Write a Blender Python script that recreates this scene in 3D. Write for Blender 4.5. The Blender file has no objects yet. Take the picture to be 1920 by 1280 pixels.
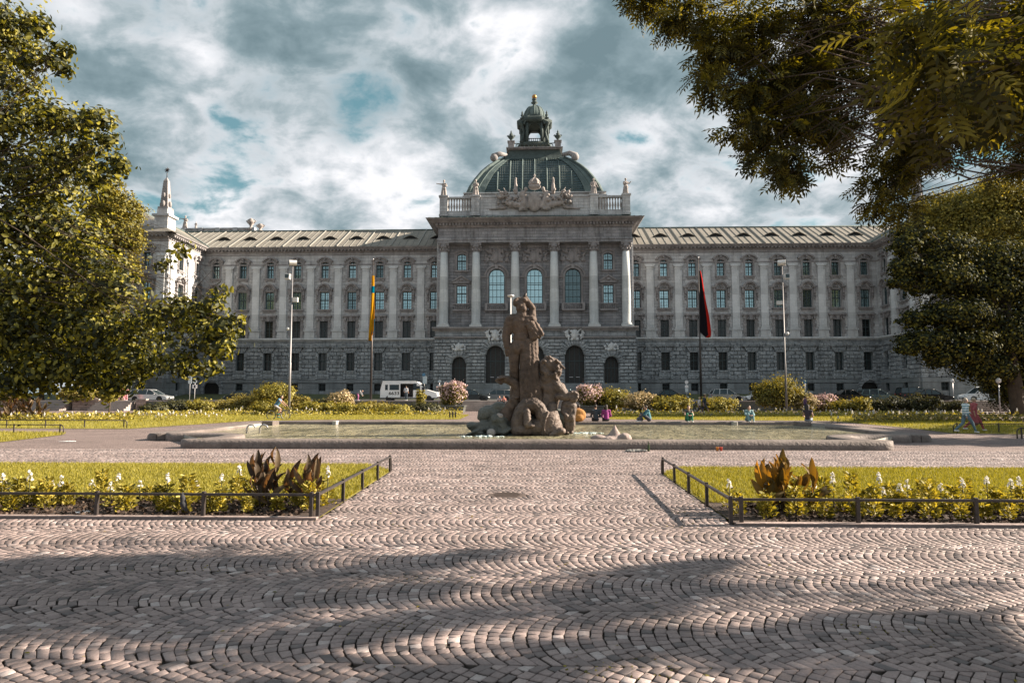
import bpy, bmesh, math, random
import numpy as np
from mathutils import Vector, Matrix
R = math.radians
random.seed(7); rng = np.random.default_rng(7)
scene = bpy.context.scene
COL = scene.collection
PI = math.pi

# ------------------------------------------------------------------ camera
F = 1280.0                                # focal length in photo pixels (24 mm on 36 mm, 1920 wide)
YAW = math.atan(45/1280); PITCH = math.atan(102/1280)
CAM = Vector((0.18, 0.0, 1.7))
cd = bpy.data.cameras.new('camera'); cam = bpy.data.objects.new('camera', cd); COL.objects.link(cam)
cd.lens = 24; cd.sensor_width = 36; cd.clip_end = 4000; cd.clip_start = 0.05
cam.location = CAM; cam.rotation_euler = (PI/2 + PITCH, 0, YAW)
scene.camera = cam
RM = cam.rotation_euler.to_matrix()
def ray(px, py): return RM @ Vector(((px-960)/F, -(py-640)/F, -1.0))
def W(px, py, Y):
    d = ray(px, py); return CAM + d*((Y-CAM.y)/d.y)
def G(px, py, z=0.0):
    d = ray(px, py); return CAM + d*((z-CAM.z)/d.z)

# ------------------------------------------------------------------ scene tagging
def tag(o, label=None, cat=None, group=None, kind=None):
    if label: o['label'] = label
    if cat: o['category'] = cat
    if group: o['group'] = group
    if kind: o['kind'] = kind
    return o
def empty(name, loc, rz=0.0, label=None, cat=None, group=None, parent=None):
    o = bpy.data.objects.new(name, None); COL.objects.link(o)
    o.location = loc; o.rotation_euler = (0, 0, rz); o.empty_display_size = 0.2
    if parent: o.parent = parent
    return tag(o, label, cat, group)
def copy_tree(o, parent=None):
    c = o.copy(); COL.objects.link(c); c.parent = parent
    for ch in list(o.children): copy_tree(ch, c)
    return c

# ------------------------------------------------------------------ mesh builder
class MB:
    def __init__(s): s.v = []; s.f = []; s.mi = []; s.m = 0; s.sm = []
    def add(s, vs, fs, smooth=False):
        b = len(s.v); s.v += [tuple(v) for v in vs]
        for f in fs: s.f.append([b+i for i in f]); s.mi.append(s.m); s.sm.append(smooth)
    def box(s, x0, x1, y0, y1, z0, z1):
        s.add([(x0,y0,z0),(x1,y0,z0),(x1,y1,z0),(x0,y1,z0),(x0,y0,z1),(x1,y0,z1),(x1,y1,z1),(x0,y1,z1)],
              [(0,3,2,1),(4,5,6,7),(0,1,5,4),(1,2,6,5),(2,3,7,6),(3,0,4,7)])
    def taper(s, x0, x1, y0, y1, z0, X0, X1, Y0, Y1, z1):
        s.add([(x0,y0,z0),(x1,y0,z0),(x1,y1,z0),(x0,y1,z0),(X0,Y0,z1),(X1,Y0,z1),(X1,Y1,z1),(X0,Y1,z1)],
              [(0,3,2,1),(4,5,6,7),(0,1,5,4),(1,2,6,5),(2,3,7,6),(3,0,4,7)])
    def quad(s, a, b, c, d): s.add([a,b,c,d], [(0,1,2,3)])
    def prism_xz(s, pts, y0, y1, caps=True):           # pts counter-clockwise seen from -y
        n = len(pts)
        vs = [(p[0], y0, p[1]) for p in pts] + [(p[0], y1, p[1]) for p in pts]
        fs = [(i, i+n, (i+1)%n+n, (i+1)%n) for i in range(n)]
        if caps: fs += [tuple(range(n)), tuple(range(2*n-1, n-1, -1))]
        s.add(vs, fs)
    def extrude_x(s, prof, x0, x1, caps=True):         # prof: (y,z) list; runs along x
        n = len(prof)
        vs = [(x0, p[0], p[1]) for p in prof] + [(x1, p[0], p[1]) for p in prof]
        fs = [(i, (i+1)%n, (i+1)%n+n, i+n) for i in range(n)]
        if caps: fs += [tuple(range(n-1,-1,-1)), tuple(range(n, 2*n))]
        s.add(vs, fs)
    def tube(s, pts, r, n=8, smooth=True, closed=False, caps=True):
        pts = [Vector(p) for p in pts]; m = len(pts)
        rs = r if isinstance(r, (list, tuple)) else [r]*m
        vs = []; prev = None
        for i, p in enumerate(pts):
            if closed: t = pts[(i+1)%m]-pts[i-1]
            else: t = pts[min(i+1, m-1)]-pts[max(i-1, 0)]
            if t.length < 1e-9: t = Vector((0,0,1))
            t.normalize()
            if prev is None:
                u = t.cross(Vector((0,0,1)))
                if u.length < .05: u = t.cross(Vector((1,0,0)))
            else: u = prev - t*prev.dot(t)
            u.normalize(); prev = u; w = t.cross(u)
            for k in range(n):
                a = 2*PI*k/n; vs.append(p+(u*math.cos(a)+w*math.sin(a))*rs[i])
        fs = []
        for i in range(m if closed else m-1):
            j = (i+1)%m
            for k in range(n): fs.append((i*n+k, i*n+(k+1)%n, j*n+(k+1)%n, j*n+k))
        if caps and not closed: fs += [tuple(range(n-1,-1,-1)), tuple((m-1)*n+k for k in range(n))]
        s.add(vs, fs, smooth)
    def lathe(s, prof, c=(0,0,0), n=16, smooth=True, sq=None):   # prof (r,z)
        vs = []; m = len(prof)
        for r, z in prof:
            for k in range(n):
                a = 2*PI*(k+.5)/n; vs.append((c[0]+r*math.cos(a), c[1]+r*math.sin(a), c[2]+z))
        fs = [(i*n+k, i*n+(k+1)%n, (i+1)*n+(k+1)%n, (i+1)*n+k) for i in range(m-1) for k in range(n)]
        fs += [tuple(range(n-1,-1,-1)), tuple((m-1)*n+k for k in range(n))]
        s.add(vs, fs, smooth)
    def ball(s, c, r, n=10, m=7, sc=(1,1,1)):
        vs = []; 
        for i in range(m+1):
            t = PI*i/m
            for k in range(n):
                a = 2*PI*k/n
                vs.append((c[0]+r*sc[0]*math.sin(t)*math.cos(a), c[1]+r*sc[1]*math.sin(t)*math.sin(a), c[2]+r*sc[2]*math.cos(t)))
        fs = [(i*n+k, (i+1)*n+k, (i+1)*n+(k+1)%n, i*n+(k+1)%n) for i in range(m) for k in range(n)]
        s.add(vs, fs, True)
    def arc_band(s, cx, cz, r0, r1, a0, a1, y0, y1, n=12):   # voussoir ring in the xz plane
        for i in range(n):
            t0 = a0+(a1-a0)*i/n; t1 = a0+(a1-a0)*(i+1)/n
            P = [(cx+r*math.cos(t), cz+r*math.sin(t)) for r, t in ((r0,t0),(r1,t0),(r1,t1),(r0,t1))]
            s.prism_xz(P, y0, y1)
    def build(s, name, mats, parent=None, loc=(0,0,0), rz=0.0, bevel=0, seg=1, autosmooth=None):
        me = bpy.data.meshes.new(name); me.from_pydata(s.v, [], s.f)
        if not isinstance(mats, (list, tuple)): mats = [mats]
        for m in mats: me.materials.append(m)
        me.polygons.foreach_set('material_index', [min(i, len(mats)-1) for i in s.mi])
        me.polygons.foreach_set('use_smooth', s.sm)
        bm = bmesh.new(); bm.from_mesh(me); bmesh.ops.recalc_face_normals(bm, faces=bm.faces)
        if bevel:
            bmesh.ops.remove_doubles(bm, verts=bm.verts, dist=1e-5)
            ed = [e for e in bm.edges if len(e.link_faces)==2 and e.calc_face_angle(0) > .5]
            bmesh.ops.bevel(bm, geom=ed, offset=bevel, segments=seg, affect='EDGES', profile=.5, clamp_overlap=True)
        bm.to_mesh(me); bm.free(); me.update()
        o = bpy.data.objects.new(name, me); COL.objects.link(o)
        o.location = loc; o.rotation_euler = (0,0,rz)
        if parent: o.parent = parent
        return o

def bulk(name, V, Fc, mats, parent=None, attr=None, loc=(0,0,0), smooth=False, midx=None):
    """V (n,3) float, Fc (m,k) int; all faces the same size."""
    me = bpy.data.meshes.new(name)
    V = np.asarray(V, dtype=np.float32); Fc = np.asarray(Fc, dtype=np.int32)
    m, k = Fc.shape
    me.vertices.add(len(V)); me.vertices.foreach_set('co', V.ravel())
    me.loops.add(m*k); me.loops.foreach_set('vertex_index', Fc.ravel())
    me.polygons.add(m); me.polygons.foreach_set('loop_start', np.arange(0, m*k, k, dtype=np.int32))
    me.update(calc_edges=True)
    if attr is not None:
        a = me.attributes.new('rnd', 'FLOAT', 'POINT'); a.data.foreach_set('value', np.asarray(attr, dtype=np.float32))
    if not isinstance(mats, (list, tuple)): mats = [mats]
    for mm in mats: me.materials.append(mm)
    if midx is not None: me.polygons.foreach_set('material_index', np.asarray(midx, dtype=np.int32))
    if smooth: me.polygons.foreach_set('use_smooth', np.ones(m, dtype=bool))
    me.validate(); me.update()
    o = bpy.data.objects.new(name, me); COL.objects.link(o); o.location = loc
    if parent: o.parent = parent
    return o

def scatter(name, P, S, N, tv, tf, mats, parent=None, tdir=None, seed=0, loc=(0,0,0), ldir=None):
    """copies a small template (leaf, blade) to points P with sizes S and normals N in ONE mesh"""
    g = np.random.default_rng(seed)
    P = np.asarray(P, float); n = len(P); N = np.asarray(N, float)
    N = N/np.maximum(np.linalg.norm(N, axis=1, keepdims=True), 1e-6)
    t = g.normal(size=(n,3)) if tdir is None else np.asarray(tdir, float) + g.normal(size=(n,3))*.35
    t = t - N*(t*N).sum(1, keepdims=True); t /= np.maximum(np.linalg.norm(t, axis=1, keepdims=True), 1e-6)
    b = np.cross(N, t)
    if ldir is not None:
        b = np.asarray(ldir, float); b /= np.maximum(np.linalg.norm(b, axis=1, keepdims=True), 1e-6); N = N - b*(N*b).sum(1, keepdims=True); N /= np.maximum(np.linalg.norm(N, axis=1, keepdims=True), 1e-6); t = np.cross(b, N)
    tv = np.asarray(tv, float); k = len(tv)
    V = (tv[None,:,0,None]*t[:,None,:] + tv[None,:,1,None]*b[:,None,:] + tv[None,:,2,None]*N[:,None,:])*np.asarray(S)[:,None,None] + P[:,None,:]
    tf = np.asarray(tf); Fc = (tf[None,:,:] + (np.arange(n)*k)[:,None,None]).reshape(-1, tf.shape[1])
    r = np.repeat(g.random(n), k)
    return bulk(name, V.reshape(-1,3), Fc, mats, parent, r, loc)

def sculpt(name, prims, mat, voxel=.03, smooth=3, parent=None, loc=(0,0,0), rz=0.0, rough=0.0, rscale=.3):
    """one continuous skin round capsules ('c',a,b,ra,rb) and ellipsoids ('e',c,(rx,ry,rz)[,rot])"""
    mb = MB()
    for p in prims:
        if p[0] == 'c':
            a, b, ra, rb = Vector(p[1]), Vector(p[2]), p[3], p[4]
            n = 12
            d = (b-a); L = max(d.length, 1e-6); d = d/L
            pts = []; rs = []
            for i in range(5):
                t = -math.cos(i*PI/8); pts.append(a + d*(ra*t)); rs.append(max(ra*math.sqrt(max(0,1-t*t)), ra*.02))
            for i in range(5):
                t = math.sin(i*PI/8); pts.append(b + d*(rb*t)); rs.append(max(rb*math.sqrt(max(0,1-t*t)), rb*.02))
            mb.tube(pts, rs, n)
        else:
            c, r = Vector(p[1]), p[2]
            b0 = len(mb.v); mb.ball((0,0,0), 1, 14, 9, r)
            rot = p[3] if len(p) > 3 else (0,0,0)
            M = Matrix.Rotation(rot[2],3,'Z') @ Matrix.Rotation(rot[1],3,'Y') @ Matrix.Rotation(rot[0],3,'X')
            for i in range(b0, len(mb.v)): mb.v[i] = tuple(M @ Vector(mb.v[i]) + c)
    o = mb.build(name, mat)
    m = o.modifiers.new('r','REMESH'); m.mode = 'VOXEL'; m.voxel_size = voxel; m.use_smooth_shade = True
    if smooth:
        m2 = o.modifiers.new('s','SMOOTH'); m2.iterations = smooth; m2.factor = .5
    if rough:
        tx = bpy.data.textures.new(name, 'CLOUDS'); tx.noise_scale = rscale; tx.noise_depth = 3
        m3 = o.modifiers.new('d','DISPLACE'); m3.texture = tx; m3.strength = rough; m3.mid_level = .5; m3.texture_coords = 'LOCAL'
    dg = bpy.context.evaluated_depsgraph_get()
    me = bpy.data.meshes.new_from_object(o.evaluated_get(dg)); me.name = name
    old = o.data; o.modifiers.clear(); o.data = me; bpy.data.meshes.remove(old)
    if not me.materials: me.materials.append(mat)
    o.location = loc; o.rotation_euler = (0,0,rz)
    if parent: o.parent = parent
    return o

# ------------------------------------------------------------------ materials
def new_mat(name):
    m = bpy.data.materials.new(name); m.use_nodes = True; nt = m.node_tree
    for n in list(nt.nodes): nt.nodes.remove(n)
    out = nt.nodes.new('ShaderNodeOutputMaterial')
    return m, nt, out
def nd(nt, t, **kw):
    n = nt.nodes.new(t)
    for k, v in kw.items():
        if k.startswith('i_'): n.inputs[k[2:].replace('_',' ')].default_value = v
        elif isinstance(k, str): setattr(n, k, v)
    return n
def ramp(nt, stops):
    r = nt.nodes.new('ShaderNodeValToRGB'); e = r.color_ramp.elements
    while len(e) > 1: e.remove(e[-1])
    e[0].position = stops[0][0]; e[0].color = (*stops[0][1], 1)
    for p, c in stops[1:]:
        x = e.new(p); x.color = (*c, 1)
    return r
def noise(nt, co, scale, detail=6, rough=.55, dist=0):
    n = nt.nodes.new('ShaderNodeTexNoise'); n.inputs['Scale'].default_value = scale
    n.inputs['Detail'].default_value = detail; n.inputs['Roughness'].default_value = rough; n.inputs['Distortion'].default_value = dist
    nt.links.new(co, n.inputs['Vector']); return n
def mixc(nt, fac, a, b, mode='MIX'):
    n = nt.nodes.new('ShaderNodeMix'); n.data_type = 'RGBA'; n.blend_type = mode
    for sock, val in ((n.inputs[0], fac), (n.inputs[6], a), (n.inputs[7], b)):
        if hasattr(val, 'links'): nt.links.new(val, sock)
        elif isinstance(val, (int, float)): sock.default_value = val
        else: sock.default_value = (*val, 1)
    return n.outputs[2]
def vmap(nt, src, scale):
    m = nt.nodes.new('ShaderNodeMapping'); m.inputs['Scale'].default_value = scale
    nt.links.new(src, m.inputs['Vector']); return m.outputs['Vector']
def plain(name, col, rough=.6, metal=0.0, var=.12, nscale=3.0, spec=.5, bump=0.0, trans=0):
    m, nt, out = new_mat(name)
    tc = nd(nt, 'ShaderNodeTexCoord'); n = noise(nt, tc.outputs['Object'], nscale)
    c0 = tuple(c*(1-var) for c in col); c1 = tuple(min(1, c*(1+var)) for c in col)
    r = ramp(nt, [(.3, c0), (.7, c1)]); nt.links.new(n.outputs['Fac'], r.inputs[0])
    b = nd(nt, 'ShaderNodeBsdfPrincipled'); b.inputs['Roughness'].default_value = rough; b.inputs['Metallic'].default_value = metal
    b.inputs['Specular IOR Level'].default_value = spec
    nt.links.new(r.outputs[0], b.inputs['Base Color'])
    if bump:
        bp = nd(nt, 'ShaderNodeBump'); bp.inputs['Strength'].default_value = bump; bp.inputs['Distance'].default_value = .02
        n2 = noise(nt, tc.outputs['Object'], nscale*6, 3); nt.links.new(n2.outputs['Fac'], bp.inputs['Height']); nt.links.new(bp.outputs[0], b.inputs['Normal'])
    nt.links.new(b.outputs[0], out.inputs[0]); return m
def stone(name, lo, hi, course=0.0, grime=.5, bump=.6, bd=.05, mortar=.65, fine=1.6, gcol=(.06,.06,.06), blockw=1.3, rough=.85):
    """weathered masonry: blotches, rain streaks that are dirt of their own, optional coursed joints"""
    m, nt, out = new_mat(name); L = nt.links
    tc = nd(nt, 'ShaderNodeTexCoord'); co = tc.outputs['Object']
    n1 = noise(nt, co, fine*.35, 8, .6); n2 = noise(nt, co, fine*4, 8, .65)
    st = noise(nt, vmap(nt, co, (1.1, 1.1, .12)), 1.0, 7, .6, .4)
    r1 = ramp(nt, [(.32, lo), (.68, hi)]); mx = nd(nt, 'ShaderNodeMath', operation='ADD'); mx.inputs[1].default_value = 0
    a = nd(nt, 'ShaderNodeMix'); a.inputs[0].default_value = .45
    L.new(n1.outputs['Fac'], a.inputs[2]); L.new(n2.outputs['Fac'], a.inputs[3]); L.new(a.outputs[0], r1.inputs[0])
    rs = ramp(nt, [(.5, (0,0,0)), (.72, (1,1,1))]); L.new(st.outputs['Fac'], rs.inputs[0])
    ms = nd(nt, 'ShaderNodeMath', operation='MULTIPLY'); ms.inputs[1].default_value = grime; L.new(rs.outputs[0], ms.inputs[0])
    col = mixc(nt, ms.outputs[0], r1.outputs[0], gcol)
    n2b = noise(nt, co, fine*4, 2.5, .5); hgt = n2b.outputs['Fac']
    if course:
        sx = nd(nt, 'ShaderNodeSeparateXYZ'); L.new(co, sx.inputs[0])
        ad = nd(nt, 'ShaderNodeMath', operation='ADD'); L.new(sx.outputs[0], ad.inputs[0]); L.new(sx.outputs[1], ad.inputs[1])
        cb = nd(nt, 'ShaderNodeCombineXYZ'); L.new(ad.outputs[0], cb.inputs[0]); L.new(sx.outputs[2], cb.inputs[1])
        br = nd(nt, 'ShaderNodeTexBrick'); L.new(cb.outputs[0], br.inputs['Vector'])
        br.inputs['Scale'].default_value = 1; br.inputs['Mortar Size'].default_value = .025; br.inputs['Mortar Smooth'].default_value = .3
        br.inputs['Brick Width'].default_value = blockw; br.inputs['Row Height'].default_value = course; br.inputs['Bias'].default_value = 0
        br.inputs['Color1'].default_value = (.82,.82,.82,1); br.inputs['Color2'].default_value = (1.1,1.1,1.1,1); br.inputs['Mortar'].default_value = (mortar, mortar, mortar, 1)
        col = mixc(nt, 1.0, col, br.outputs['Color'], 'MULTIPLY')
        sb = nd(nt, 'ShaderNodeMath', operation='MULTIPLY_ADD'); sb.inputs[1].default_value = -1.2; L.new(br.outputs['Fac'], sb.inputs[0]); L.new(n2b.outputs['Fac'], sb.inputs[2]); hgt = sb.outputs[0]
    b = nd(nt, 'ShaderNodeBsdfPrincipled'); b.inputs['Roughness'].default_value = rough; b.inputs['Specular IOR Level'].default_value = .25
    L.new(col, b.inputs['Base Color'])
    bp = nd(nt, 'ShaderNodeBump'); bp.inputs['Strength'].default_value = bump; bp.inputs['Distance'].default_value = bd
    L.new(hgt, bp.inputs['Height']); L.new(bp.outputs[0], b.inputs['Normal'])
    L.new(b.outputs[0], out.inputs[0]); return m
def leafmat(name, c0, c1, c2, trans=.35, gloss=.06, tcol=None):
    m, nt, out = new_mat(name); L = nt.links
    at = nd(nt, 'ShaderNodeAttribute', attribute_name='rnd')
    r = ramp(nt, [(.1, c0), (.5, c1), (.92, c2)]); L.new(at.outputs['Fac'], r.inputs[0])
    d = nd(nt, 'ShaderNodeBsdfDiffuse'); L.new(r.outputs[0], d.inputs[0])
    t = nd(nt, 'ShaderNodeBsdfTranslucent')
    tc = mixc(nt, 1.0, r.outputs[0], tcol or (1.3,1.15,.5), 'MULTIPLY'); L.new(tc, t.inputs[0])
    mx = nd(nt, 'ShaderNodeMixShader'); mx.inputs[0].default_value = trans; L.new(d.outputs[0], mx.inputs[1]); L.new(t.outputs[0], mx.inputs[2])
    g = nd(nt, 'ShaderNodeBsdfGlossy'); g.inputs['Roughness'].default_value = .6; g.inputs[0].default_value = (.7,.75,.8,1)
    m2 = nd(nt, 'ShaderNodeMixShader'); m2.inputs[0].default_value = gloss; L.new(mx.outputs[0], m2.inputs[1]); L.new(g.outputs[0], m2.inputs[2])
    L.new(m2.outputs[0], out.inputs[0]); return m
def glass_mat(name, col, rough=.08, metal=.6, wob=.0):
    m, nt, out = new_mat(name); L = nt.links
    oi = nd(nt, 'ShaderNodeObjectInfo'); tc = nd(nt, 'ShaderNodeTexCoord')
    n = noise(nt, tc.outputs['Object'], .9, 3)
    r = ramp(nt, [(0, tuple(c*.32 for c in col)), (.25, tuple(c*.8 for c in col)), (1, tuple(min(1, c*1.4) for c in col))]); L.new(oi.outputs['Random'], r.inputs[0])
    b = nd(nt, 'ShaderNodeBsdfPrincipled'); b.inputs['Roughness'].default_value = rough; b.inputs['Metallic'].default_value = metal
    L.new(r.outputs[0], b.inputs['Base Color'])
    bp = nd(nt, 'ShaderNodeBump'); bp.inputs['Strength'].default_value = .15; bp.inputs['Distance'].default_value = .05
    L.new(n.outputs['Fac'], bp.inputs['Height']); L.new(bp.outputs[0], b.inputs['Normal'])
    L.new(b.outputs[0], out.inputs[0]); return m

M = {}
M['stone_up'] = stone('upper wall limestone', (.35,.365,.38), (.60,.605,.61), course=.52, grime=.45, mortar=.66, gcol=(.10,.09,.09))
M['stone_smooth'] = stone('pilaster limestone', (.45,.475,.49), (.70,.72,.73), grime=.45, gcol=(.14,.14,.14), bump=.35, course=1.05, blockw=3, mortar=.88)
M['stone_trim'] = stone('carved limestone trim', (.16,.155,.16), (.38,.365,.365), grime=.5, gcol=(.06,.055,.055), bump=.8, fine=2.4)
M['stone_base'] = stone('rusticated limestone', (.17,.195,.215), (.50,.53,.55), grime=.6, gcol=(.05,.05,.05), bump=1, bd=.12, fine=2.2, course=.56, blockw=1.5, mortar=.5)
M['stone_plinth'] = stone('granite plinth', (.15,.17,.18), (.28,.30,.31), grime=.35, bump=.5, course=.9, blockw=2.4, mortar=.6)
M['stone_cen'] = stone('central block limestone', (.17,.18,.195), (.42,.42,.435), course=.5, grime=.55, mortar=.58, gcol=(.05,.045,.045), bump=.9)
M['stone_col'] = stone('pale column stone', (.42,.45,.46), (.66,.69,.69), grime=.4, gcol=(.2,.2,.2), bump=.4, course=2.1, blockw=9, mortar=.85)
M['stone_stat'] = stone('carved statue stone', (.20,.185,.175), (.46,.42,.40), grime=.5, gcol=(.07,.065,.06), bump=.6, fine=4)
M['copper'] = stone('green copper roof', (.07,.098,.097), (.155,.205,.20), grime=.55, gcol=(.05,.07,.065), bump=.3, course=8, blockw=.6, mortar=.6)
M['copper_dark'] = stone('dark copper', (.035,.05,.05), (.10,.13,.125), grime=.5, gcol=(.03,.035,.035), bump=.4, fine=4)
M['copper_brown'] = stone('brown copper sheet roof', (.17,.158,.138), (.28,.262,.228), grime=.3, gcol=(.13,.16,.13), bump=.3, fine=1.2)
M['seam'] = plain('roof seam', (.20,.20,.18), .6, nscale=1.5)
M['frame'] = plain('window frame dark', (.03,.05,.055), .5)
M['glass_sky'] = glass_mat('window glass bright', (.30,.44,.47), .12, .75)  # teal metallic colour puts a sky reflection into the panes
M['glass_dark'] = glass_mat('window glass dark', (.035,.04,.042), .2, .25)  # dark colour stands in for trees mirrored in the lower rows
M['glass_dome'] = glass_mat('dome glazing', (.05,.085,.09), .2, .35)
M['door'] = plain('dark wooden door', (.018,.018,.017), .5, var=.4, nscale=2)
M['gold'] = plain('gilded metal', (.42,.22,.07), .4, .9)
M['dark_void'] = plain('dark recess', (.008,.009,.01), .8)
M['metal_dark'] = plain('dark painted steel', (.05,.042,.04), .45, .3, var=.3, nscale=9)
M['metal_grey'] = plain('galvanised steel', (.38,.38,.40), .4, .6)
M['metal_pale'] = plain('pale painted steel', (.6,.6,.6), .5, .1)
# ================================================================== light and sky
EL, AZ = R(26), math.atan2(.98, .17)
SUN = Vector((math.cos(EL)*math.sin(AZ), math.cos(EL)*math.cos(AZ), math.sin(EL)))
sd = bpy.data.lights.new('sun', 'SUN'); sun = bpy.data.objects.new('sun', sd); COL.objects.link(sun)
sd.energy = 5.0; sd.angle = R(.5); sd.color = (1, .84, .68)
sun.rotation_euler = (-SUN).to_track_quat('-Z', 'Y').to_euler(); sun.location = (60, 10, 60)
world = bpy.data.worlds.new('World'); scene.world = world; world.use_nodes = True
def make_sky():
    nt = world.node_tree; L = nt.links
    for n in list(nt.nodes): nt.nodes.remove(n)
    out = nd(nt, 'ShaderNodeOutputWorld'); bg = nd(nt, 'ShaderNodeBackground'); L.new(bg.outputs[0], out.inputs[0])
    bg.inputs[1].default_value = .1
    sky = nd(nt, 'ShaderNodeTexSky'); sky.sky_type = 'NISHITA'; sky.sun_disc = False
    sky.sun_elevation = EL; sky.sun_rotation = AZ; sky.air_density = 1.0; sky.dust_density = 1.0; sky.ozone_density = 2.0
    tc = nd(nt, 'ShaderNodeTexCoord'); dirv = tc.outputs['Generated']
    sx = nd(nt, 'ShaderNodeSeparateXYZ'); L.new(dirv, sx.inputs[0])
    def m(op, a, b=None, c=None, clamp=False):
        n = nd(nt, 'ShaderNodeMath', operation=op); n.use_clamp = clamp
        for i, v in enumerate((a, b, c)):
            if v is None: continue
            if hasattr(v, 'links'): L.new(v, n.inputs[i])
            else: n.inputs[i].default_value = v
        return n.outputs[0]
    z = m('ADD', m('MAXIMUM', sx.outputs[2], 0.0), .42)
    cb = nd(nt, 'ShaderNodeCombineXYZ'); L.new(m('DIVIDE', sx.outputs[0], z), cb.inputs[0]); L.new(m('DIVIDE', sx.outputs[1], z), cb.inputs[1])
    P = cb.outputs[0]
    def mp(sc, loc, rot=0):
        k = nd(nt, 'ShaderNodeMapping'); k.inputs['Scale'].default_value = sc; k.inputs['Location'].default_value = loc; k.inputs['Rotation'].default_value = (0,0,rot)
        L.new(P, k.inputs['Vector']); return k.outputs[0]
    big = noise(nt, mp((1.8,1.7,1), (3.1,1.7,0), R(-25)), 1.0, 9, .53, .25).outputs['Fac']
    mid = noise(nt, mp((1.7,2.1,1), (8.3,2.2,5), R(-25)), 2.1, 9, .55, .35).outputs['Fac']
    fine = noise(nt, mp((1.6,1.8,1), (1.3,9.2,2), R(-20)), 5.5, 9, .58, .3).outputs['Fac']
    def spot(px, py, rad, sc=1.0):      # soft patch of sky round a fixed compass direction
        d = ray(px, py).normalized()
        v = nd(nt, 'ShaderNodeVectorMath', operation='DISTANCE'); L.new(dirv, v.inputs[0]); v.inputs[1].default_value = d
        r = nd(nt, 'ShaderNodeMapRange'); r.interpolation_type = 'SMOOTHSTEP'; L.new(v.outputs['Value'], r.inputs[0])
        r.inputs[1].default_value = rad; r.inputs[2].default_value = 0; r.inputs[3].default_value = 0; r.inputs[4].default_value = sc
        return r.outputs[0]
    def total(lst):
        s = lst[0]
        for q in lst[1:]: s = m('ADD', s, q)
        return s
    holes = total([spot(715,225,.10,1.0), spot(640,245,.07,.7), spot(430,290,.13,.8), spot(360,330,.07,.6), spot(500,372,.09,.7), spot(300,370,.08,.5),
                   spot(1200,395,.06,.9), spot(1830,300,.14,.8), spot(1290,350,.07,.5), spot(1500,40,.05,.4), spot(230,300,.08,.3)])
    dark = total([spot(600,30,.26,.9), spot(800,60,.2,.6), spot(1120,110,.2,.6), spot(1350,290,.16,.35), spot(1230,370,.12,.5), spot(1440,370,.1,.5), spot(250,60,.2,.4), spot(900,230,.16,.35), spot(1150,180,.15,.4)])
    lite = total([spot(950,70,.14,.8), spot(700,310,.12,.8), spot(370,125,.05,1.0), spot(140,15,.05,.8), spot(440,330,.12,.6), spot(560,290,.1,.5), spot(1210,285,.1,.7), spot(1290,410,.1,.7), spot(450,410,.12,.6), spot(770,330,.12,.5), spot(1640,260,.1,.6), spot(300,210,.12,.5), spot(1110,400,.1,.4)])
    hv = m('ADD', m('MULTIPLY', holes, .52), m('MULTIPLY', m('SUBTRACT', total([mid, mid, fine]), 1.5), 2.0))
    hr = nd(nt, 'ShaderNodeMapRange'); hr.interpolation_type = 'SMOOTHSTEP'; L.new(hv, hr.inputs[0]); hr.inputs[1].default_value = .26; hr.inputs[2].default_value = .86; hr.inputs[4].default_value = .92
    bv = total([m('MULTIPLY', m('SUBTRACT', mid, .5), 2.3), m('MULTIPLY', m('SUBTRACT', fine, .5), 1.9), m('MULTIPLY', m('SUBTRACT', big, .5), .8), m('MULTIPLY', lite, .40), m('MULTIPLY', dark, -.26), .61])
    cr = ramp(nt, [(0, (.19,.275,.31)), (.28, (.28,.375,.415)), (.5, (.45,.53,.57)), (.72, (.70,.74,.78)), (1, (1.0,1.0,1.03))]); L.new(bv, cr.inputs[0])
    cl = mixc(nt, 1.0, cr.outputs[0], (SKYG,)*3, 'MULTIPLY')
    tint = mixc(nt, 1.0, sky.outputs[0], SKYT, 'MULTIPLY')
    tint = mixc(nt, .3, (.11*SKYG,.27*SKYG,.32*SKYG), tint)
    L.new(mixc(nt, hr.outputs[0], cl, tint), bg.inputs[0])
EXPOSURE = 1.75
SKYG = 10/2**EXPOSURE*1.0; SKYT = (.34,.60,.48)
make_sky()
scene.view_settings.view_transform = 'Standard'; scene.view_settings.look = 'None'
scene.view_settings.exposure = EXPOSURE; scene.view_settings.gamma = 1
scene.cycles.use_denoising = True
scene.cycles.max_bounces = 6; scene.cycles.transparent_max_bounces = 4
scene.cycles.diffuse_bounces = 3; scene.cycles.glossy_bounces = 3

# ================================================================== ground
ZB = 2.0                                    # ground level at the palace
ZR = 1.04                                   # level of the street
M['earth'] = plain('trodden earth and gravel', (.17,.14,.12), .95, nscale=.5, var=.3, bump=.6)
M['joint'] = plain('dark joint sand', (.035,.030,.026), .95, nscale=8, var=.5, bump=.5)
M['asphalt'] = plain('asphalt', (.055,.058,.062), .9, nscale=2, var=.25, bump=.4)
M['pavement'] = plain('pale pavement slabs', (.28,.26,.25), .9, nscale=1.5, var=.15)
M['grass'] = plain('lawn turf', (.22,.19,.03), .95, nscale=1.3, var=.35, bump=.8)
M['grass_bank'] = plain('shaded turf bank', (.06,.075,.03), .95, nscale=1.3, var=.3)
M['soil'] = plain('dark flower bed soil', (.055,.038,.030), .95, nscale=14, var=.6, bump=1)
def sheet(name, pts, z, mat, kind='structure', zs=None):
    mb = MB(); mb.add([(p[0], p[1], z if zs is None else zs[i]) for i, p in enumerate(pts)], [tuple(range(len(pts)))])
    return tag(mb.build(name, mat), kind=kind)
mb = MB()
prof = [(-2500,-.06),(78.55,-.06),(78.6,.98),(103.9,.98),(112.5,ZB-.02),(140,ZB-.02),(2500,ZB-.02)]
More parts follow.
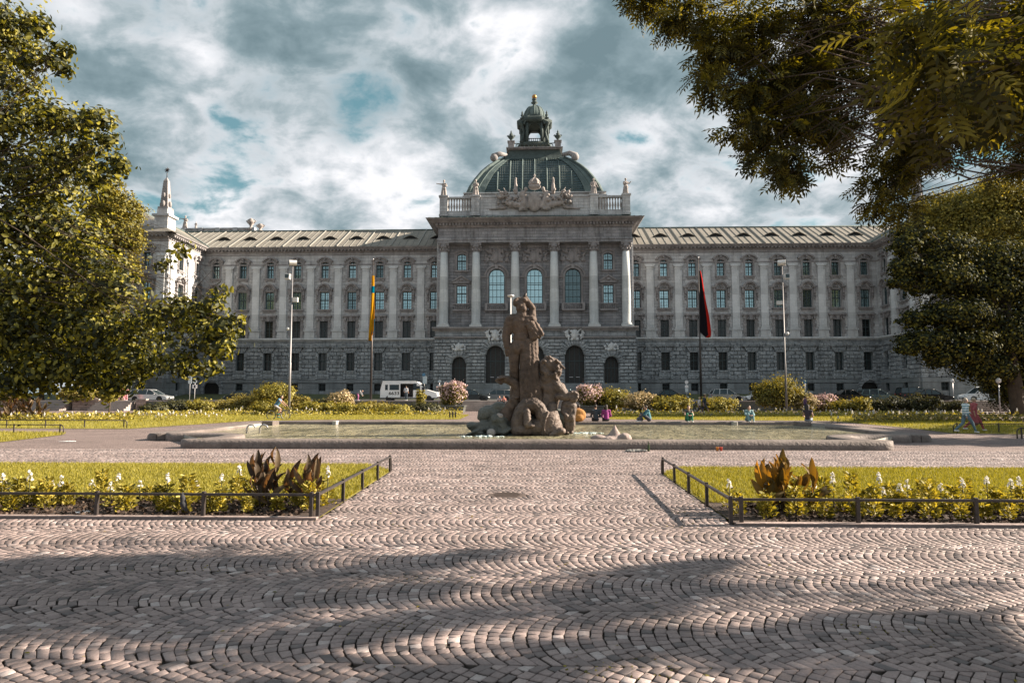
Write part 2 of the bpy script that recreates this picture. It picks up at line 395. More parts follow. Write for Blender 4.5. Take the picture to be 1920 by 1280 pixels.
for (a, za), (b, zb_) in zip(prof, prof[1:]): mb.quad((-2500,a,za), (2500,a,za), (2500,b,zb_), (-2500,b,zb_))
tag(mb.build('ground', M['earth']), kind='structure')
sheet('road', [(-140,80.6),(140,80.6),(140,100.9),(-140,100.9)], ZR, M['asphalt'])
mb = MB(); mb.box(-140,140,78.61,80.6,.9,ZR+.11); tag(mb.build('pavement', M['pavement'], bevel=.02), kind='structure')
mb = MB(); mb.box(-140,140,100.9,103.9,.9,ZR+.11); tag(mb.build('pavement', M['pavement'], bevel=.02), kind='structure')
mb = MB()
for i in range(14): mb.box(-60+i*9, -56+i*9, 91.0, 91.12, ZR+.004, ZR+.006)
tag(mb.build('lane_markings', M['metal_pale']), kind='structure')
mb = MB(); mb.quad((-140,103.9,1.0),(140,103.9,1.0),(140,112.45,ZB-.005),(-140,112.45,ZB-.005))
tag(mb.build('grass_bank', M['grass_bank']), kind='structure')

# paving: real setts laid in segmental arcs near the camera, the same bond as a texture farther off
BW, AA, DU = 1.12, .21, .087
def cob_far():
    m, nt, out = new_mat('cobblestone paving'); L = nt.links
    tc = nd(nt, 'ShaderNodeTexCoord'); sx = nd(nt, 'ShaderNodeSeparateXYZ'); L.new(tc.outputs['Object'], sx.inputs[0])
    def mm(op, a, b=None, c=None):
        n = nd(nt, 'ShaderNodeMath', operation=op)
        for i, v in enumerate((a,b,c)):
            if v is None: continue
            if hasattr(v, 'links'): L.new(v, n.inputs[i])
            else: n.inputs[i].default_value = v
        return n.outputs[0]
    v = mm('SUBTRACT', mm('FRACT', mm('DIVIDE', sx.outputs[1], BW)), .5)
    u = mm('SUBTRACT', sx.outputs[0], mm('MULTIPLY', mm('MULTIPLY', v, v), 4*AA))
    cb = nd(nt, 'ShaderNodeCombineXYZ'); L.new(sx.outputs[1], cb.inputs[0]); L.new(u, cb.inputs[1])
    br = nd(nt, 'ShaderNodeTexBrick'); L.new(cb.outputs[0], br.inputs['Vector']); br.inputs['Scale'].default_value = 1
    br.inputs['Mortar Size'].default_value = .012; br.inputs['Mortar Smooth'].default_value = .4; br.inputs['Brick Width'].default_value = .105; br.inputs['Row Height'].default_value = DU
    br.inputs['Color1'].default_value = (.185,.145,.138,1); br.inputs['Color2'].default_value = (.275,.215,.20,1); br.inputs['Mortar'].default_value = (.06,.045,.04,1)
    n = noise(nt, tc.outputs['Object'], .5, 6); r = ramp(nt, [(.3,(.8,.8,.8)),(.7,(1.12,1.12,1.12))]); L.new(n.outputs['Fac'], r.inputs[0])
    c = mixc(nt, 1.0, br.outputs['Color'], r.outputs[0], 'MULTIPLY')
    b = nd(nt, 'ShaderNodeBsdfPrincipled'); b.inputs['Roughness'].default_value = .8; b.inputs['Specular IOR Level'].default_value = .3; L.new(c, b.inputs['Base Color'])
    bp = nd(nt, 'ShaderNodeBump'); bp.inputs['Strength'].default_value = .6; bp.inputs['Distance'].default_value = .03; bp.invert = True
    L.new(br.outputs['Fac'], bp.inputs['Height']); L.new(bp.outputs[0], b.inputs['Normal']); L.new(b.outputs[0], out.inputs[0]); return m
M['cob_far'] = cob_far()
def cob_near():
    m, nt, out = new_mat('granite setts'); L = nt.links
    at = nd(nt, 'ShaderNodeAttribute', attribute_name='rnd'); tc = nd(nt, 'ShaderNodeTexCoord')
    r = ramp(nt, [(0,(.12,.105,.105)),(.25,(.20,.163,.157)),(.5,(.262,.21,.20)),(.75,(.30,.243,.23)),(.92,(.345,.283,.267)),(1,(.42,.37,.36))]); L.new(at.outputs['Fac'], r.inputs[0])
    n = noise(nt, tc.outputs['Object'], 45, 5, .7); r2 = ramp(nt, [(.3,(.72,.72,.72)),(.7,(1.15,1.15,1.15))]); L.new(n.outputs['Fac'], r2.inputs[0])
    c = mixc(nt, 1.0, r.outputs[0], r2.outputs[0], 'MULTIPLY')
    n3 = noise(nt, tc.outputs['Object'], .7, 7, .6); r3 = ramp(nt, [(.35,(.74,.73,.72)),(.6,(1.06,1.05,1.05))]); L.new(n3.outputs['Fac'], r3.inputs[0])
    c = mixc(nt, 1.0, c, r3.outputs[0], 'MULTIPLY')
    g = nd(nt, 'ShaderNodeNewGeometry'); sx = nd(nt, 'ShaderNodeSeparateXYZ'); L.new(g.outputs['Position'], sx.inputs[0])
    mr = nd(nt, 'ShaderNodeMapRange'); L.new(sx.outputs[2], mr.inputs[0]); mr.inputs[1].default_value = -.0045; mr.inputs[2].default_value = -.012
    c = mixc(nt, mr.outputs[0], c, (.045,.035,.03))  # sett sides coloured dark with depth to kill their sunlit edges
    b = nd(nt, 'ShaderNodeBsdfPrincipled'); b.inputs['Roughness'].default_value = .62; b.inputs['Specular IOR Level'].default_value = .4; L.new(c, b.inputs['Base Color'])
    bp = nd(nt, 'ShaderNodeBump'); bp.inputs['Strength'].default_value = .55; bp.inputs['Distance'].default_value = .004
    L.new(n.outputs['Fac'], bp.inputs['Height']); L.new(bp.outputs[0], b.inputs['Normal']); L.new(b.outputs[0], out.inputs[0]); return m
M['cob'] = cob_near()
# flower-bed outlines
fl_c = G(605,968); fl_e = G(731,884); fr_c = G(1368,977); fr_e = G(1243,889)
YF, YE, YK = 9.55, 15.2, 16.7
BXN, BXF = 3.0, 3.15
bedL = [(-26,YF),(fl_c.x,YF),(fl_e.x,fl_e.y),(fl_e.x-.75,YK),(-26,YK)]
bedR = [(26,YF-.2),(26,YK-.4),(fr_e.x+.6,YK-.4),(fr_e.x,fr_e.y),(fr_c.x,YF-.2)]
YS = 22.4
def make_setts():
    rows = []
    k0, k1 = int(1.6/BW)-1, int(YS/BW)+1
    allc = []
    for k in range(k0, k1):
        y0 = k*BW; yc = y0+BW/2
        hx = .84*(yc)+3.2
        js = np.arange(int(-hx/DU), int(hx/DU)+1)
        n = 13
        for par in range(1):
            nb = len(js)
            # stone boundaries along the arc, jittered row by row
            off = rng.random(nb)*.0 + rng.normal(size=nb)*.3
            t = (np.arange(n+1)[None,:] + rng.normal(size=(nb,n+1))*.12 + np.where(js % 2, .5, 0)[:,None] + off[:,None]*.25)/n
            t[:,0] = 0; t[:,-1] = 1; t = np.clip(t, 0, 1)
            a = t[:,:-1]; b = t[:,1:]
            uj = (js[:,None] + rng.normal(size=(nb,n))*.035)*DU
            u2 = (js[:,None]+1 + rng.normal(size=(nb,n))*.035)*DU
            allc.append(np.stack([np.broadcast_to(uj, a.shape), np.broadcast_to(u2, a.shape), y0+a*BW, y0+b*BW], -1).reshape(-1,4))
    C = np.concatenate(allc)
    C = C[(C[:,3]-C[:,2]) > .035]
    RR = ((BW/2)**2+AA**2)/(2*AA)
    def X(u, y, k=0.0):
        yc = (np.floor(y/BW-1e-9*0)+.5)*BW
        yl = np.clip(y-bandc, -BW/2, BW/2)
        return u + RR-np.sqrt(RR*RR-yl*yl) + .05*np.sin(y*1.3+u*.45)+.04*np.sin(u*.8)
    bandc = (np.floor((C[:,2]+C[:,3])/2/BW)+.5)*BW
    cy = (C[:,2]+C[:,3])/2; cx = X((C[:,0]+C[:,1])/2, cy)
    ok = np.ones(len(C), bool)
    def inside(poly, x, y):
        r = np.zeros(len(x), bool); n = len(poly); j = n-1
        for i in range(n):
            xi, yi = poly[i]; xj, yj = poly[j]
            c = ((yi > y) != (yj > y)) & (x < (xj-xi)*(y-yi)/((yj-yi) or 1e-9)+xi); r ^= c; j = i
        return r
    for P in (bedL, bedR): ok &= ~inside(P, cx, cy)
    ok &= ((cx+.33)**2+(cy-11.95)**2) > .36**2
    ok &= cy < 21.75+0*cx
    C = C[ok]; bandc = bandc[ok]; n = len(C); jit = rng.normal(size=(n,4,2))*.0030
    dz = rng.normal(size=n)*.0013; tilt = rng.normal(size=(n,2))*.010
    V = np.zeros((n,12,3))
    for li, (ins, z) in enumerate(((.006,-.045),(.0068,-.003),(.0098,0.0))):
        u0 = C[:,0]+ins-.002; u1 = C[:,1]-ins+.002; y0 = C[:,2]+ins+.001; y1 = C[:,3]-ins-.001
        # keep the corner on its own side of the cusp
        for ci, (u, y) in enumerate(((u0,y0),(u1,y0),(u1,y1),(u0,y1))):
            if ci in (1,2):                       # joints run square to the arc
                yl = y-bandc; sn = yl/RR; edge = np.abs(yl) > BW/2-.02
                y = np.where(edge, y, y-DU*sn*np.sqrt(1-sn*sn))
            V[:,li*4+ci,0] = X(u, y)+jit[:,ci,0]; V[:,li*4+ci,1] = y+jit[:,ci,1]
            V[:,li*4+ci,2] = z+dz+(tilt[:,0]*(u-(u0+u1)/2)+tilt[:,1]*(y-(y0+y1)/2) if li == 2 else 0)
    base = [[8,9,10,11]]
    for a in (0,4):
        for c in range(4): d = (c+1) % 4; base.append([a+c, a+d, a+4+d, a+4+c])
    Fc = (np.array(base)[None] + (np.arange(n)*12)[:,None,None]).reshape(-1,4)
    rn = np.repeat(np.clip(rng.normal(.5,.27,n),0,1), 12)
    o = bulk('cobblestones', V.reshape(-1,3), Fc, M['cob'], None, rn)
    tag(o, kind='structure'); print('setts', n)
make_setts()
sheet('joint_sand', [(-24,-6),(24,-6),(24,22.6),(-24,22.6)], -.028, M['joint'])
mb = MB()
w = .84; c0 = 3.0
for P in ([(-60,21.7),(60,21.7),(60,78.5),(-60,78.5)], [(-60,-6),(-24,-6),(-24,21.7),(-60,21.7)], [(24,-6),(60,-6),(60,21.7),(24,21.7)],[(-24,-6),(24,-6),(24,.8),(-24,.8)]):
    mb.add([(x, y, -.006) for x, y in P], [(0,1,2,3)])
tag(mb.build('paving', M['cob_far']), kind='structure')
# manhole
mb = MB(); mb.lathe([(.33,-.03),(.33,-.002),(.29,.002)], (0,0,0), 28, False)
for i in range(-3,4): mb.box(-.24+abs(i)*.02,.24-abs(i)*.02,i*.075-.012,i*.075+.012,.002,.007)
mh = mb.build('manhole_cover', plain('cast iron', (.10,.075,.065), .7, .3), loc=(-.33,11.95,0)); tag(mh, 'round iron manhole cover set in the cobbled path between the two beds', 'manhole')

# ---- lawns and beds
mb = MB()
for P in (bedL, bedR): mb.add([(x,y,.008) for x,y in P], [tuple(range(5))])
mbs = MB()
sheet('flower_bed_soil', [(-26,YF),(fl_c.x,YF),(fl_c.x+(fl_e.x-fl_c.x)*1.75/(fl_e.y-YF),YF+1.75),(-26,YF+1.75)], .018, M['soil'])
sheet('flower_bed_soil', [(26,YF-.2),(fr_c.x,YF-.2),(fr_c.x+(fr_e.x-fr_c.x)*1.75/(fr_e.y-YF),YF+1.6),(26,YF+1.6)][::-1], .018, M['soil'])
tag(mb.build('lawn', M['grass']), kind='structure')
def strip(a, b, w_, z=.03, h=.05):
    a = Vector((a[0],a[1],0)); b = Vector((b[0],b[1],0)); d = (b-a).normalized(); n = Vector((-d.y,d.x,0))*w_/2
    mb = MB(); mb.add([a-n, b-n, b+n, a+n, a-n+Vector((0,0,h)), b-n+Vector((0,0,h)), b+n+Vector((0,0,h)), a+n+Vector((0,0,h))], [(0,3,2,1),(4,5,6,7),(0,1,5,4),(1,2,6,5),(2,3,7,6),(3,0,4,7)])
    return mb
M['kerb'] = stone('edging granite', (.26,.21,.195), (.38,.31,.29), grime=.2, bump=.4, course=.9, blockw=.8, fine=3)
tag(strip((-26,YF-.06),(fl_c.x,YF-.06),.12,h=.035).build('edging_kerb', M['kerb']), kind='structure')
tag(strip((fr_c.x,YF-.26),(26,YF-.26),.12,h=.035).build('edging_kerb', M['kerb']), kind='structure')
M['blade'] = leafmat('grass blades', (.14,.135,.015), (.26,.235,.025), (.38,.33,.045), .4, .03, (1.1,1.05,.5))
BL = [(-.06,0,0),(.06,0,0),(.035,.02,.6),(-.02,.10,1.0)]
def inpoly(P, x, y):
    r = np.zeros(len(x), bool); n = len(P); j = n-1
    for i in range(n):
        xi, yi = P[i]; xj, yj = P[j]
        c = ((yi > y) != (yj > y)) & (x < (xj-xi)*(y-yi)/((yj-yi) or 1e-9)+xi); r ^= c; j = i
    return r
def grass(name, poly, n, h, seed, z=.01):
    g = np.random.default_rng(seed); P = np.array(poly)
    lo, hi = P.min(0), P.max(0)
    x = g.uniform(lo[0], hi[0], n); y = g.uniform(lo[1], hi[1], n); k = inpoly(poly, x, y); x, y = x[k], y[k]
    N = np.stack([g.normal(size=len(x))*.3, g.normal(size=len(x))*.3, np.ones(len(x))], 1)
    return tag(scatter(name, np.stack([x,y,np.full(len(x),z)],1), h*g.uniform(.5,1.2,len(x)), N, BL, [(0,1,2,3)], M['blade'], seed=seed), kind='stuff')
grass('grass', [(-14,YF+1.55),(fl_c.x+(fl_e.x-fl_c.x)*1.75/(fl_e.y-YF)-.03,YF+1.75),(fl_e.x-.02,fl_e.y),(fl_e.x-.75,YK),(-14,YK)], 150000, .085, 1)
grass('grass', [(14,YF+1.4),(14,YK-.4),(fr_e.x+.6,YK-.4),(fr_e.x+.02,fr_e.y),(fr_c.x+(fr_e.x-fr_c.x)*1.7/(fr_e.y-YF)+.03,YF+1.5)], 150000, .085, 2)
# rear lawns round the basin
def gp(*L_): return [(G(x,y).x, G(x,y).y) for x, y in L_]
lawnB = gp((0,803),(240,804),(470,789),(600,787),(862,786),(880,778),(430,777),(180,781),(0,789))
lawnA = gp((0,829),(60,822),(118,815),(124,812),(0,811))
lawnC = gp((1138,786),(1560,789),(1700,802),(1785,812),(1920,814),(1920,792),(1560,779),(1150,777))
for i, (P, n) in enumerate(((lawnB,90000),(lawnA,30000),(lawnC,90000))):
    if i == 1: P = [(P[0][0]-9,P[0][1])]+P+[(P[-1][0]-9,P[-1][1])]
    sheet('lawn', P, .012, M['grass'])
    grass('grass', P, n, .13, 10+i, .01)
# ================================================================== the palace
YW = 118.0; YC = 112.0
def HW(py): return W(650, py, YW).z - ZB
def HC(py, Y=YC): return W(1000, py, Y).z - ZB
pal = empty('palace_of_justice', (0, YW, ZB), 0, 'long grey stone baroque palace with glazed green dome, closing the far side of the square', 'palace')
XI = (W(1189,560,YW).x - W(812,560,YW).x)/2; XO = (W(1620,560,YW).x - W(402,560,YW).x)/2
STEP = (XO-XI)/8
XCOR = XO + 2.15                      # inner corner with the end pavilions
XCEN = (W(1190.6,680,YC).x - W(812,680,YC).x)/2
print('XI XO step', XI, XO, STEP, XCEN)
z_eave = HW(465); z_cor0 = HW(475); z_str1 = HW(634); z_str0 = HW(639); z_pl = HW(712)
WIN = {  # kind: (z0, z1, width)
 'top': (HW(521.5), HW(491.5), 1.28), 'sec': (HW(580), HW(547.5), 1.62), 'first': (HW(633.6), HW(602), 1.45),
 'ground': (HW(695), HW(661.7), 1.5), 'base': (HW(733), HW(719), 1.25)}
print({k: tuple(round(x,2) for x in v) for k, v in WIN.items()}, z_eave)

def arch_pts(w, z0, zs, rise, n=8):                 # opening outline, ccw from -y
    pts = [(-w/2, z0), (w/2, z0), (w/2, zs)]
    for i in range(1, n):
        t = i/n; x = w/2 - w*t; pts.append((x, zs + rise*(1-(2*t-1)**2)**(.5 if rise > w*.4 else 1)))
    pts.append((-w/2, zs)); return pts
def win_frame(w, h, cols, rows, thick, rise=0, mull=.14, fr=.1, dep=.16):
    """frame with casements and glazing bars; origin bottom centre, opening faces -y"""
    mb = MB(); hh = h-rise
    mb.box(-w/2, -w/2+fr, 0, dep, 0, hh); mb.box(w/2-fr, w/2, 0, dep, 0, hh); mb.box(-w/2+fr, w/2-fr, 0, dep, 0, fr)
    if rise: 
        n = 8
        def zt(x): return hh + rise*(1-(2*x/w)**2)**(.5 if rise > w*.4 else 1)
        for i in range(n):
            a = -w/2 + w*i/n; b = -w/2 + w*(i+1)/n
            mb.add([(a,0,zt(a)-fr),(b,0,zt(b)-fr),(b,0,zt(b)),(a,0,zt(a)),(a,dep,zt(a)-fr),(b,dep,zt(b)-fr),(b,dep,zt(b)),(a,dep,zt(a))],
                   [(0,1,2,3),(4,7,6,5),(0,4,5,1),(2,6,7,3),(1,5,6,2),(0,3,7,4)])
    else: mb.box(-w/2+fr, w/2-fr, 0, dep, hh-fr, hh)
    top = hh + rise*.7
    mb.box(-mull/2, mull/2, -.02, dep, fr, top)
    if mull: mb.box(-w/2+fr, w/2-fr, -.015, dep-.01, h*.55-mull/2, h*.55+mull/2)
    for i in range(1, cols):
        x = -w/2 + w*i/cols
        if abs(x) > .05: mb.box(x-thick/2, x+thick/2, .04, dep-.03, fr, hh+rise*(1-(2*x/w)**2)*.9)
    for j in range(1, rows):
        z = h*j/rows; mb.box(-w/2+fr, w/2-fr, .045, dep-.035, z-thick/2, z+thick/2)
    return mb
def pane_mb(w, h, rise=0):
    mb = MB(); pts = arch_pts(w-.06, .03, h-rise-.02, rise) if rise else [(-w/2+.03,.03),(w/2-.03,.03),(w/2-.03,h-.03),(-w/2+.03,h-.03)]
    mb.add([(x, .11, z) for x, z in pts], [tuple(range(len(pts)))]); return mb
PROTO = {}
def spandrel(mb, w, h, rise, y0, y1):      # fills the corners of a square hole above a curved head
    n = 8; zs = h-rise
    def zt(x): return zs + rise*max(0, 1-(2*x/w)**2)**(.5 if rise > w*.4 else 1)
    for i in range(n):
        a = -w/2+w*i/n; b = -w/2+w*(i+1)/n
        mb.prism_xz([(a, zt(a)), (b, zt(b)), (b, h), (a, h)], y0, y1)
def mk_top():
    z0, z1, w = WIN['top']; h = z1-z0; ri = .28
    o = win_frame(w, h, 4, 5, .035, ri).build('attic_storey_window', M['frame'], pal)
    pane_mb(w, h, ri).build('pane', M['glass_sky'], o)
    s = MB(); spandrel(s, w, h, ri, -.34, -.02)
    for sg in (-1, 1): s.box(*(sorted((sg*w/2, sg*(w/2+.24)))), -.46, -.3, -.05, h+.02)
    s.arc_band(0, h-1.2, 1.28, 1.55, R(38), R(142), -.50, -.3, 8)       # flat hood
    s.arc_band(0, h-.95, 1.62, 1.86, R(38), R(142), -.72, -.3, 8)
    for sg in (-1,1): s.box(*(sorted((sg*1.0, sg*1.42))), -.6, -.3, h-.02, h+.22)
    s.box(-.16,.16,-.78,-.3,h-.05,h+.62); s.ball((0,-.75,h+.4), .2, 8, 6)
    s.build('surround', M['stone_trim'], o)
    s = MB(); s.box(-w/2-.35, w/2+.35, -.62, -.02, -.2, -.002); s.box(-w/2-.25, w/2+.25, -.5, -.3, -.42, -.2)
    for sg in (-1,1): s.box(*(sorted((sg*.55, sg*.8))), -.56,-.3,-.62,-.42)
    s.build('sill', M['stone_trim'], o); return o
def mk_sec():
    z0, z1, w = WIN['sec']; h = z1-z0
    o = win_frame(w, h, 4, 6, .035).build('main_storey_window', M['frame'], pal)
    pane_mb(w, h).build('pane', M['glass_sky'], o)
    s = MB()
    for sg in (-1, 1):
        s.box(*(sorted((sg*w/2, sg*(w/2+.2)))), -.48, -.3, 0, h+.1)
        s.box(*(sorted((sg*(w/2+.24), sg*(w/2+.62)))), -.44, -.3, h-1.5, h+.1)
        s.box(*(sorted((sg*(w/2+.26), sg*(w/2+.58)))), -.66, -.3, h-.35, h+.35)
        s.ball((sg*(w/2+.42), -.55, h-.5), .2, 8, 6, (1,1,1.3)); s.ball((sg*(w/2+.44), -.5, h-1.0), .15, 8, 6, (1,1,1.6)); s.ball((sg*(w/2+.42), -.45, h-1.5), .13, 8, 6, (1,1,2))
        s.box(*(sorted((sg*(w/2+.02), sg*(w/2+.78)))), -.8, -.3, h+.36, h+.56)
    s.box(-w/2-.02, w/2+.02, -.6, -.3, h+.1, h+.26)
    s.arc_band(0, h+.34, .92, 1.2, R(8), R(172), -.86, -.3, 12)
    s.arc_band(0, h+.34, .74, .90, R(8), R(172), -.62, -.3, 12)
    s.prism_xz([(-.74,h+.27)]+[(-.74*math.cos(R(a)), h+.34+.74*math.sin(R(a))) for a in range(0,181,20)]+[(.74,h+.27)][::1], -.40, -.3) if False else None
    for a, b, r in ((0,.62,.22),(-.34,.5,.14),(.34,.5,.14),(0,.95,.12),(-.2,.8,.1),(.2,.8,.1)): s.ball((a,-.36,h+b), r, 8, 6, (1,.9,1))
    s.build('surround', M['stone_trim'], o)
    s = MB(); s.box(-w/2-.4, w/2+.4, -.7, -.02, -.22, -.002); s.box(-w/2-.3, w/2+.3, -.5, -.3, -.5, -.22)
    s.build('sill', M['stone_trim'], o); return o
def mk_first():
    z0, z1, w = WIN['first']; h = z1-z0
    o = win_frame(w, h, 2, 3, .05).build('first_floor_window', M['frame'], pal)
    pane_mb(w, h).build('pane', M['glass_dark'], o)
    s = MB()
    for sg in (-1, 1):
        for k in range(5): s.box(*(sorted((sg*w/2, sg*(w/2+(.62 if k%2 else .42))))), -.46 if k%2 else -.42, -.3, h*k/5+.02, h*(k+1)/5-.03)
        s.box(*(sorted((sg*(w/2+.15), sg*(w/2+.55)))), -.7, -.3, h+.12, h+.72)
    for k in range(5):                                  # flat arch
        a = -.5+.2*k; b = a+.2
        t = -.5 if k == 2 else -.42
        s.prism_xz([(a*w*.98+.02, h+.01), (b*w*.98-.02, h+.01), (b*w*1.3-.02, h+.72), (a*w*1.3+.02, h+.72)], t-.1, -.3)
    s.box(-w/2-.78, w/2+.78, -.86, -.3, h+.73, h+.9); s.box(-w/2-.65, w/2+.65, -.7, -.3, h+.9, h+1.05)
    s.box(-.26, .26, -.8, -.3, h-.05, h+.725)
    s.build('surround', M['stone_trim'], o); return o
def mk_ground():
    z0, z1, w = WIN['ground']; h = z1-z0
    o = win_frame(w, h, 2, 4, .06).build('ground_floor_window', M['frame'], pal)
    pane_mb(w, h).build('pane', M['glass_dark'], o)
    s = MB()
    for sg in (-1, 1):
        for k in range(5):
            s.box(*(sorted((sg*w/2, sg*(w/2+(.3 if k%2 else .5))))), -.62 if k%2 else -.7, -.3, h*k/5+.03, h*(k+1)/5-.03)
    for k in range(7):
        a = -.5+k/7; b = a+1/7
        s.prism_xz([(a*w*1.02+.02, h+.01), (b*w*1.02-.02, h+.01), (b*w*1.75-.03, h+.95), (a*w*1.75+.03, h+.95)], -.82 if k == 3 else -.72, -.3)
    s.box(-w/2-.85, w/2+.85, -.9, -.3, h+1.0, h+1.2)
    s.build('surround', M['stone_base'], o)
    s = MB(); s.box(-w/2-.3, w/2+.3, -.78, -.02, -.22, -.002); s.box(-w/2-.02, w/2+.02, -.62, -.3, -1.35, -.22)
    for sg in (-1,1): s.box(*(sorted((sg*(w/2+.04), sg*(w/2+.42)))), -.8,-.3,-1.45,-.23)
    s.build('sill', M['stone_base'], o); return o
def mk_base():
    z0, z1, w = WIN['base']; h = z1-z0
    o = win_frame(w, h, 3, 2, .05, 0, .05, .07).build('basement_window', M['frame'], pal)
    pane_mb(w, h).build('pane', M['dark_void'], o)
    return o
MK = {'top': mk_top, 'sec': mk_sec, 'first': mk_first, 'ground': mk_ground, 'base': mk_base}
USED = {}
def place(kind, loc, rz):
    if kind not in PROTO: PROTO[kind] = MK[kind](); o = PROTO[kind]
    else: o = copy_tree(PROTO[kind], pal)
    o.location = loc; o.rotation_euler = (0,0,rz); return o
def frame_xf(O, rz):            # local facade frame -> palace frame
    c, s = math.cos(rz), math.sin(rz)
    return lambda u, d, z: (O[0]+u*c-d*s, O[1]+u*s+d*c, z)
def wall_holes(mb, x0, x1, z0, z1, holes, y=0.0, dep=.5):
    xs = sorted({x0, x1, *[h[0] for h in holes], *[h[1] for h in holes]}); zs = sorted({z0, z1, *[h[2] for h in holes], *[h[3] for h in holes]})
    xs = [x for x in xs if x0 <= x <= x1]; zs = [z for z in zs if z0 <= z <= z1]
    for a, b in zip(xs, xs[1:]):
        run = None
        for c, d in zip(zs, zs[1:]):
            mx, mz = (a+b)/2, (c+d)/2
            if any(h[0] < mx < h[1] and h[2] < mz < h[3] for h in holes):
                if run: mb.quad((a,y,run[0]),(b,y,run[0]),(b,y,run[1]),(a,y,run[1])); run = None
            else: run = (run[0] if run else c, d)
        if run: mb.quad((a,y,run[0]),(b,y,run[0]),(b,y,run[1]),(a,y,run[1]))
    for h in holes:
        a, b, c, d = h[:4]
        mb.quad((a,y,c),(a,y,d),(a,y+dep,d),(a,y+dep,c)); mb.quad((b,y,c),(b,y+dep,c),(b,y+dep,d),(b,y,d))
        mb.quad((a,y,d),(b,y,d),(b,y+dep,d),(a,y+dep,d)); mb.quad((a,y,c),(a,y+dep,c),(b,y+dep,c),(b,y,c))
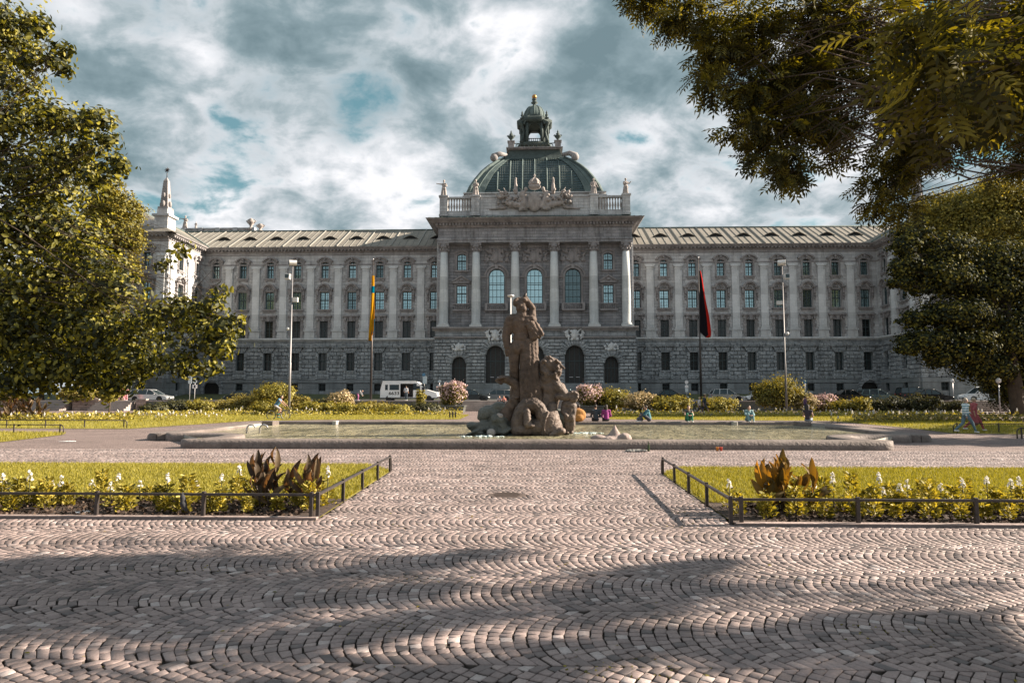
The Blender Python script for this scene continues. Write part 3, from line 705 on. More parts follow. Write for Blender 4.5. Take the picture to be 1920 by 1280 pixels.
    # dark room behind the windows
def cornice_prof(z1, z0, ye):
    h = z1-z0
    return [(0.0,z0),(-.12,z0),(-.14,z0+.18*h),(-.32,z0+.3*h),(-.36,z0+.5*h),(ye*.72,z0+.58*h),(ye*.76,z0+.75*h),(ye*.92,z0+.8*h),(ye,z1),(0.0,z1)]
def facade(O, rz, x0, x1, bays, skip=(), cap=True, pilx=None, portal=None):
    """one stretch of the ordinary palace front: x0..x1 along u, windows at bays"""
    xf = frame_xf(O, rz)
    holes = []
    for b in bays:
        for k, (z0, z1, w) in WIN.items():
            if portal == b and k in ('base',): continue
            if (k, b) in skip: continue
            holes.append((b-w/2, b+w/2, z0, z1)); place(k, xf(b, .3 if k != 'base' else .1, z0), rz)
    up = [h for h in holes if h[2] > z_str0]; lo = [h for h in holes if h[2] < z_str0]
    if portal is not None: lo.append((portal-1.7, portal+1.7, 0.0, HW(716)))
    mb = MB(); wall_holes(mb, x0, x1, z_str0, z_cor0+.05, up); mb.build('upper_wall', M['stone_up'], pal, (O[0],O[1],0), rz)
    mb = MB(); wall_holes(mb, x0, x1, -1.2, z_str0, lo)
    # rusticated courses standing proud of the wall
    n = 9; ch = (z_str0-.5-z_pl)/n
    for i in range(n):
        a, b = z_pl+i*ch+.035, z_pl+(i+1)*ch-.035
        edges = [x0]
        for q in sorted(bays): edges += [q-WIN['ground'][2]/2-.30, q+WIN['ground'][2]/2+.30] if not (i > 6) else [q-1.35, q+1.35]
        edges.append(x1)
        for k in range(0, len(edges), 2):
            l, r = edges[k], edges[k+1]
            if r-l < .1: continue
            m_ = max(1, round((r-l)/1.45)); sh = .5 if (i % 2 and m_ > 1) else 0
            cuts = [l]+[l+(r-l)*(t+sh)/m_ for t in range(0 if sh else 1, m_)]+[r]
            for c, d in zip(cuts, cuts[1:]):
                if d-c > .12: mb.taper(c+.02, d-.02, -.12, .1, a, c+.02, d-.02, -.12, .1, b); mb.taper(c+.07,d-.07,-.24,-.12,a+.05,c+.07,d-.07,-.24,-.12,b-.05)
    mb.build('rusticated_wall', M['stone_base'], pal, (O[0],O[1],0), rz)
    mb = MB()
    edges = [x0]
    for q in sorted(bays):
        hw = 1.7 if portal == q else WIN['base'][2]/2
        edges += [q-hw, q+hw]
    edges.append(x1)
    for k in range(0, len(edges), 2): mb.box(edges[k], edges[k+1], -.32, 0.05, -1.3, HW(719))
    mb.box(x0, x1, -.40, 0.05, HW(719), HW(717.5)) if portal is None else None
    mb.box(x0, x1, -.36, 0.05, HW(717.5), z_pl)
    if portal is not None:
        pass
    mb.build('plinth', M['stone_plinth'], pal, (O[0],O[1],0), rz)
    mb = MB(); mb.extrude_x([(0.02,z_str0),(-.2,z_str0),(-.26,z_str0+.12),(-.5,z_str0+.2),(-.5,z_str1-.06),(-.3,z_str1),(0.02,z_str1)], x0, x1)
    mb.build('string_course', M['stone_smooth'], pal, (O[0],O[1],0), rz)
    mb = MB(); mb.extrude_x(cornice_prof(z_eave, z_cor0, -1.25), x0, x1)
    nb = int((x1-x0)/.62)
    for i in range(nb):
        u = x0+(x1-x0)*(i+.5)/nb; mb.box(u-.14, u+.14, -.85, -.3, z_cor0+.36*(z_eave-z_cor0), z_cor0+.56*(z_eave-z_cor0))
    mb.box(x0, x1, -.1, .02, HW(497.5), HW(495)); mb.box(x0,x1,-.07,.02,HW(478.5),HW(476.5))
    mb.build('cornice', M['stone_trim'], pal, (O[0],O[1],0), rz)
    # quiet panelling and pilasters between the bays
    zb_, zt_ = z_str1, HW(497.5)
    pb, pt = HW(618), HW(503)
    bb = sorted(bays)
    pil = pilx if pilx is not None else [(a+b)/2 for a, b in zip(bb, bb[1:])]
    for u in pil:
        if 'pil' not in PROTO:
            mb = MB(); w = .62
            mb.box(-w-.22, w+.22, -.42, .02, zb_-z_str1, pb-z_str1-.35); mb.box(-w-.34, w+.34, -.52, .02, pb-z_str1-.35, pb-z_str1-.15)
            mb.box(-w-.12, w+.12, -.4, .02, pb-z_str1-.15, pb-z_str1+.2)
            mb.box(-w, w, -.28, .02, pb-z_str1+.2, pt-z_str1-.5)
            mb.box(-w-.06, w+.06, -.36, .02, pt-z_str1-.5, pt-z_str1-.38); mb.box(-w, w, -.31, .02, pt-z_str1-.38, pt-z_str1-.12)
            mb.box(-w-.14, w+.14, -.46, .02, pt-z_str1-.12, pt-z_str1+.06)
            mb.box(-w-.3, w+.3, -.34, .02, pt-z_str1+.06, pt-z_str1+.45)
            nn = 17; q0, q1 = pb+.2-z_str1, pt-.6-z_str1; mb.m = 1
            for i in range(nn):
                a = q0+(q1-q0)*i/nn; b = a+(q1-q0)/nn-.05
                for sg in (-1,1): mb.box(*(sorted((sg*.6, sg*(1.0 if i % 2 else 1.22)))), -.09, .02, a, b)
            PROTO['pil'] = mb.build('pilaster', [M['stone_smooth'], M['stone_up']], pal)
            o = PROTO['pil']
        else: o = copy_tree(PROTO['pil'], pal)
        o.location = xf(u, 0, z_str1); o.rotation_euler = (0,0,rz)
baysR = [XI+i*STEP for i in range(9)]; baysL = [-b for b in baysR]
facade((0,0), 0, XCEN-.5, XCOR, baysR, pilx=[b+STEP/2 for b in baysR[:-1]], portal=baysR[-1])
facade((0,0), 0, -XCOR, -XCEN+.5, baysL, pilx=[b-STEP/2 for b in baysL[:-1]], portal=baysL[-1])
PD = 12.0
for sg in (-1, 1):
    rz = R(90)*-sg                       # left return looks towards +x, right return towards -x
    O = (sg*XCOR, 0)
    if sg < 0: facade(O, R(90), -PD, 0, [-2.6, -8.2], pilx=[-5.4, -10.9])
    else:      facade(O, R(-90), 0, PD, [2.6, 8.2], pilx=[5.4, 10.9])
    O2 = (sg*XCOR, -PD)
    if sg < 0: facade(O2, 0, -13, 0, [-3.4, -9.2], pilx=[-1.0, -6.3, -12])
    else:      facade(O2, 0, 0, 13, [3.4, 9.2], pilx=[1.0, 6.3, 12])
# mass behind the fronts
mb = MB()
mb.box(-XCOR-13, XCOR+13, 14.0, 14.3, -1, z_eave)
for sg in (-1,1):
    mb.box(*(sorted((sg*(XCOR+13), sg*(XCOR+12.7)))), -PD, 14, -1, z_eave)
    mb.box(*(sorted((sg*(XCEN-.4), sg*(XCEN-.1)))), -5, 14, -1, z_eave)
mb.build('rear_wall', M['stone_up'], pal)
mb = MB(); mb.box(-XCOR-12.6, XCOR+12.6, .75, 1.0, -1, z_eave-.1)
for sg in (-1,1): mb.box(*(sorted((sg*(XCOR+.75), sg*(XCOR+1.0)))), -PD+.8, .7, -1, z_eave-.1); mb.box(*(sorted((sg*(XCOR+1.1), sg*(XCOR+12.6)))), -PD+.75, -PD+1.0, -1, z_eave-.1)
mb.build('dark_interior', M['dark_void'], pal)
# round-headed carriage portals in the last bays
for b in (baysR[-1], baysL[-1]):
    o = MB(); o.box(-1.5,1.5,.3,.4,0,HW(717)+.4); dr = o.build('carriage_door', M['door'], pal, (b,0,0))
    s = MB()
    hh = HW(716)
    s.arc_band(0, hh-1.3, 1.45, 2.1, R(20), R(160), -.55, 0.0, 9)
    for g in (-1,1):
        for k in range(4): s.box(*(sorted((g*1.4, g*(2.1 if k%2 else 1.9)))), -.5, 0.0, hh*.78*k/4, hh*.78*(k+1)/4-.05)
    s.box(-.3,.3,-.7,0,hh+.3,hh+1.0)
    s.build('surround', M['stone_base'], dr)

# ---- roofs of the wings
RY = 8.0; z_rdg = W(650,433,YW+RY).z-ZB
print('ridge', z_rdg, 'eave', z_eave)
def roof_mesh(): 
    e = z_eave+.02; r = z_rdg
    for sg in (-1,1):
        mb = MB(); a, b = sg*(XCEN-1), sg*XCOR
        bb = sg*(XCOR+RY+.0)
        mb.add([(a,-1.2,e),(sg*(XCOR-1.2),-1.2,e),(bb,RY,r),(a,RY,r)], [(0,1,2,3)])
        mb.add([(a,RY,r),(bb,RY,r),(sg*(XCOR+13),15.2,e),(a,15.2,e)], [(0,1,2,3)])
        # pavilion roof: ridge runs forward
        mb.add([(sg*(XCOR-1.2),-1.2,e),(sg*(XCOR-1.2),-PD-1.2,e),(sg*(XCOR+RY),-PD+4,r),(bb,RY,r)], [(0,1,2,3)])
        mb.add([(sg*(XCOR-1.2),-PD-1.2,e),(sg*(XCOR+14.2),-PD-1.2,e),(sg*(XCOR+RY),-PD+4,r)], [(0,1,2)])
        mb.add([(sg*(XCOR+14.2),-PD-1.2,e),(sg*(XCOR+14.2),15.2,e),(bb,RY,r),(sg*(XCOR+RY),-PD+4,r)], [(0,1,2,3)])
        # standing seams, every fourth a raised firewall rib
        mb.m = 1; ms = mr = mb; n = 36; tot = XCOR-XCEN+1
        for i in range(n+8):
            x = XCEN-1+ i*tot/n
            if x > XCOR+RY-.4: break
            y0 = -1.2 if x < XCOR-1.2 else -1.2+(x-XCOR+1.2)
            f0 = (y0+1.2)/(RY+1.2)
            P0 = Vector((sg*x, y0, e+(r-e)*f0)); P1 = Vector((sg*x, RY, r))
            if i % 4 == 0: mr.tube([P0+Vector((0,0,.06)), P1+Vector((0,0,.06))], .14, 5, False)
            else: ms.tube([P0+Vector((0,0,.03)), P1+Vector((0,0,.03))], .065, 4, False)
        for i in range(10):
            y = -1.2 - i*1.15
            if y < -PD-.5: break
            ms.tube([(sg*(XCOR-1.2), y, e+.03), (sg*(XCOR+RY), max(y+ (RY+1.2)*.0, -PD+4), r+.03)], .065, 4, False)
        mb.build('roof', [M['copper_brown'], M['seam']], pal)
        g = MB(); g.tube([(a,RY,r+.08),(bb,RY,r+.08)], .16, 6); g.tube([(bb,RY,r+.08),(sg*(XCOR+RY),-PD+4,r+.08)], .16, 6)
        g.tube([(sg*(XCOR-1.2),-1.2,e+.08),(bb,RY,r+.08)], .16, 6)
        g.build('ridge_cap', M['copper'], pal)
roof_mesh()
def mk_dormer():
    mb = MB(); pr = []
    n = 8
    vs = []; 
    L = 2.6
    for i in range(n+1):
        t = -1+2*i/n; x = t*1.35; h = .62*math.cos(t*PI/2)**1.2
        vs.append((x, 0, h)); 
    V = vs + [(x*.25, L, .12+.9) for x, _, h in vs]
    V = [(x,y,z) for x,y,z in V]
    mb.add(V, [(i, i+1, i+n+2, i+n+1) for i in range(n)], True)
    mb.add([(x*1.06,-.12,h+.05) for x,_,h in vs]+[(x,.05,h+.02) for x,_,h in vs], [(i,i+1,i+n+2,i+n+1) for i in range(n)], True)
    o = mb.build('dormer', M['copper_brown'], pal)
    m2 = MB(); m2.add([(x,.1,z-.02) for x,_,z in vs]+[(1.35,.1,-.3),(-1.35,.1,-.3)], [tuple(range(n+3))]); m2.build('louvre', M['dark_void'], o)
    return o
dproto = None
slope = (z_rdg-z_eave)/(RY+1.2)
for sg in (-1,1):
    for i in range(9):
        x = XI + STEP*i
        o = mk_dormer() if dproto is None else copy_tree(dproto, pal)
        dproto = dproto or o
        o.location = (sg*x, -1.2+3.9, z_eave+slope*3.9+.0)

# ================================================================== central block (front at YC)
CY = YC-YW                                   # -6
zc = {k: HC(v) for k, v in dict(base=738, course0=728, ledge0=619, ledge1=612.7, colb=604.7, capb=471.6, capt=454.7, ent0=453.5, arch1=446.5, cor0=427, cor1=412.5, top=401).items()}
print('central', {k: round(v,2) for k, v in zc.items()})
def CX(px, Y=YC): return W(px, 560, Y).x
xc_all = [CX(p) for p in (828,889,963,1036.5,1110.5,1172)]
xcols = [ (xc_all[i]-xc_all[5-i])/2 for i in range(6) ]
# lower storey wall with five arches
bigx = (CX(1074)-CX(926))/2; smx = (CX(1142)-CX(858))/2
WL = 2*XCEN
doors = [(-smx,1.2,HC(666.6),HC(729)),(smx,1.2,HC(666.6),HC(729)),(-bigx,1.6,HC(646),HC(729)),(0,1.6,HC(646),HC(729)),(bigx,1.6,HC(646),HC(729))]
mb = MB()
holes = [(x-hw, x+hw, zb_, zt-hw) for x, hw, zt, zb_ in doors]
full = [(x-hw, x+hw, zb_, zt) for x, hw, zt, zb_ in doors]
wall_holes(mb, -XCEN, XCEN, -1, zc['ledge0'], full, 0, 1.2)
for x, hw, zt, zb_ in doors:
    n = 12; zs = zt-hw
    for i in range(n):
        a = x-hw+2*hw*i/n; b = x-hw+2*hw*(i+1)/n
        fa = zs+math.sqrt(max(0,hw*hw-(a-x)**2)); fb = zs+math.sqrt(max(0,hw*hw-(b-x)**2))
        mb.prism_xz([(a,fa),(b,fb),(b,zt),(a,zt)], .003, 1.15, True)
for sg in (-1,1): mb.box(*(sorted((sg*XCEN, sg*(XCEN-.3)))), .3, 6, -1, zc['ledge0'])
c0, c1 = HC(718), HC(636); n = 13
for i in range(n):
    a = c0+(c1-c0)*i/n+.03; b = c0+(c1-c0)*(i+1)/n-.03
    ed = [-XCEN]
    for x, hw, zt, zb_ in sorted(doors):
        zs = zt-hw; r = hw+.75; zm = (a+b)/2
        if zm < zs: e = hw+.12
        elif zm < zs+r: e = math.sqrt(r*r-(zm-zs)**2)
        else: continue
        ed += [x-e, x+e]
    ed.append(XCEN)
    for k in range(0, len(ed), 2):
        l, r_ = ed[k], ed[k+1]
        if r_-l < .2: continue
        m_ = max(1, round((r_-l)/1.3)); sh = .5 if i % 2 and m_ > 1 else 0
        cuts = [l]+[l+(r_-l)*(t+sh)/m_ for t in range(0 if sh else 1, m_)]+[r_]
        for c, d in zip(cuts, cuts[1:]):
            if d-c > .15: mb.box(c+.02, d-.02, -.14, .05, a, b); mb.box(c+.08, d-.08, -.3, -.14, a+.06, b-.06)
for sg in (-1,1):
    for i in range(n):
        a = c0+(c1-c0)*i/n+.03; b = c0+(c1-c0)*(i+1)/n-.03
        mb.box(*(sorted((sg*(XCEN-.05), sg*(XCEN+.2)))), .2, 5.8, a, b)
mb.build('entrance_storey_wall', M['stone_base'], pal, (0,CY,0))
for x, hw, zt, zb_ in doors:
    big = hw > 1.5
    d = MB(); d.box(-hw, hw, 1.0, 1.1, 0, zt-zb_)
    dr = d.build('entrance_door', M['door'], pal, (x, CY, zb_))
    d = MB()
    for k in (-1,0,1): d.box(k*hw*.5-.05, k*hw*.5+.05, .9, .99, 0, zt-zb_-hw*(.15 if k == 0 else .35))
    d.box(-hw, hw, .88, .99, (zt-zb_)*.62, (zt-zb_)*.62+.14)
    d.build('door_frame', M['frame'], dr)
    if big:
        d = MB()
        for k in (-1,1): d.box(*(sorted((k*.25, k*.85))), .84, .88, 1.9, 2.02)
        d.build('door_plate', M['metal_grey'], dr)
    s = MB(); nv = 15 if big else 11; zs = zt-zb_-hw
    for k in range(nv):
        a0 = PI*k/nv; a1 = PI*(k+1)/nv; ro = hw+(.95 if k%2 == 0 else .78)
        s.arc_band(0, zs, hw, ro, a0+.018, a1-.018, -.42 if k%2 == 0 else -.34, -.001, 1)
    s.arc_band(0, zs, hw-.14, hw-.001, 0, PI, -.2, .6, 14)
    s.build('archivolt', M['stone_base'], dr)
# crests over the doors
def relief(name, x, z, w, h, n, mat, parent, loc, dep=.45, seed=0, base=True):
    g = random.Random(seed); pr = []
    for i in range(n):
        u, v = g.uniform(0,1), g.uniform(-1,1)
        px = u*w/2; pz = v*h/2*(1-.35*u)
        r = g.uniform(.06,.15)*min(w,h)
        for sg in (-1,1):
            if g.random() < .5: pr.append(('e',(x+sg*px,-dep*.4*g.uniform(.3,1),z+pz),(r*g.uniform(.6,1.4),dep*.6,r*g.uniform(.6,1.3)),(0,g.uniform(-1,1),0)))
            else:
                a = Vector((x+sg*px,-dep*.5,z+pz)); b = a+Vector((sg*g.uniform(-.2,.3)*w*.5,0,g.uniform(-.3,.3)*h*.6)); pr.append(('c',a,b,r*.55,r*.3))
    if base: pr.append(('e',(x,-.1,z),(w*.2,dep,h*.42)))
    return sculpt(name, pr, mat, .07, 1, parent, loc)
for k, x in enumerate((-bigx, 0, bigx)): relief('cartouche', 0, 0, 3.0, 2.2, 16, M['stone_smooth'], pal, (x, CY-.25, HC(627)), .45, 3)
for k, x in enumerate((-smx, smx)): relief('cartouche', 0, 0, 2.2, 1.6, 14, M['stone_smooth'], pal, (x, CY-.25, HC(650)), .4, 5)
mb = MB()
mb.extrude_x([(0.0,HC(633)),(-.5,HC(633)),(-.5,HC(631)),(0.0,HC(630))], -XCEN-.1, XCEN+.1)
z0, z1 = HC(620), zc['ledge1']
mb.extrude_x([(0.3,z0),(-.3,z0),(-.4,z0+.2),(-.75,z0+.35),(-.8,z1-.05),(-.6,z1),(0.3,z1)], -XCEN-.4, XCEN+.4)
mb.build('entrance_cornice', M['stone_trim'], pal, (0,CY,0))
mb = MB(); mb.box(-XCEN-.15, XCEN+.15, -.25, .0, -1.3, HC(718)-.02); 
mb.build('entrance_plinth', M['stone_plinth'], pal, (0,CY,0))
# steps before the doors
for x, hw, zt, zb_ in doors[2:]:
    mb = MB()
    for k in range(6): mb.box(-hw-.4-.0*k, hw+.4, -.3-.35*(6-k), -.26, -.6+(zb_+.6)*k/6, -.6+(zb_+.6)*(k+1)/6)
    mb.build('door_steps', M['stone_plinth'], pal, (x,CY,0))
# upper wall
UY = 1.4
zu0, zu1 = zc['ledge1']-.02, zc['ent0']
sbx = (CX(1139.5)-CX(860.5))/2; bwx = (CX(1072)-CX(927))/2
cw = dict(a=(HC(502.5),HC(471.6),1.55), b=(HC(567),HC(532),1.7), c=(HC(567),HC(500.6),2.7))
holes = []
for sg in (-1,1):
    for k in 'ab': holes.append((sg*sbx-cw[k][2]/2, sg*sbx+cw[k][2]/2, cw[k][0], cw[k][1]))
for x in (-bwx,0,bwx): holes.append((x-1.35,x+1.35,cw['c'][0],cw['c'][1]))
mb = MB(); wall_holes(mb, -XCEN+.5, XCEN-.5, zu0, zu1, holes, 0, .6)
for x in (-bwx,0,bwx):
    hw = 1.35; zt = cw['c'][1]; zs = zt-hw; nn = 12
    for i in range(nn):
        a = x-hw+2*hw*i/nn; b = x-hw+2*hw*(i+1)/nn
        mb.prism_xz([(a,zs+math.sqrt(max(0,hw*hw-(a-x)**2))),(b,zs+math.sqrt(max(0,hw*hw-(b-x)**2))),(b,zt),(a,zt)], .003, .55)
for sg in (-1,1): mb.box(*(sorted((sg*(XCEN-.5), sg*(XCEN-.9)))), .05, 6, zu0, zu1)
# flat rusticated strips
for i in range(26):
    a = HC(602)+(HC(515)-HC(602))*i/26; b = a+(HC(515)-HC(602))/26-.06
    for x in (-bwx,0,bwx):
        for sg in (-1,1): mb.box(*(sorted((x+sg*1.75, x+sg*2.75))), -.09, .01, a, b)
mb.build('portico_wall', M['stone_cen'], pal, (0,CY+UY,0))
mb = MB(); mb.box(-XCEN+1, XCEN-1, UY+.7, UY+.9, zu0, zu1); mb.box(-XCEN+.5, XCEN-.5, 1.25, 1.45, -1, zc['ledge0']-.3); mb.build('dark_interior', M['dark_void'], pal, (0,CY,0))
for x in (-bwx,0,bwx):
    z0, z1, w = cw['c']; h = z1-z0
    o = win_frame(w, h, 4, 5, .07, 1.35, .07, .12).build('great_arched_window', M['frame'], pal, (x,CY+UY+.3,z0))
    pane_mb(w, h, 1.35).build('pane', M['glass_sky'], o)
    s = MB(); s.arc_band(0, h-1.35, 1.36, 1.68, 0, PI, -.5, -.3, 14); s.arc_band(0, h-1.35, 1.78, 2.12, 0, PI, -.62, -.3, 14)
    for sg in (-1,1): s.box(*(sorted((sg*1.36, sg*1.68))), -.48, -.3, 0, h-1.35); s.box(*(sorted((sg*1.62, sg*2.75))), -.6,-.3,h-1.55,h-1.3)
    s.box(-.25,.25,-.8,-.3,h-.05,h+.7); s.build('surround', M['stone_trim'], o)
    b = MB(); zb2 = HC(578)-z0
    b.box(-1.9,1.9,-1.1,-.3,zb2-.25,zb2); b.box(-1.9,1.9,-1.1,-.75,-.15,-.0)
    for sg in (-1,1): b.box(*(sorted((sg*1.5,sg*1.95))),-1.12,-.3,zb2,0.04)
    for k in range(9):
        xx = -1.25+k*2.5/8; b.lathe([(.06,0),(.11,.2),(.05,.55),(.09,.72)], (xx,-.92,zb2), 6)
    b.build('balustrade', M['stone_trim'], o)
for k, x in enumerate((-bwx,0,bwx)): relief('relief_panel', 0, 0, 4.4, 2.6, 34, M['stone_trim'], pal, (x, CY+UY-.02, HC(477)), .32, 40)
for sg in (-1,1):
    for k in 'ab':
        z0, z1, w = cw[k]; h = z1-z0; ri = .3 if k == 'a' else 0
        o = win_frame(w, h, 4, 5, .045, ri).build('side_bay_window', M['frame'], pal, (sg*sbx,CY+UY+.3,z0))
        pane_mb(w, h, ri).build('pane', M['glass_sky'], o)
        s = MB()
        if ri: spandrel(s, w, h, ri, -.34, -.02)
        for g in (-1,1): s.box(*(sorted((g*w/2, g*(w/2+.3)))), -.5, -.3, -.1, h+.05)
        if k == 'a': s.arc_band(0, h-.9, 1.3, 1.6, R(42), R(138), -.6,-.3,8); s.box(-w/2-.4,w/2+.4,-.65,-.3,-.35,-.1)
        else:
            s.box(-w/2-.65,w/2+.65,-.7,-.3,h+.35,h+.6)
            s.prism_xz([(-w/2-.7,h+.6),(w/2+.7,h+.6),(0,h+1.5)], -.55,-.3)
            s.prism_xz([(-w/2-.85,h+.7),(-w/2-.55,h+.6),(0,h+1.45),(0,h+1.7)], -.8,-.3); s.prism_xz([(w/2+.55,h+.6),(w/2+.85,h+.7),(0,h+1.7),(0,h+1.45)], -.8,-.3)
            s.ball((0,-.6,h+.95),.3,8,6,(1.4,.7,.9))
            zb2 = HC(578)-z0; s.box(-1.45,1.45,-.95,-.3,zb2-.25,zb2); s.box(-1.45,1.45,-.95,-.65,-.15,0)
            for q in range(7): s.lathe([(.06,0),(.11,.2),(.05,.55),(.09,.72)], (-1.1+q*2.2/6,-.8,zb2), 6)
        s.build('surround', M['stone_trim'], o)
# giant columns
def mk_column():
    mb = MB(); h0 = 0; hb = zc['colb']-zc['ledge1']; hs = zc['capb']-zc['ledge1']; ht = zc['capt']-zc['ledge1']
    mb.box(-1.0,1.0,-1.0,1.0,0,.32); mb.lathe([(.98,.32),(1.0,.42),(.86,.52),(.9,.62),(.74,hb+.05),(.76,hs*.35),(.70,hs*.7),(.62,hs)], (0,0,0), 20)
    o = mb.build('column', M['stone_col'], pal)
    c = MB(); H = ht-hs
    c.lathe([(.66,hs),(.7,hs+.06),(.62,hs+.1),(.70,hs+H*.5),(.95,hs+H*.88)], (0,0,0), 16)
    for ring, zz, rr in ((8,hs+H*.28,.74),(8,hs+H*.55,.82)):
        for k in range(ring):
            a = 2*PI*(k+(.5 if rr > .8 else 0))/ring; c.ball((rr*math.cos(a), rr*math.sin(a), zz), .2, 6, 5, (1,1,1.3))
    for k in range(4):
        a = PI/4+k*PI/2; c.ball((1.0*math.cos(a), 1.0*math.sin(a), hs+H*.75), .24, 8, 6)
    c.box(-.92,.92,-.92,.92,hs+H*.88,ht); c.build('capital', M['stone_trim'], o); return o
colp = None
for i, x in enumerate(xcols):
    o = mk_column() if colp is None else copy_tree(colp, pal)
    colp = colp or o; o.location = (x, CY+.35, zc['ledge1'])
# entablature, great cornice
mb = MB(); xe = XCEN-.35
mb.box(-xe, xe, -.45, 6, zc['capt'], zc['arch1']); mb.box(-xe-.06, xe+.06, -.53, 6, zc['arch1']-.35, zc['arch1']-.02)
mb.box(-xe+.12, xe-.12, -.35, 6, zc['arch1'], zc['cor0']-.0)
for sg in (-1,1): mb.box(*(sorted((sg*(xe-.15), sg*(xe-1.2)))), 0, 6, zc['ledge1'], zc['capt'])
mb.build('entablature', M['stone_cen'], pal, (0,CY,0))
mb = MB(); a, b = zc['cor0'], zc['cor1']; YB = 19.0
P_ = 1.75
for (z0, z1, o0, o1) in ((a, a+.25, .1, .25), (a+.25, a+.7, .25, .3), (a+.7, a+.95, .75, 1.1), (a+.95, b-.2, 1.2, P_-.25), (b-.2, b, P_-.2, P_)):
    mb.taper(-xe-o0, xe+o0, -.45-o0, YB, z0, -xe-o1, xe+o1, -.45-o1, YB, z1)
nb = 62
for i in range(nb):
    u = -xe-.2+(2*xe+.4)*(i+.5)/nb; mb.box(u-.14,u+.14,-1.15,-.6,a+.3,a+.68)
mb.build('great_cornice', M['stone_trim'], pal, (0,CY,0))
# flared copper skirt
zt2 = zc['top']; ax = (W(1178.5,385,YC+1.2).x-W(822,385,YC+1.2).x)/2
mb = MB(); ns = 6
for i in range(ns):
    t0, t1 = i/ns, (i+1)/ns; f = lambda t: (1-t)**2
    e0 = (xe+P_-ax-.05)*f(t0); e1 = (xe+P_-ax-.05)*f(t1)
    g0 = -.45-P_+ (1.0+P_+.35)*(1-f(t0)); g1 = -.45-P_+(1.0+P_+.35)*(1-f(t1))
    mb.taper(-ax-e0, ax+e0, g0, YB, b+(zt2-b)*t0, -ax-e1, ax+e1, g1, YB, b+(zt2-b)*t1)
mb.m = 1; ms = mb
for i in range(34):
    x = -ax+2*ax*(i+.5)/34; pts = []
    for k in range(5):
        t = k/4; f = (1-t)**2; pts.append((x*(1+(xe+P_-ax)*f/ax), -.45-P_+(1.0+P_+.35)*(1-f)-.02, b+(zt2-b)*t+.02))
    ms.tube(pts, .04, 4, False)
mb.build('copper_skirt_roof', [M['copper'], M['copper_dark']], pal, (0,CY,0))
# attic: pedestals, balustrades, solid centre
AYl = CY+1.0; za0, za1 = zc['top'], HC(367,YC+1)
def AX(p0, p1): return (W(p1,385,YC+1).x - W(p0,385,YC+1).x)/2
px_ped = [(AX(822,1178.5), AX(836,1164.5)), (AX(882,1119), AX(897,1104))]
mb = MB()
mb.box(-px_ped[1][0]+.05, px_ped[1][0]-.05, .15, .9, za0, za1-.2); mb.box(-px_ped[1][0], px_ped[1][0], .0, 1.0, za1-.2, za1+.1); mb.box(-px_ped[0][0]+.1, px_ped[0][0]-.1, .02, 1.0, za0-.02, za0+.9)
for k in range(-3,4):
    if k: mb.box(k*2.45-.9,k*2.45+.9,.08,.2,za0+1.3,za1-.6)
for sg in (-1,1):
    for po, pi_ in px_ped:
        mb.box(*(sorted((sg*pi_, sg*po))), -.3, 1.1, za0-.01, za1-.15); mb.box(*(sorted((sg*(pi_-.15), sg*(po+.15)))), -.45, 1.25, za1-.15, za1+.15)
        mb.box(*(sorted((sg*(pi_-.1), sg*(po+.1)))), -.4, 1.2, za0-.01, za0+.3)
    mb.box(*(sorted((sg*px_ped[0][1], sg*px_ped[1][0]))), 0, .75, za1-.35, za1-.05)
    mb.box(*(sorted((sg*ax, sg*(ax-.6)))), 1.1, 14, za0, za1-.1)
mb.build('attic_wall', M['stone_up'], pal, (0,AYl,0))
for sg in (-1,1):
    mb = MB(); nbal = 9; x0, x1 = px_ped[1][0], px_ped[0][1]; hb = za1-.35-(za0+.9)
    for k in range(nbal):
        x = sg*(x0+(x1-x0)*(k+.5)/nbal)
        mb.lathe([(.15,0),(.15,.12),(.08,.2),(.19,hb*.38),(.08,hb*.75),(.14,hb*.88),(.15,hb)], (x,.38,za0+.9), 8)
    mb.build('attic_balustrade', M['stone_stat'], pal, (0,AYl,0))
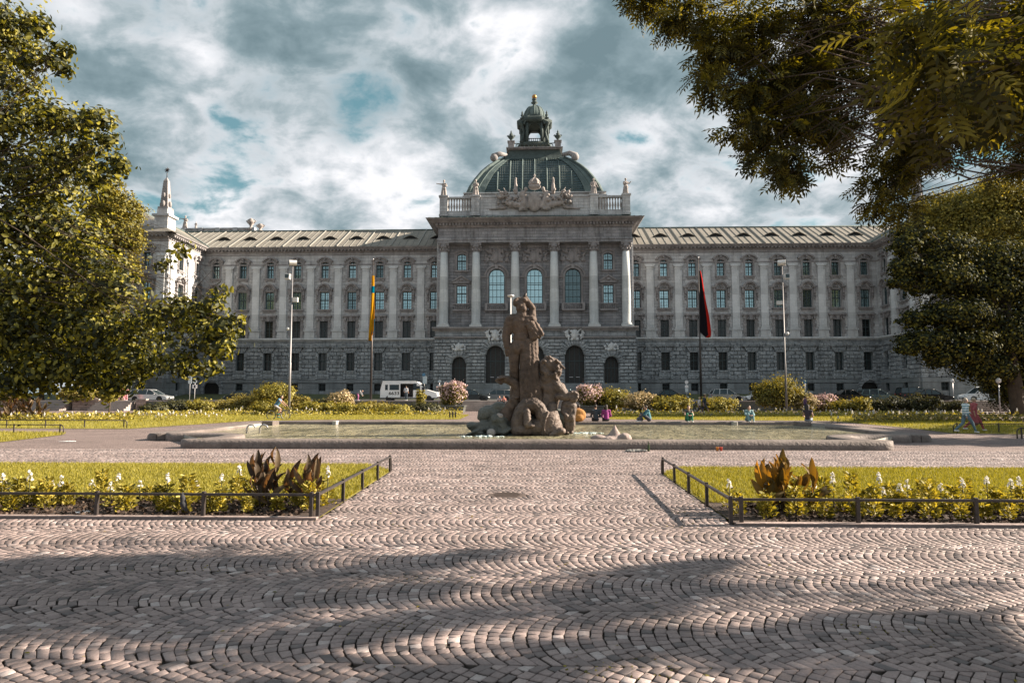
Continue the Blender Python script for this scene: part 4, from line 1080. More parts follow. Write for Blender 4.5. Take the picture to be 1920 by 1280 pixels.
# coat of arms: carved mass with crown
ZR_ = lambda py: HC(py, YC+.6)
cx0 = lambda px: W(px,370,YC+.6).x
def arms():
    g = random.Random(4); pr = []
    zc_, hh = ZR_(374), (ZR_(350)-ZR_(396))
    pr.append(('e',(0,-.35,ZR_(378)),(1.25,.7,1.75)))
    for i in range(75):
        u = g.uniform(.15,1)**.8; v = g.uniform(-1,1)
        x = u*6.2; top = 1.0-.55*u; z = zc_+v*hh*.5*(1-.5*u)+ (.2 if u > .5 else 0)
        r = g.uniform(.16,.42)*(1.15-.5*u)
        for sg in (-1,1):
            if i % 3: pr.append(('e',(sg*x,-.25-g.uniform(0,.45),z),(r*g.uniform(.6,1.6),.4,r*g.uniform(.6,1.3)),(0,sg*g.uniform(-1,1),0)))
            else:
                d = Vector((sg*g.uniform(.5,1.5)*.8,0,g.uniform(-.2,1.2))); p = Vector((sg*x*.8,-.5,z)); pr.append(('c',p,p+d,r*.4,r*.2))
    for sg in (-1,1):                                     # supporters and trophies
        pr += [('c',(sg*1.3,-.6,ZR_(388)),(sg*2.0,-.6,ZR_(366)),.38,.45),('c',(sg*2.0,-.6,ZR_(366)),(sg*1.5,-.7,ZR_(357)),.35,.25),('e',(sg*1.45,-.75,ZR_(355)),(.32,.3,.35))]
        pr += [('c',(sg*2.2,-.4,ZR_(386)),(sg*4.6,-.4,ZR_(380)),.55,.4),('c',(sg*3.6,-.3,ZR_(384)),(sg*6.1,-.2,ZR_(354)),.16,.1),('c',(sg*3.2,-.3,ZR_(384)),(sg*5.2,-.2,ZR_(351)),.14,.09),('c',(sg*4.2,-.3,ZR_(386)),(sg*6.6,-.2,ZR_(362)),.14,.09)]
        pr += [('c',(sg*5,-.2,ZR_(388)),(sg*7.6,-.1,ZR_(391)),.3,.12)]
        pr += [('c',(sg*3.15,-.2,ZR_(360)),(sg*3.15,-.2,ZR_(346)),.34,.3),('c',(sg*3.15,-.2,ZR_(346)),(sg*3.2,-.2,ZR_(337)),.22,.2),('e',(sg*3.15,-.2,ZR_(334)),(.2,.2,.26))]
    pr += [('e',(0,-.2,ZR_(349)),(1.1,.7,.55))]
    sculpt('coat_of_arms', pr, M['stone_stat'], .075, 1, pal, (0,AYl+.1,0))
    pr = [('e',(0,0,.25),(.95,.8,.35)),('e',(0,0,.75),(.8,.6,.5)),('e',(0,0,1.65),(.16,.16,.16)),('c',(0,0,1.1),(0,0,2.0),.14,.07),('c',(-.2,0,1.78),(.2,0,1.78),.06,.06)]
    for k in range(6):
        a = 2*PI*k/6; q = [(math.cos(a)*.85*math.cos(t), math.sin(a)*.7*math.cos(t), .35+.9*math.sin(t)) for t in (0,.5,1.0,1.5)]
        for u_, v_ in zip(q, q[1:]): pr.append(('c',u_,v_,.13,.12))
        pr.append(('e',(q[0][0]*1.08,q[0][1]*1.08,.5),(.13,.13,.2)))
    sculpt('carved_crown', pr, M['stone_stat'], .06, 1, pal, (0,AYl-.1,ZR_(347)))
arms()
# ---- the dome
DY = 23.0; YD = YW+DY
def hw(px): a = px/1280; return a*YD/(1+a)
def zd(py, h): return W(1000, py, YD-h).z-ZB
prof = [(127,363),(121,350),(112,337),(99,322),(86,311.5),(70,302),(57,297)]
P = [(hw(p), zd(y, hw(p))) for p, y in prof]
print('dome', [(round(a,1), round(b,1)) for a, b in P])
mb = MB(); h0, z0 = P[0]
mb.box(-h0-1.0, h0+1.0, DY-h0-1.0, DY+h0+1.0, z_eave, z0-.55); mb.box(-h0-.5,h0+.5,DY-h0-.5,DY+h0+.5,z0-.55,z0-.1); mb.box(-h0-.9,h0+.9,DY-h0-.9,DY+h0+.9,z0-.1,z0+.08)
mb.build('dome_drum', M['stone_up'], pal)
def dome_surf(t_in, t_out, push):
    pass
hip = MB(); gl = MB(); rb = MB(); fb = MB()
for q in range(4):
    c, s = math.cos(q*PI/2), math.sin(q*PI/2)
    def T(x, y, z): return (x*c-y*s, DY+x*s+y*c, z)
    def pt(f, i, out=0.0):
        h, z = P[i]; return T(f*h, -h-out, z+out*.3)
    for i in range(len(P)-1):
        fw = .235
        for sg in (-1,1):
            hip.add([pt(sg*1,i,.15),pt(sg*(1-fw),i,.15),pt(sg*(1-fw),i+1,.15),pt(sg*1,i+1,.15)], [(0,1,2,3)], False)
            hip.add([pt(sg*(1-fw),i,.15),pt(sg*(1-fw),i,-.1),pt(sg*(1-fw),i+1,-.1),pt(sg*(1-fw),i+1,.15)], [(0,1,2,3)], False)
        gl.add([pt(-.78,i),pt(.78,i),pt(.78,i+1),pt(-.78,i+1)], [(0,1,2,3)])
    for sg in (-1,1): hip.tube([pt(sg*1.0,i,.25) for i in range(len(P))], .28, 6)
    for sg in (-1,1): hip.tube([pt(sg*.88,i,.18) for i in range(len(P))], .12, 5)
    # vertical ribs keep their x while the sides close in
    hx0 = P[0][0]
    for xr in [-.72,-.48,-.24,0,.24,.48,.72]:
        pts = []
        for i in range(len(P)):
            x = xr*10.0
            if abs(x) < P[i][0]*.77: pts.append(T(x, -P[i][0]-.08, P[i][1]))
        if len(pts) > 1: rb.tube(pts, .13, 5)
    for k in range(-22,23):
        pts = []
        for i in range(len(P)):
            x = k*.42
            if abs(x) < P[i][0]*.77: pts.append(T(x, -P[i][0]-.04, P[i][1]))
        if len(pts) > 1: fb.tube(pts, .035, 4)
    for i in range(len(P)-1):
        for t in (0,.33,.66):
            h = P[i][0]+(P[i+1][0]-P[i][0])*t; z = P[i][1]+(P[i+1][1]-P[i][1])*t
            fb.tube([T(-.77*h,-h-.05,z),T(.77*h,-h-.05,z)], .035, 4)
    rb.tube([T(-P[0][0],-P[0][0]-.1,P[0][1]),T(P[0][0],-P[0][0]-.1,P[0][1])], .28, 5)
dm = hip.build('dome', M['copper'], pal)
gl.build('glazing', M['glass_dome'], dm); rb.build('dome_ribs', M['copper'], dm); fb.build('glazing_bars', M['copper_dark'], dm)
# concave neck and platform
Nk = [(58,297.5),(52,291),(48.5,285),(47.5,280)]
mb = MB()
for (p0,y0),(p1,y1) in zip(Nk, Nk[1:]):
    a0, a1 = hw(p0), hw(p1); mb.taper(-a0,a0,DY-a0,DY+a0,zd(y0,a0),-a1,a1,DY-a1,DY+a1,zd(y1,a1))
mb.build('dome_neck', M['copper_dark'], pal)
a0 = hw(51.5); zp0, zp1 = zd(280,a0), zd(277,a0)
mb = MB(); mb.box(-a0,a0,DY-a0,DY+a0,zp0,zp1); mb.box(-a0-.3,a0+.3,DY-a0-.3,DY+a0+.3,zp1-.12,zp1+.1)
zp = zp1+.1; ped = hw(46.5); pw = .75; ph = zd(265.5,ped)-zp
for sx in (-1,1):
    for sy in (-1,1):
        X_, Y_ = sx*(a0-pw*.9), DY+sy*(a0-pw*.9); mb.box(X_-pw*.8,X_+pw*.8,Y_-pw*.8,Y_+pw*.8,zp,zp+ph*.92); mb.box(X_-pw,X_+pw,Y_-pw,Y_+pw,zp+ph*.92,zp+ph*1.05)
pf = mb.build('dome_platform', M['stone_trim'], pal)
mb = MB()
zr = zp+ph*.75
for q in range(4):
    c, s = math.cos(q*PI/2), math.sin(q*PI/2)
    def T(x, y, z): return (x*c-y*s, DY+x*s+y*c, z)
    e = a0-pw*.9
    mb.tube([T(-e,-e,zr),T(e,-e,zr)], .09, 5); mb.tube([T(-e,-e,zp+.15),T(e,-e,zp+.15)], .07, 5)
    nring = 9
    for k in range(nring):
        x = -e+1+(2*e-2)*(k+.5)/nring; r = (2*e-2)/nring*.5
        mb.tube([T(x+r*math.cos(t), -e, (zr+zp)/2+ (zr-zp)*.42*math.sin(t)) for t in [2*PI*j/10 for j in range(10)]], .09, 5, True, True)
mb.build('iron_railing', M['copper_dark'], pf)
for sx in (-1,1):
    for sy in (-1,1):
        X_, Y_ = sx*(a0-pw*.9), DY+sy*(a0-pw*.9); H = zd(244,ped)-(zp+ph)
        u = MB(); u.lathe([(r_, z_*H) for r_, z_ in ((.45,0),(.5,.04),(.22,.12),(.3,.2),(.62,.36),(.72,.46),(.5,.5),(.25,.56),(.42,.62),(.3,.68),(.14,.76),(.2,.82),(.1,.9),(.03,1))], (0,0,0), 12)
        for k in range(4): a = k*PI/2; u.tube([(.5*math.cos(a),.5*math.sin(a),H*.38),(.85*math.cos(a),.85*math.sin(a),H*.5),(.55*math.cos(a),.55*math.sin(a),H*.58)], .09, 5)
        u.build('corner_urn', M['copper_dark'], pal, (X_,Y_,zp+ph*1.05))
# scroll volutes on the shoulders
for sx in (-1,1):
    for sy in (-1,1):
        hh = hw(72); v = MB(); X_ = sx*(hh+.3); Y_ = DY+sy*(hh+.3); Z_ = zd(297,hh)+.1
        v.tube([(X_-sx*2.2,Y_-sy*1.2,Z_+.9),(X_-sx*.8,Y_-sy*.6,Z_+1.0),(X_+sx*.5,Y_,Z_+.2)], [.35,.5,.65], 10)
        v.ball((X_+sx*.3,Y_,Z_),.8,10,8)
        v.build('scroll_volute', M['stone_trim'], pal)
# ---- lantern
zl = lambda py: W(1000, py, YD-2.5).z-ZB
LB, LA, LT, LC = zl(268), zl(229), zl(222), zl(217)
ln = MB(); r0 = hw(36)*.98
for k in range(4):                                        # corner piers with buttress scrolls
    a = PI/4+k*PI/2; cx, cy = 2.55*math.cos(a), 2.55*math.sin(a)
    ln.tube([(cx,cy,LB),(cx,cy,LA)], .46, 8, False)
    for da in (-.28,.28): ln.tube([(3.15*math.cos(a+da),3.15*math.sin(a+da),LB),(3.15*math.cos(a+da),3.15*math.sin(a+da),LA)], .3, 8)
    ln.tube([(1.52*cx,1.52*cy,LB),(1.36*cx,1.36*cy,LB+1.2),(1.22*cx,1.22*cy,LB+(LA-LB)*.55),(1.42*cx,1.42*cy,LA-.8),(1.6*cx,1.6*cy,LA-.1)], [.42,.32,.27,.38,.5], 6)
ln.lathe([(3.7,0),(3.7,.3),(3.3,.35)], (0,0,LB-.3), 16, False)
for k in range(4):                                        # arched openings
    a = k*PI/2; c, s = math.cos(a), math.sin(a); b0 = len(ln.v)
    rr = 1.25; zs = LA-1.4
    ln.arc_band(0, zs, rr, rr+.55, 0, PI, -2.55, -1.95, 10)
    ln.arc_band(0, zs+.35, rr+.75, rr+1.15, R(10), R(170), -3.3, -1.95, 10)
    ln.box(-rr, rr, -2.5, -2.3, LB+.9, LB+1.02)
    for j in range(6): ln.box(-rr+.2+j*.42-.06, -rr+.2+j*.42+.06, -2.46, -2.34, LB, LB+.9)
    for i in range(b0, len(ln.v)):
        x, y, z = ln.v[i]; ln.v[i] = (x*c-y*s, x*s+y*c, z)
ln.taper(-2.5,2.5,-2.5,2.5,LA+.35,-3.0,3.0,-3.0,3.0,LT); ln.lathe([(3.7,LA-.1),(4.0,LA+.2),(4.0,LT-.1),(3.1,LC)], (0,0,0), 8, False)
lt = ln.build('lantern', M['copper_dark'], pal, (0,DY,0))
dc = MB(); zc0, zc1 = LC, zl(190.5); rc = hw(20.5)*1.04
pr = [(rc*1.12,zc0-.3),(rc*1.12,zc0+.1),(rc*.98,zc0+.2)]+[(rc*math.cos(t)**.8 if t < 1.5 else .25, zc0+.3+(zc1-zc0-.3)*math.sin(t)) for t in (0,.2,.4,.6,.8,1.0,1.2,1.35,1.5)]
dc.lathe(pr, (0,0,0), 24)
for k in range(12):
    a = 2*PI*k/12; dc.tube([(r_*math.cos(a)*1.01, r_*math.sin(a)*1.01, z_) for r_, z_ in pr[3:]], .1, 5)
dc.build('cupola', M['copper'], lt)
fn = MB(); z9 = zl(179); 
fn.lathe([(.5,zc1-.25),(.7,zc1),(.5,zc1+.2),(.25,zc1+.4),(.75,zc1+.75),(.6,zc1+.95),(.25,zc1+1.1),(.5,zc1+1.35),(.55,zc1+1.6),(.2,zc1+1.8),(.14,z9),(.12,zl(176))], (0,0,0), 10)
fn.build('finial', M['copper_dark'], lt)
gb = MB(); gb.ball((0,0,zl(172.3)), .52, 18, 12); gb.tube([(0,0,zl(172.3)),(0,0,zl(167))], [.12,.03], 6); gb.build('gilded_ball', M['gold'], lt)
for k in range(4):
    a = PI/4+k*PI/2; u = MB(); u.lathe([(.3,0),(.16,.2),(.36,.6),(.16,.9),(.22,1.1),(.04,1.6)], (3.6*math.cos(a),3.6*math.sin(a),LT), 8); u.build('lantern_urn', M['copper_dark'], lt)

# ---- corner pavilion attics with obelisks, rear balustrade
def RZ(px, py, Y): return W(px, py, Y).z-ZB
YP = YW-PD
for sg in (-1,1):
    at = MB(); x0 = XCOR+.1; zt = RZ(307,406,YP)
    zq = RZ(307,436,YP)
    at.box(*(sorted((sg*x0, sg*(x0+12.8)))), 0, .8, z_eave, zq+.6)
    at.box(*(sorted((sg*x0, sg*(x0+2.2)))), -.4, 2.0, z_eave, zt); at.box(*(sorted((sg*(x0-.3), sg*(x0+2.5)))), -.7, 2.3, zt, zt+.35)
    at.box(*(sorted((sg*(x0+2.2), sg*(x0+12.8)))), 0, .9, z_eave, RZ(280,412,YP))
    at.box(*(sorted((sg*(x0+.25), sg*(x0+1.95)))), -.15, 1.75, zt+.35, zt+1.3)
    at.build('pavilion_attic', M['stone_up'], pal, (0,-PD,0))
    ob = MB(); bx = 0.0; top = RZ(307,333,YP); cxo = sg*(x0+1.1)
    h = top-zt-1.3
    ob.taper(-.66,.66,-.66,.66,0,-.34,.34,-.34,.34,h*.93); ob.taper(-.34,.34,-.34,.34,h*.93,-.05,.05,-.05,.05,h*1.05)
    ob.box(-.85,.85,-.85,.85,-.01,.35)
    for k in range(4):
        a = k*PI/2; ob.ball((.72*math.cos(a),.72*math.sin(a),.9),.28,8,6,(1,1,1.8)); ob.ball((.6*math.cos(a),.6*math.sin(a),h*.45),.2,8,6,(1,1,2))
    for k in range(11): ob.box(-.65+.028*k,.65-.028*k,-.67+.029*k,-.5+.026*k,.5+h*.08*k,.5+h*.08*k+.08)
    oo = ob.build('obelisk', M['stone_trim'], pal, (cxo,-PD+.8,zt+1.3))
    st = MB(); st.tube([(0,0,h*1.03),(0,0,h*1.03+1.2)], .06, 6)
    for k in range(8): a = k*PI/4; st.tube([(0,0,h*1.03+1.35),(.5*math.cos(a),0,h*1.03+1.35+.5*math.sin(a))], [.13,.02], 5)
    st.build('star', M['metal_dark'], oo)
YR = YW+34
mb = MB(); xa, xb = W(344,430,YR).x, W(474,430,YR).x; zt = RZ(400,427.5,YR); zt0 = RZ(400,433,YR)
mb.box(xa,xb,34,46,z_eave,zt0-.4); mb.box(xa-.2,xb+.2,33.8,34.6,zt-.3,zt); mb.box(xa-.2,xb+.2,33.8,34.6,zt0-.6,zt0-.35)
n = 40
for k in range(n): 
    x = xa+(xb-xa)*(k+.5)/n; mb.box(x-.13,x+.13,34.05,34.35,zt0-.35,zt-.3)
for k in range(5): x = xa+(xb-xa)*k/4; mb.box(x-.5,x+.5,33.7,34.7,zt0-.5,zt+.02)
mb.build('rear_parapet', M['stone_up'], pal)
# plain flat roof over the middle so nothing shows open
mb = MB(); mb.box(-XCEN+1, XCEN-1, 8, DY-12, z_eave-1, z0-1.2 if False else za0+.3); mb.build('middle_roof', M['copper'], pal)

# ---- statues and urns standing on the roof
def roof_figure(loc, H, seed, rz, label, arm):
    g = random.Random(seed); s = H/2.0
    pr = [('c',(-.02*s,0,.12*s),(0,0,.95*s),.30*s,.20*s),('c',(.06*s,-.08*s,.1*s),(.05*s,-.05*s,.8*s),.2*s,.15*s),('e',(0,.02*s,1.25*s),(.25*s,.17*s,.3*s)),('c',(-.18*s,0,1.45*s),(.18*s,0,1.45*s),.11*s,.11*s),
          ('c',(0,0,1.5*s),(0,0,1.62*s),.07*s,.07*s),('e',(0,-.02*s,1.78*s),(.115*s,.13*s,.155*s)),('e',(0,.02*s,1.84*s),(.13*s,.13*s,.11*s))]
    for sd_, (e, w_) in zip((-1,1), arm):
        sh = Vector((sd_*.24*s,0,1.44*s)); E = Vector(e)*s; Wp = Vector(w_)*s
        pr += [('c',sh,E,.085*s,.065*s),('c',E,Wp,.065*s,.045*s),('e',Wp,(.06*s,.06*s,.07*s))]
    for k in range(6):
        a = g.uniform(-2,2); pr.append(('c',(.2*s*math.sin(a),-.2*s*math.cos(a),1.0*s),(.33*s*math.sin(a),-.3*s*math.cos(a),.1*s),.05*s,.07*s))
    pr.append(('c',(-.22*s,.05*s,1.4*s),(.2*s,-.14*s,.85*s),.07*s,.09*s))
    pr.append(('e',(0,0,.04*s),(.36*s,.3*s,.07*s)))
    o = sculpt('roof_statue', pr, M['stone_stat'], .035*s, 2, None, loc, rz)
    tag(o, label, 'statue', 'stone statues standing on the palace roof'); return o
YA = YC+1.4
arms_ = [(((-.5,0,1.5),(-.85,-.1,1.55)),((.35,0,1.15),(.2,-.25,1.25))), (((-.34,0,1.2),(-.15,-.25,1.1)),((.3,-.1,1.2),(.1,-.3,1.4))),
         (((-.36,0,1.15),(-.3,-.25,1.0)),((.34,0,1.2),(.5,-.1,.9))), (((-.3,-.1,1.15),(-.05,-.28,1.3)),((.42,0,1.3),(.55,-.2,1.5)))]
for i, (px, lab) in enumerate(((830,'stone statue with outstretched arm, far left on the parapet below the dome'),(892.5,'draped stone statue on the second pedestal from the left, before the dome'),
                               (1110.5,'draped stone statue on the third pedestal, before the right foot of the dome'),(1170,'dark stone statue on the outermost right pedestal of the parapet below the dome'))):
    b_ = W(px,366.5,YA); t_ = W(px,334,YA)
    xx = (px_ped[0][0]+px_ped[0][1])/2 if i in (0,3) else (px_ped[1][0]+px_ped[1][1])/2
    roof_figure((xx*(-1 if i < 2 else 1), YC+1.4, za1+.15+ZB-.03), t_.z-b_.z, i, R(10*i-15), lab, arms_[i])
for px, py0, py1, Y, lab in ((348,428,402,YR+.5,'slim stone statue with raised arm behind the left roof ridge'),(368,428,414,YR+.5,'small bent stone statue behind the left roof ridge, right of the taller one')):
    b_ = W(px,427.2,Y); t_ = W(px,py1,Y); roof_figure((b_.x, YR+.3, zt+ZB-.05), t_.z-b_.z, px, 0, lab, arms_[0 if px == 348 else 2])
zpa = RZ(280,412,YP)+ZB
b_ = W(258,400,YP); t_ = W(258,373,YP); roof_figure((b_.x, YP+.45, zpa-.02), 3.0, 77, 0, 'stone figure on the attic of the left corner pavilion, beside the yellow treetop', arms_[3])
for px, py0, py1, lab in ((470.5,428,409,'large stone urn behind the left roof ridge'),(488,432,419,'smaller stone urn behind the left roof ridge, right of the larger urn')):
    Y = YR+.2 if px < 480 else YR+8
    b_ = W(px,py0,Y); t_ = W(px,py1,Y); H = t_.z-b_.z; u = MB()
    u.lathe([(r_, z_*H) for r_, z_ in ((.7,-.25),(.7,0),(.3,.08),(.3,.25),(.75,.5),(.9,.7),(.5,.8),(.6,.86),(.25,.95),(.05,1))], (0,0,0), 14)
    for sx in (-1,1): u.tube([(sx*.7,0,H*.5),(sx*1.15,0,H*.7),(sx*.6,0,H*.85)], .1, 6)
    if px > 480: u.box(-.9,.9,-.9,.9,-H*.25-12,-H*.25)
    tag(u.build('stone_urn', M['stone_stat'], None, (b_.x, Y, b_.z)), lab, 'urn', 'stone urns on the palace roof')
# ================================================================== fountain basin
M['coping'] = stone('worn basin coping', (.09,.075,.068), (.24,.205,.19), grime=.5, gcol=(.05,.045,.04), bump=.5, fine=3, rough=.7)
M['coping_in'] = stone('basin inner wall', (.27,.26,.24), (.42,.41,.38), grime=.4, gcol=(.16,.14,.08), bump=.3, fine=2)
def water_mat():
    m, nt, out = new_mat('pool water'); L = nt.links
    tc = nd(nt, 'ShaderNodeTexCoord')
    n1 = noise(nt, vmap(nt, tc.outputs['Object'], (.9,.32,1)), 1.3, 5, .6, .8); n2 = noise(nt, vmap(nt, tc.outputs['Object'], (1,.4,1)), 5, 4, .6, .6)
    big = noise(nt, vmap(nt, tc.outputs['Object'], (.6,.3,1)), .6, 6, .65, .9)
    r = ramp(nt, [(.35,(.10,.095,.055)),(.65,(.36,.33,.22))]); L.new(big.outputs['Fac'], r.inputs[0])
    b = nd(nt, 'ShaderNodeBsdfPrincipled'); b.inputs['Roughness'].default_value = .12; b.inputs['IOR'].default_value = 1.33
    L.new(r.outputs[0], b.inputs['Base Color'])
    a = nd(nt, 'ShaderNodeMath', operation='MULTIPLY_ADD'); a.inputs[1].default_value = .35; L.new(n2.outputs['Fac'], a.inputs[0]); L.new(n1.outputs['Fac'], a.inputs[2])
    bp = nd(nt, 'ShaderNodeBump'); bp.inputs['Strength'].default_value = 1.0; bp.inputs['Distance'].default_value = .5
    L.new(a.outputs[0], bp.inputs['Height']); L.new(bp.outputs[0], b.inputs['Normal']); L.new(b.outputs[0], out.inputs[0]); return m
M['water'] = water_mat()
WZ = .13
pool = empty('fountain_basin', (0, 30, 0), 0, 'wide shallow stone fountain pool with thick rounded coping round the sculpture group', 'fountain pool')
YF0, YM, YB0 = 22.05, 26.6, 38.3
XF, XM, XB = 11.15, 13.6, 15.0
def rim(mb, pts, w, h, z0=0.0, endcap=True):
    """coping with a rounded section swept along pts (left edge = outside)"""
    sec = [(-w/2,0),(-w/2,h*.45),(-w/2+h*.12,h*.75),(-w/2+h*.35,h*.95),(-w/2+h*.7,h),(w/2-.12,h),(w/2-.03,h*.95),(w/2,h*.8),(w/2,0)]
    P = [Vector((p[0],p[1],0)) for p in pts]; n = len(sec); vs = []
    rows = []
    if endcap:
        t = (P[0]-P[1]).normalized()
        for q in (1,.8,.5,.2): rows.append((P[0]+t*w*.5*math.sin(q*PI/2), math.cos(q*PI/2)*.98+.02, P[0]-P[1]))
    for i, p in enumerate(P): rows.append((p, 1.0, None))
    if endcap:
        t = (P[-1]-P[-2]).normalized()
        for q in (.2,.5,.8,1): rows.append((P[-1]+t*w*.5*math.sin(q*PI/2), math.cos(q*PI/2)*.98+.02, P[-2]-P[-1]))
    m = len(rows)
    for i, (c, s, _) in enumerate(rows):
        if i < 4 and endcap: t = (P[1]-P[0])
        elif i >= m-4 and endcap: t = (P[-1]-P[-2])
        else:
            k = i-4 if endcap else i; t = P[min(k+1,len(P)-1)]-P[max(k-1,0)]
        t = t.normalized(); nrm = Vector((-t.y, t.x, 0))
        for a, b in sec: vs.append((c.x-nrm.x*a*s, c.y-nrm.y*a*s, z0+b*(1 if s > .3 else .9)))
    fs = [(i*n+k, i*n+k+1, (i+1)*n+k+1, (i+1)*n+k) for i in range(m-1) for k in range(n-1)]
    mb.add(vs, fs, True)
def arc_pts(a, b, bulge, n=14):
    a = Vector(a); b = Vector(b); d = b-a; nn = Vector((-d.y, d.x)).normalized()
    return [tuple(a+d*(i/n)+nn*bulge*4*(i/n)*(1-i/n)) for i in range(n+1)]
cw_ = .85
mb = MB(); rim(mb, [(XF,YF0+cw_/2),(0,YF0+cw_/2),(-XF,YF0+cw_/2)], cw_, .28); mb.build('coping', M['coping'], pool, (0,-30,0))
for sg in (-1,1):
    mb = MB(); pts = arc_pts((sg*(XF-.3),YF0+.75),(sg*XM,YM-.6),sg*1.35) 
    rim(mb, pts[::sg] if sg > 0 else pts, cw_, .36) if False else rim(mb, pts if sg < 0 else pts[::-1], cw_, .29)
    mb.build('coping', M['coping'], pool, (0,-30,0))
    mb = MB(); p2 = [(sg*14.4,YM-.2),(sg*14.55,YM+1.5),(sg*14.9,34),(sg*15.2,YB0)]
    rim(mb, p2 if sg < 0 else p2[::-1], 1.1, .27, 0, True); mb.build('coping', M['coping'], pool, (0,-30,0))
    mb = MB(); X0 = W(500,790,YB0-1.4).x*(-1 if sg > 0 else 1)
    mb.box(sg*14.2-.3, sg*14.2+.3, YB0-2.0, YB0-1.1, 0, .36); mb.build('corner_block', M['coping'], pool, (0,-30,0), bevel=.03)
    mb = MB(); mb.box(sg*10.9-.12, sg*10.9+.12, YB0-.95, YB0-.4, 0, .33); mb.build('corner_block', M['coping_in'], pool, (0,-30,0), bevel=.03)
mb = MB(); rim(mb, [(-XB,YB0),(0,YB0),(XB,YB0)], 1.1, .30, 0, False); mb.build('coping', M['coping'], pool, (0,-30,0))
# inner wall and step
inner = [(-XF,YF0+.9),(-13.3,YM-.8),(-14.0,YM+1),(-14.35,34),(-14.6,YB0-.5),(14.6,YB0-.5),(14.35,34),(14.0,YM+1),(13.3,YM-.8),(XF,YF0+.9)]
mb = MB()
for a, b in zip(inner, inner[1:]+inner[:1]): mb.quad((a[0],a[1],-.1),(b[0],b[1],-.1),(b[0],b[1],.24),(a[0],a[1],.24))
mb.build('inner_wall', M['coping_in'], pool, (0,-30,0))
mb = MB(); mb.add([(x,y,WZ) for x,y in [(-XF,YF0+.5),(-13.5,YM-.6),(-14.2,YM+1),(-14.6,34),(-14.9,YB0-.2),(14.9,YB0-.2),(14.6,34),(14.2,YM+1),(13.5,YM-.6),(XF,YF0+.5)]], [tuple(range(10))])
tag(mb.build('water', M['water']), kind='structure')
# white foam patches where the jets fall
M['foam'] = plain('splashing water foam', (.5,.62,.62), .5, nscale=30, var=.5, bump=1)
for k, (px, py, w, d) in enumerate(((905,818,1.0,.35),(1095,812,.9,.5),(960,815,.6,.3))):
    p = G(px,py,WZ); g = random.Random(k); mb = MB()
    for i in range(60):
        a = g.uniform(0,6.28); r = g.random()**.6
        mb.ball((w*r*math.cos(a), d*r*math.sin(a), .0), g.uniform(.02,.08)*(1.4-r), 5, 3, (1.6,1.2,.5))
    o = mb.build('water_foam', M['foam'], None, (p.x,p.y,WZ+.01)); tag(o, kind='stuff')

# ================================================================== the sculpture group
M['bronze_stone'] = stone('weathered brown sandstone', (.028,.022,.019), (.17,.125,.10), grime=.6, gcol=(.03,.022,.018), bump=1, fine=1.5, bd=.05, rough=.75)
M['rock_wet'] = stone('wet grey green rock', (.05,.055,.05), (.15,.155,.14), grime=.4, gcol=(.03,.045,.04), bump=1, fine=3, bd=.05, rough=.45)
YG = 28.0; U = YG/1280/4.2667
gx0 = W(983,700,YG).x
grp = empty('fountain_sculpture', (gx0, YG, 0), 0, 'brown weathered stone sculpture of a standing giant with trident over sea creatures, in the pool', 'sculpture')
def S(cx, cy, d=0.0):        # point of the group: crop pixels to metres about its own base
    return Vector(((cx-482)*U, d, (1165-cy)*U+.05))
def r_(p): return p*U
B = M['bronze_stone']; M['sunlit_stone'] = stone('sandstone lightened as if sunlit', (.036,.029,.026), (.21,.165,.14), grime=.65, gcol=(.05,.038,.032), bump=.8, fine=1.8, bd=.04, rough=.6)  # paler than the giant's stone: sunlit look put into the colour
B2 = M['sunlit_stone']
def C_(a, b, ra, rb): return ('c', a, b, r_(ra), r_(rb))
def E_(c, rx, ry, rz, rot=(0,0,0)): return ('e', c, (r_(rx), r_(ry), r_(rz)), rot)
fig = [ # standing giant seen from behind his left shoulder, face turned aside
 E_(S(462,120,0),44,46,56), E_(S(445,92,.05),44,48,40), E_(S(425,104,-.05),36,40,26), E_(S(478,150,-.12),26,34,30), E_(S(440,140,-.1),24,30,34),
 C_(S(468,150),S(466,205),42,50),
 C_(S(390,235),S(535,232),52,48), E_(S(458,290,.02),88,60,84), E_(S(452,250,-.08),80,44,50), E_(S(505,250,-.05),44,44,52), E_(S(415,262,-.08),44,46,50), E_(S(462,380),72,54,70),
 E_(S(456,440,0),82,60,60), E_(S(425,470,-.12),44,52,50), E_(S(500,462,-.1),40,50,48),
 C_(S(372,240),S(338,355,.02),47,37), C_(S(338,355,.02),S(344,450,-.05),37,27), E_(S(348,480,-.06),24,22,34),
 C_(S(345,490,-.06),S(352,520,-.07),13,9), C_(S(338,488,-.06),S(340,524,-.05),9,7), C_(S(356,486,-.1),S(364,512,-.12),9,7),
 C_(S(540,225),S(548,150,.04),42,28), C_(S(548,140,.0),S(502,74,-.05),27,21), E_(S(493,62,-.06),22,24,20), C_(S(484,60,-.06),S(476,76,-.08),10,8), C_(S(498,48,-.06),S(480,44,-.08),9,7),
 C_(S(404,470),S(402,600,-.05),56,40), C_(S(402,600,-.05),S(418,740,.05),40,27), E_(S(398,655,.06),38,42,60), C_(S(418,740,.05),S(424,850,.0),28,26), E_(S(426,858,-.1),32,62,20),
 C_(S(505,480),S(515,620,-.1),54,44), C_(S(515,620,-.1),S(525,860,.0),42,30)]
for k in range(16):
    a = 2*PI*k/16; fig.append(E_(S(452+44*math.cos(a), 92+30*math.sin(a), -.05+.12*math.sin(a*3)),17,22,15))
o = sculpt('standing_figure', fig, B, .026, 2, grp, rough=.035, rscale=.14)
tr = MB(); tr.tube([S(520,110,.22),S(486,62,-.08),S(497,20,-.12)], r_(7), 8)
tr.tube([S(500,22,-.13),S(484,40,-.12),S(488,22,-.12)], r_(4), 6)
tr.build('trident', M['metal_dark'], grp)
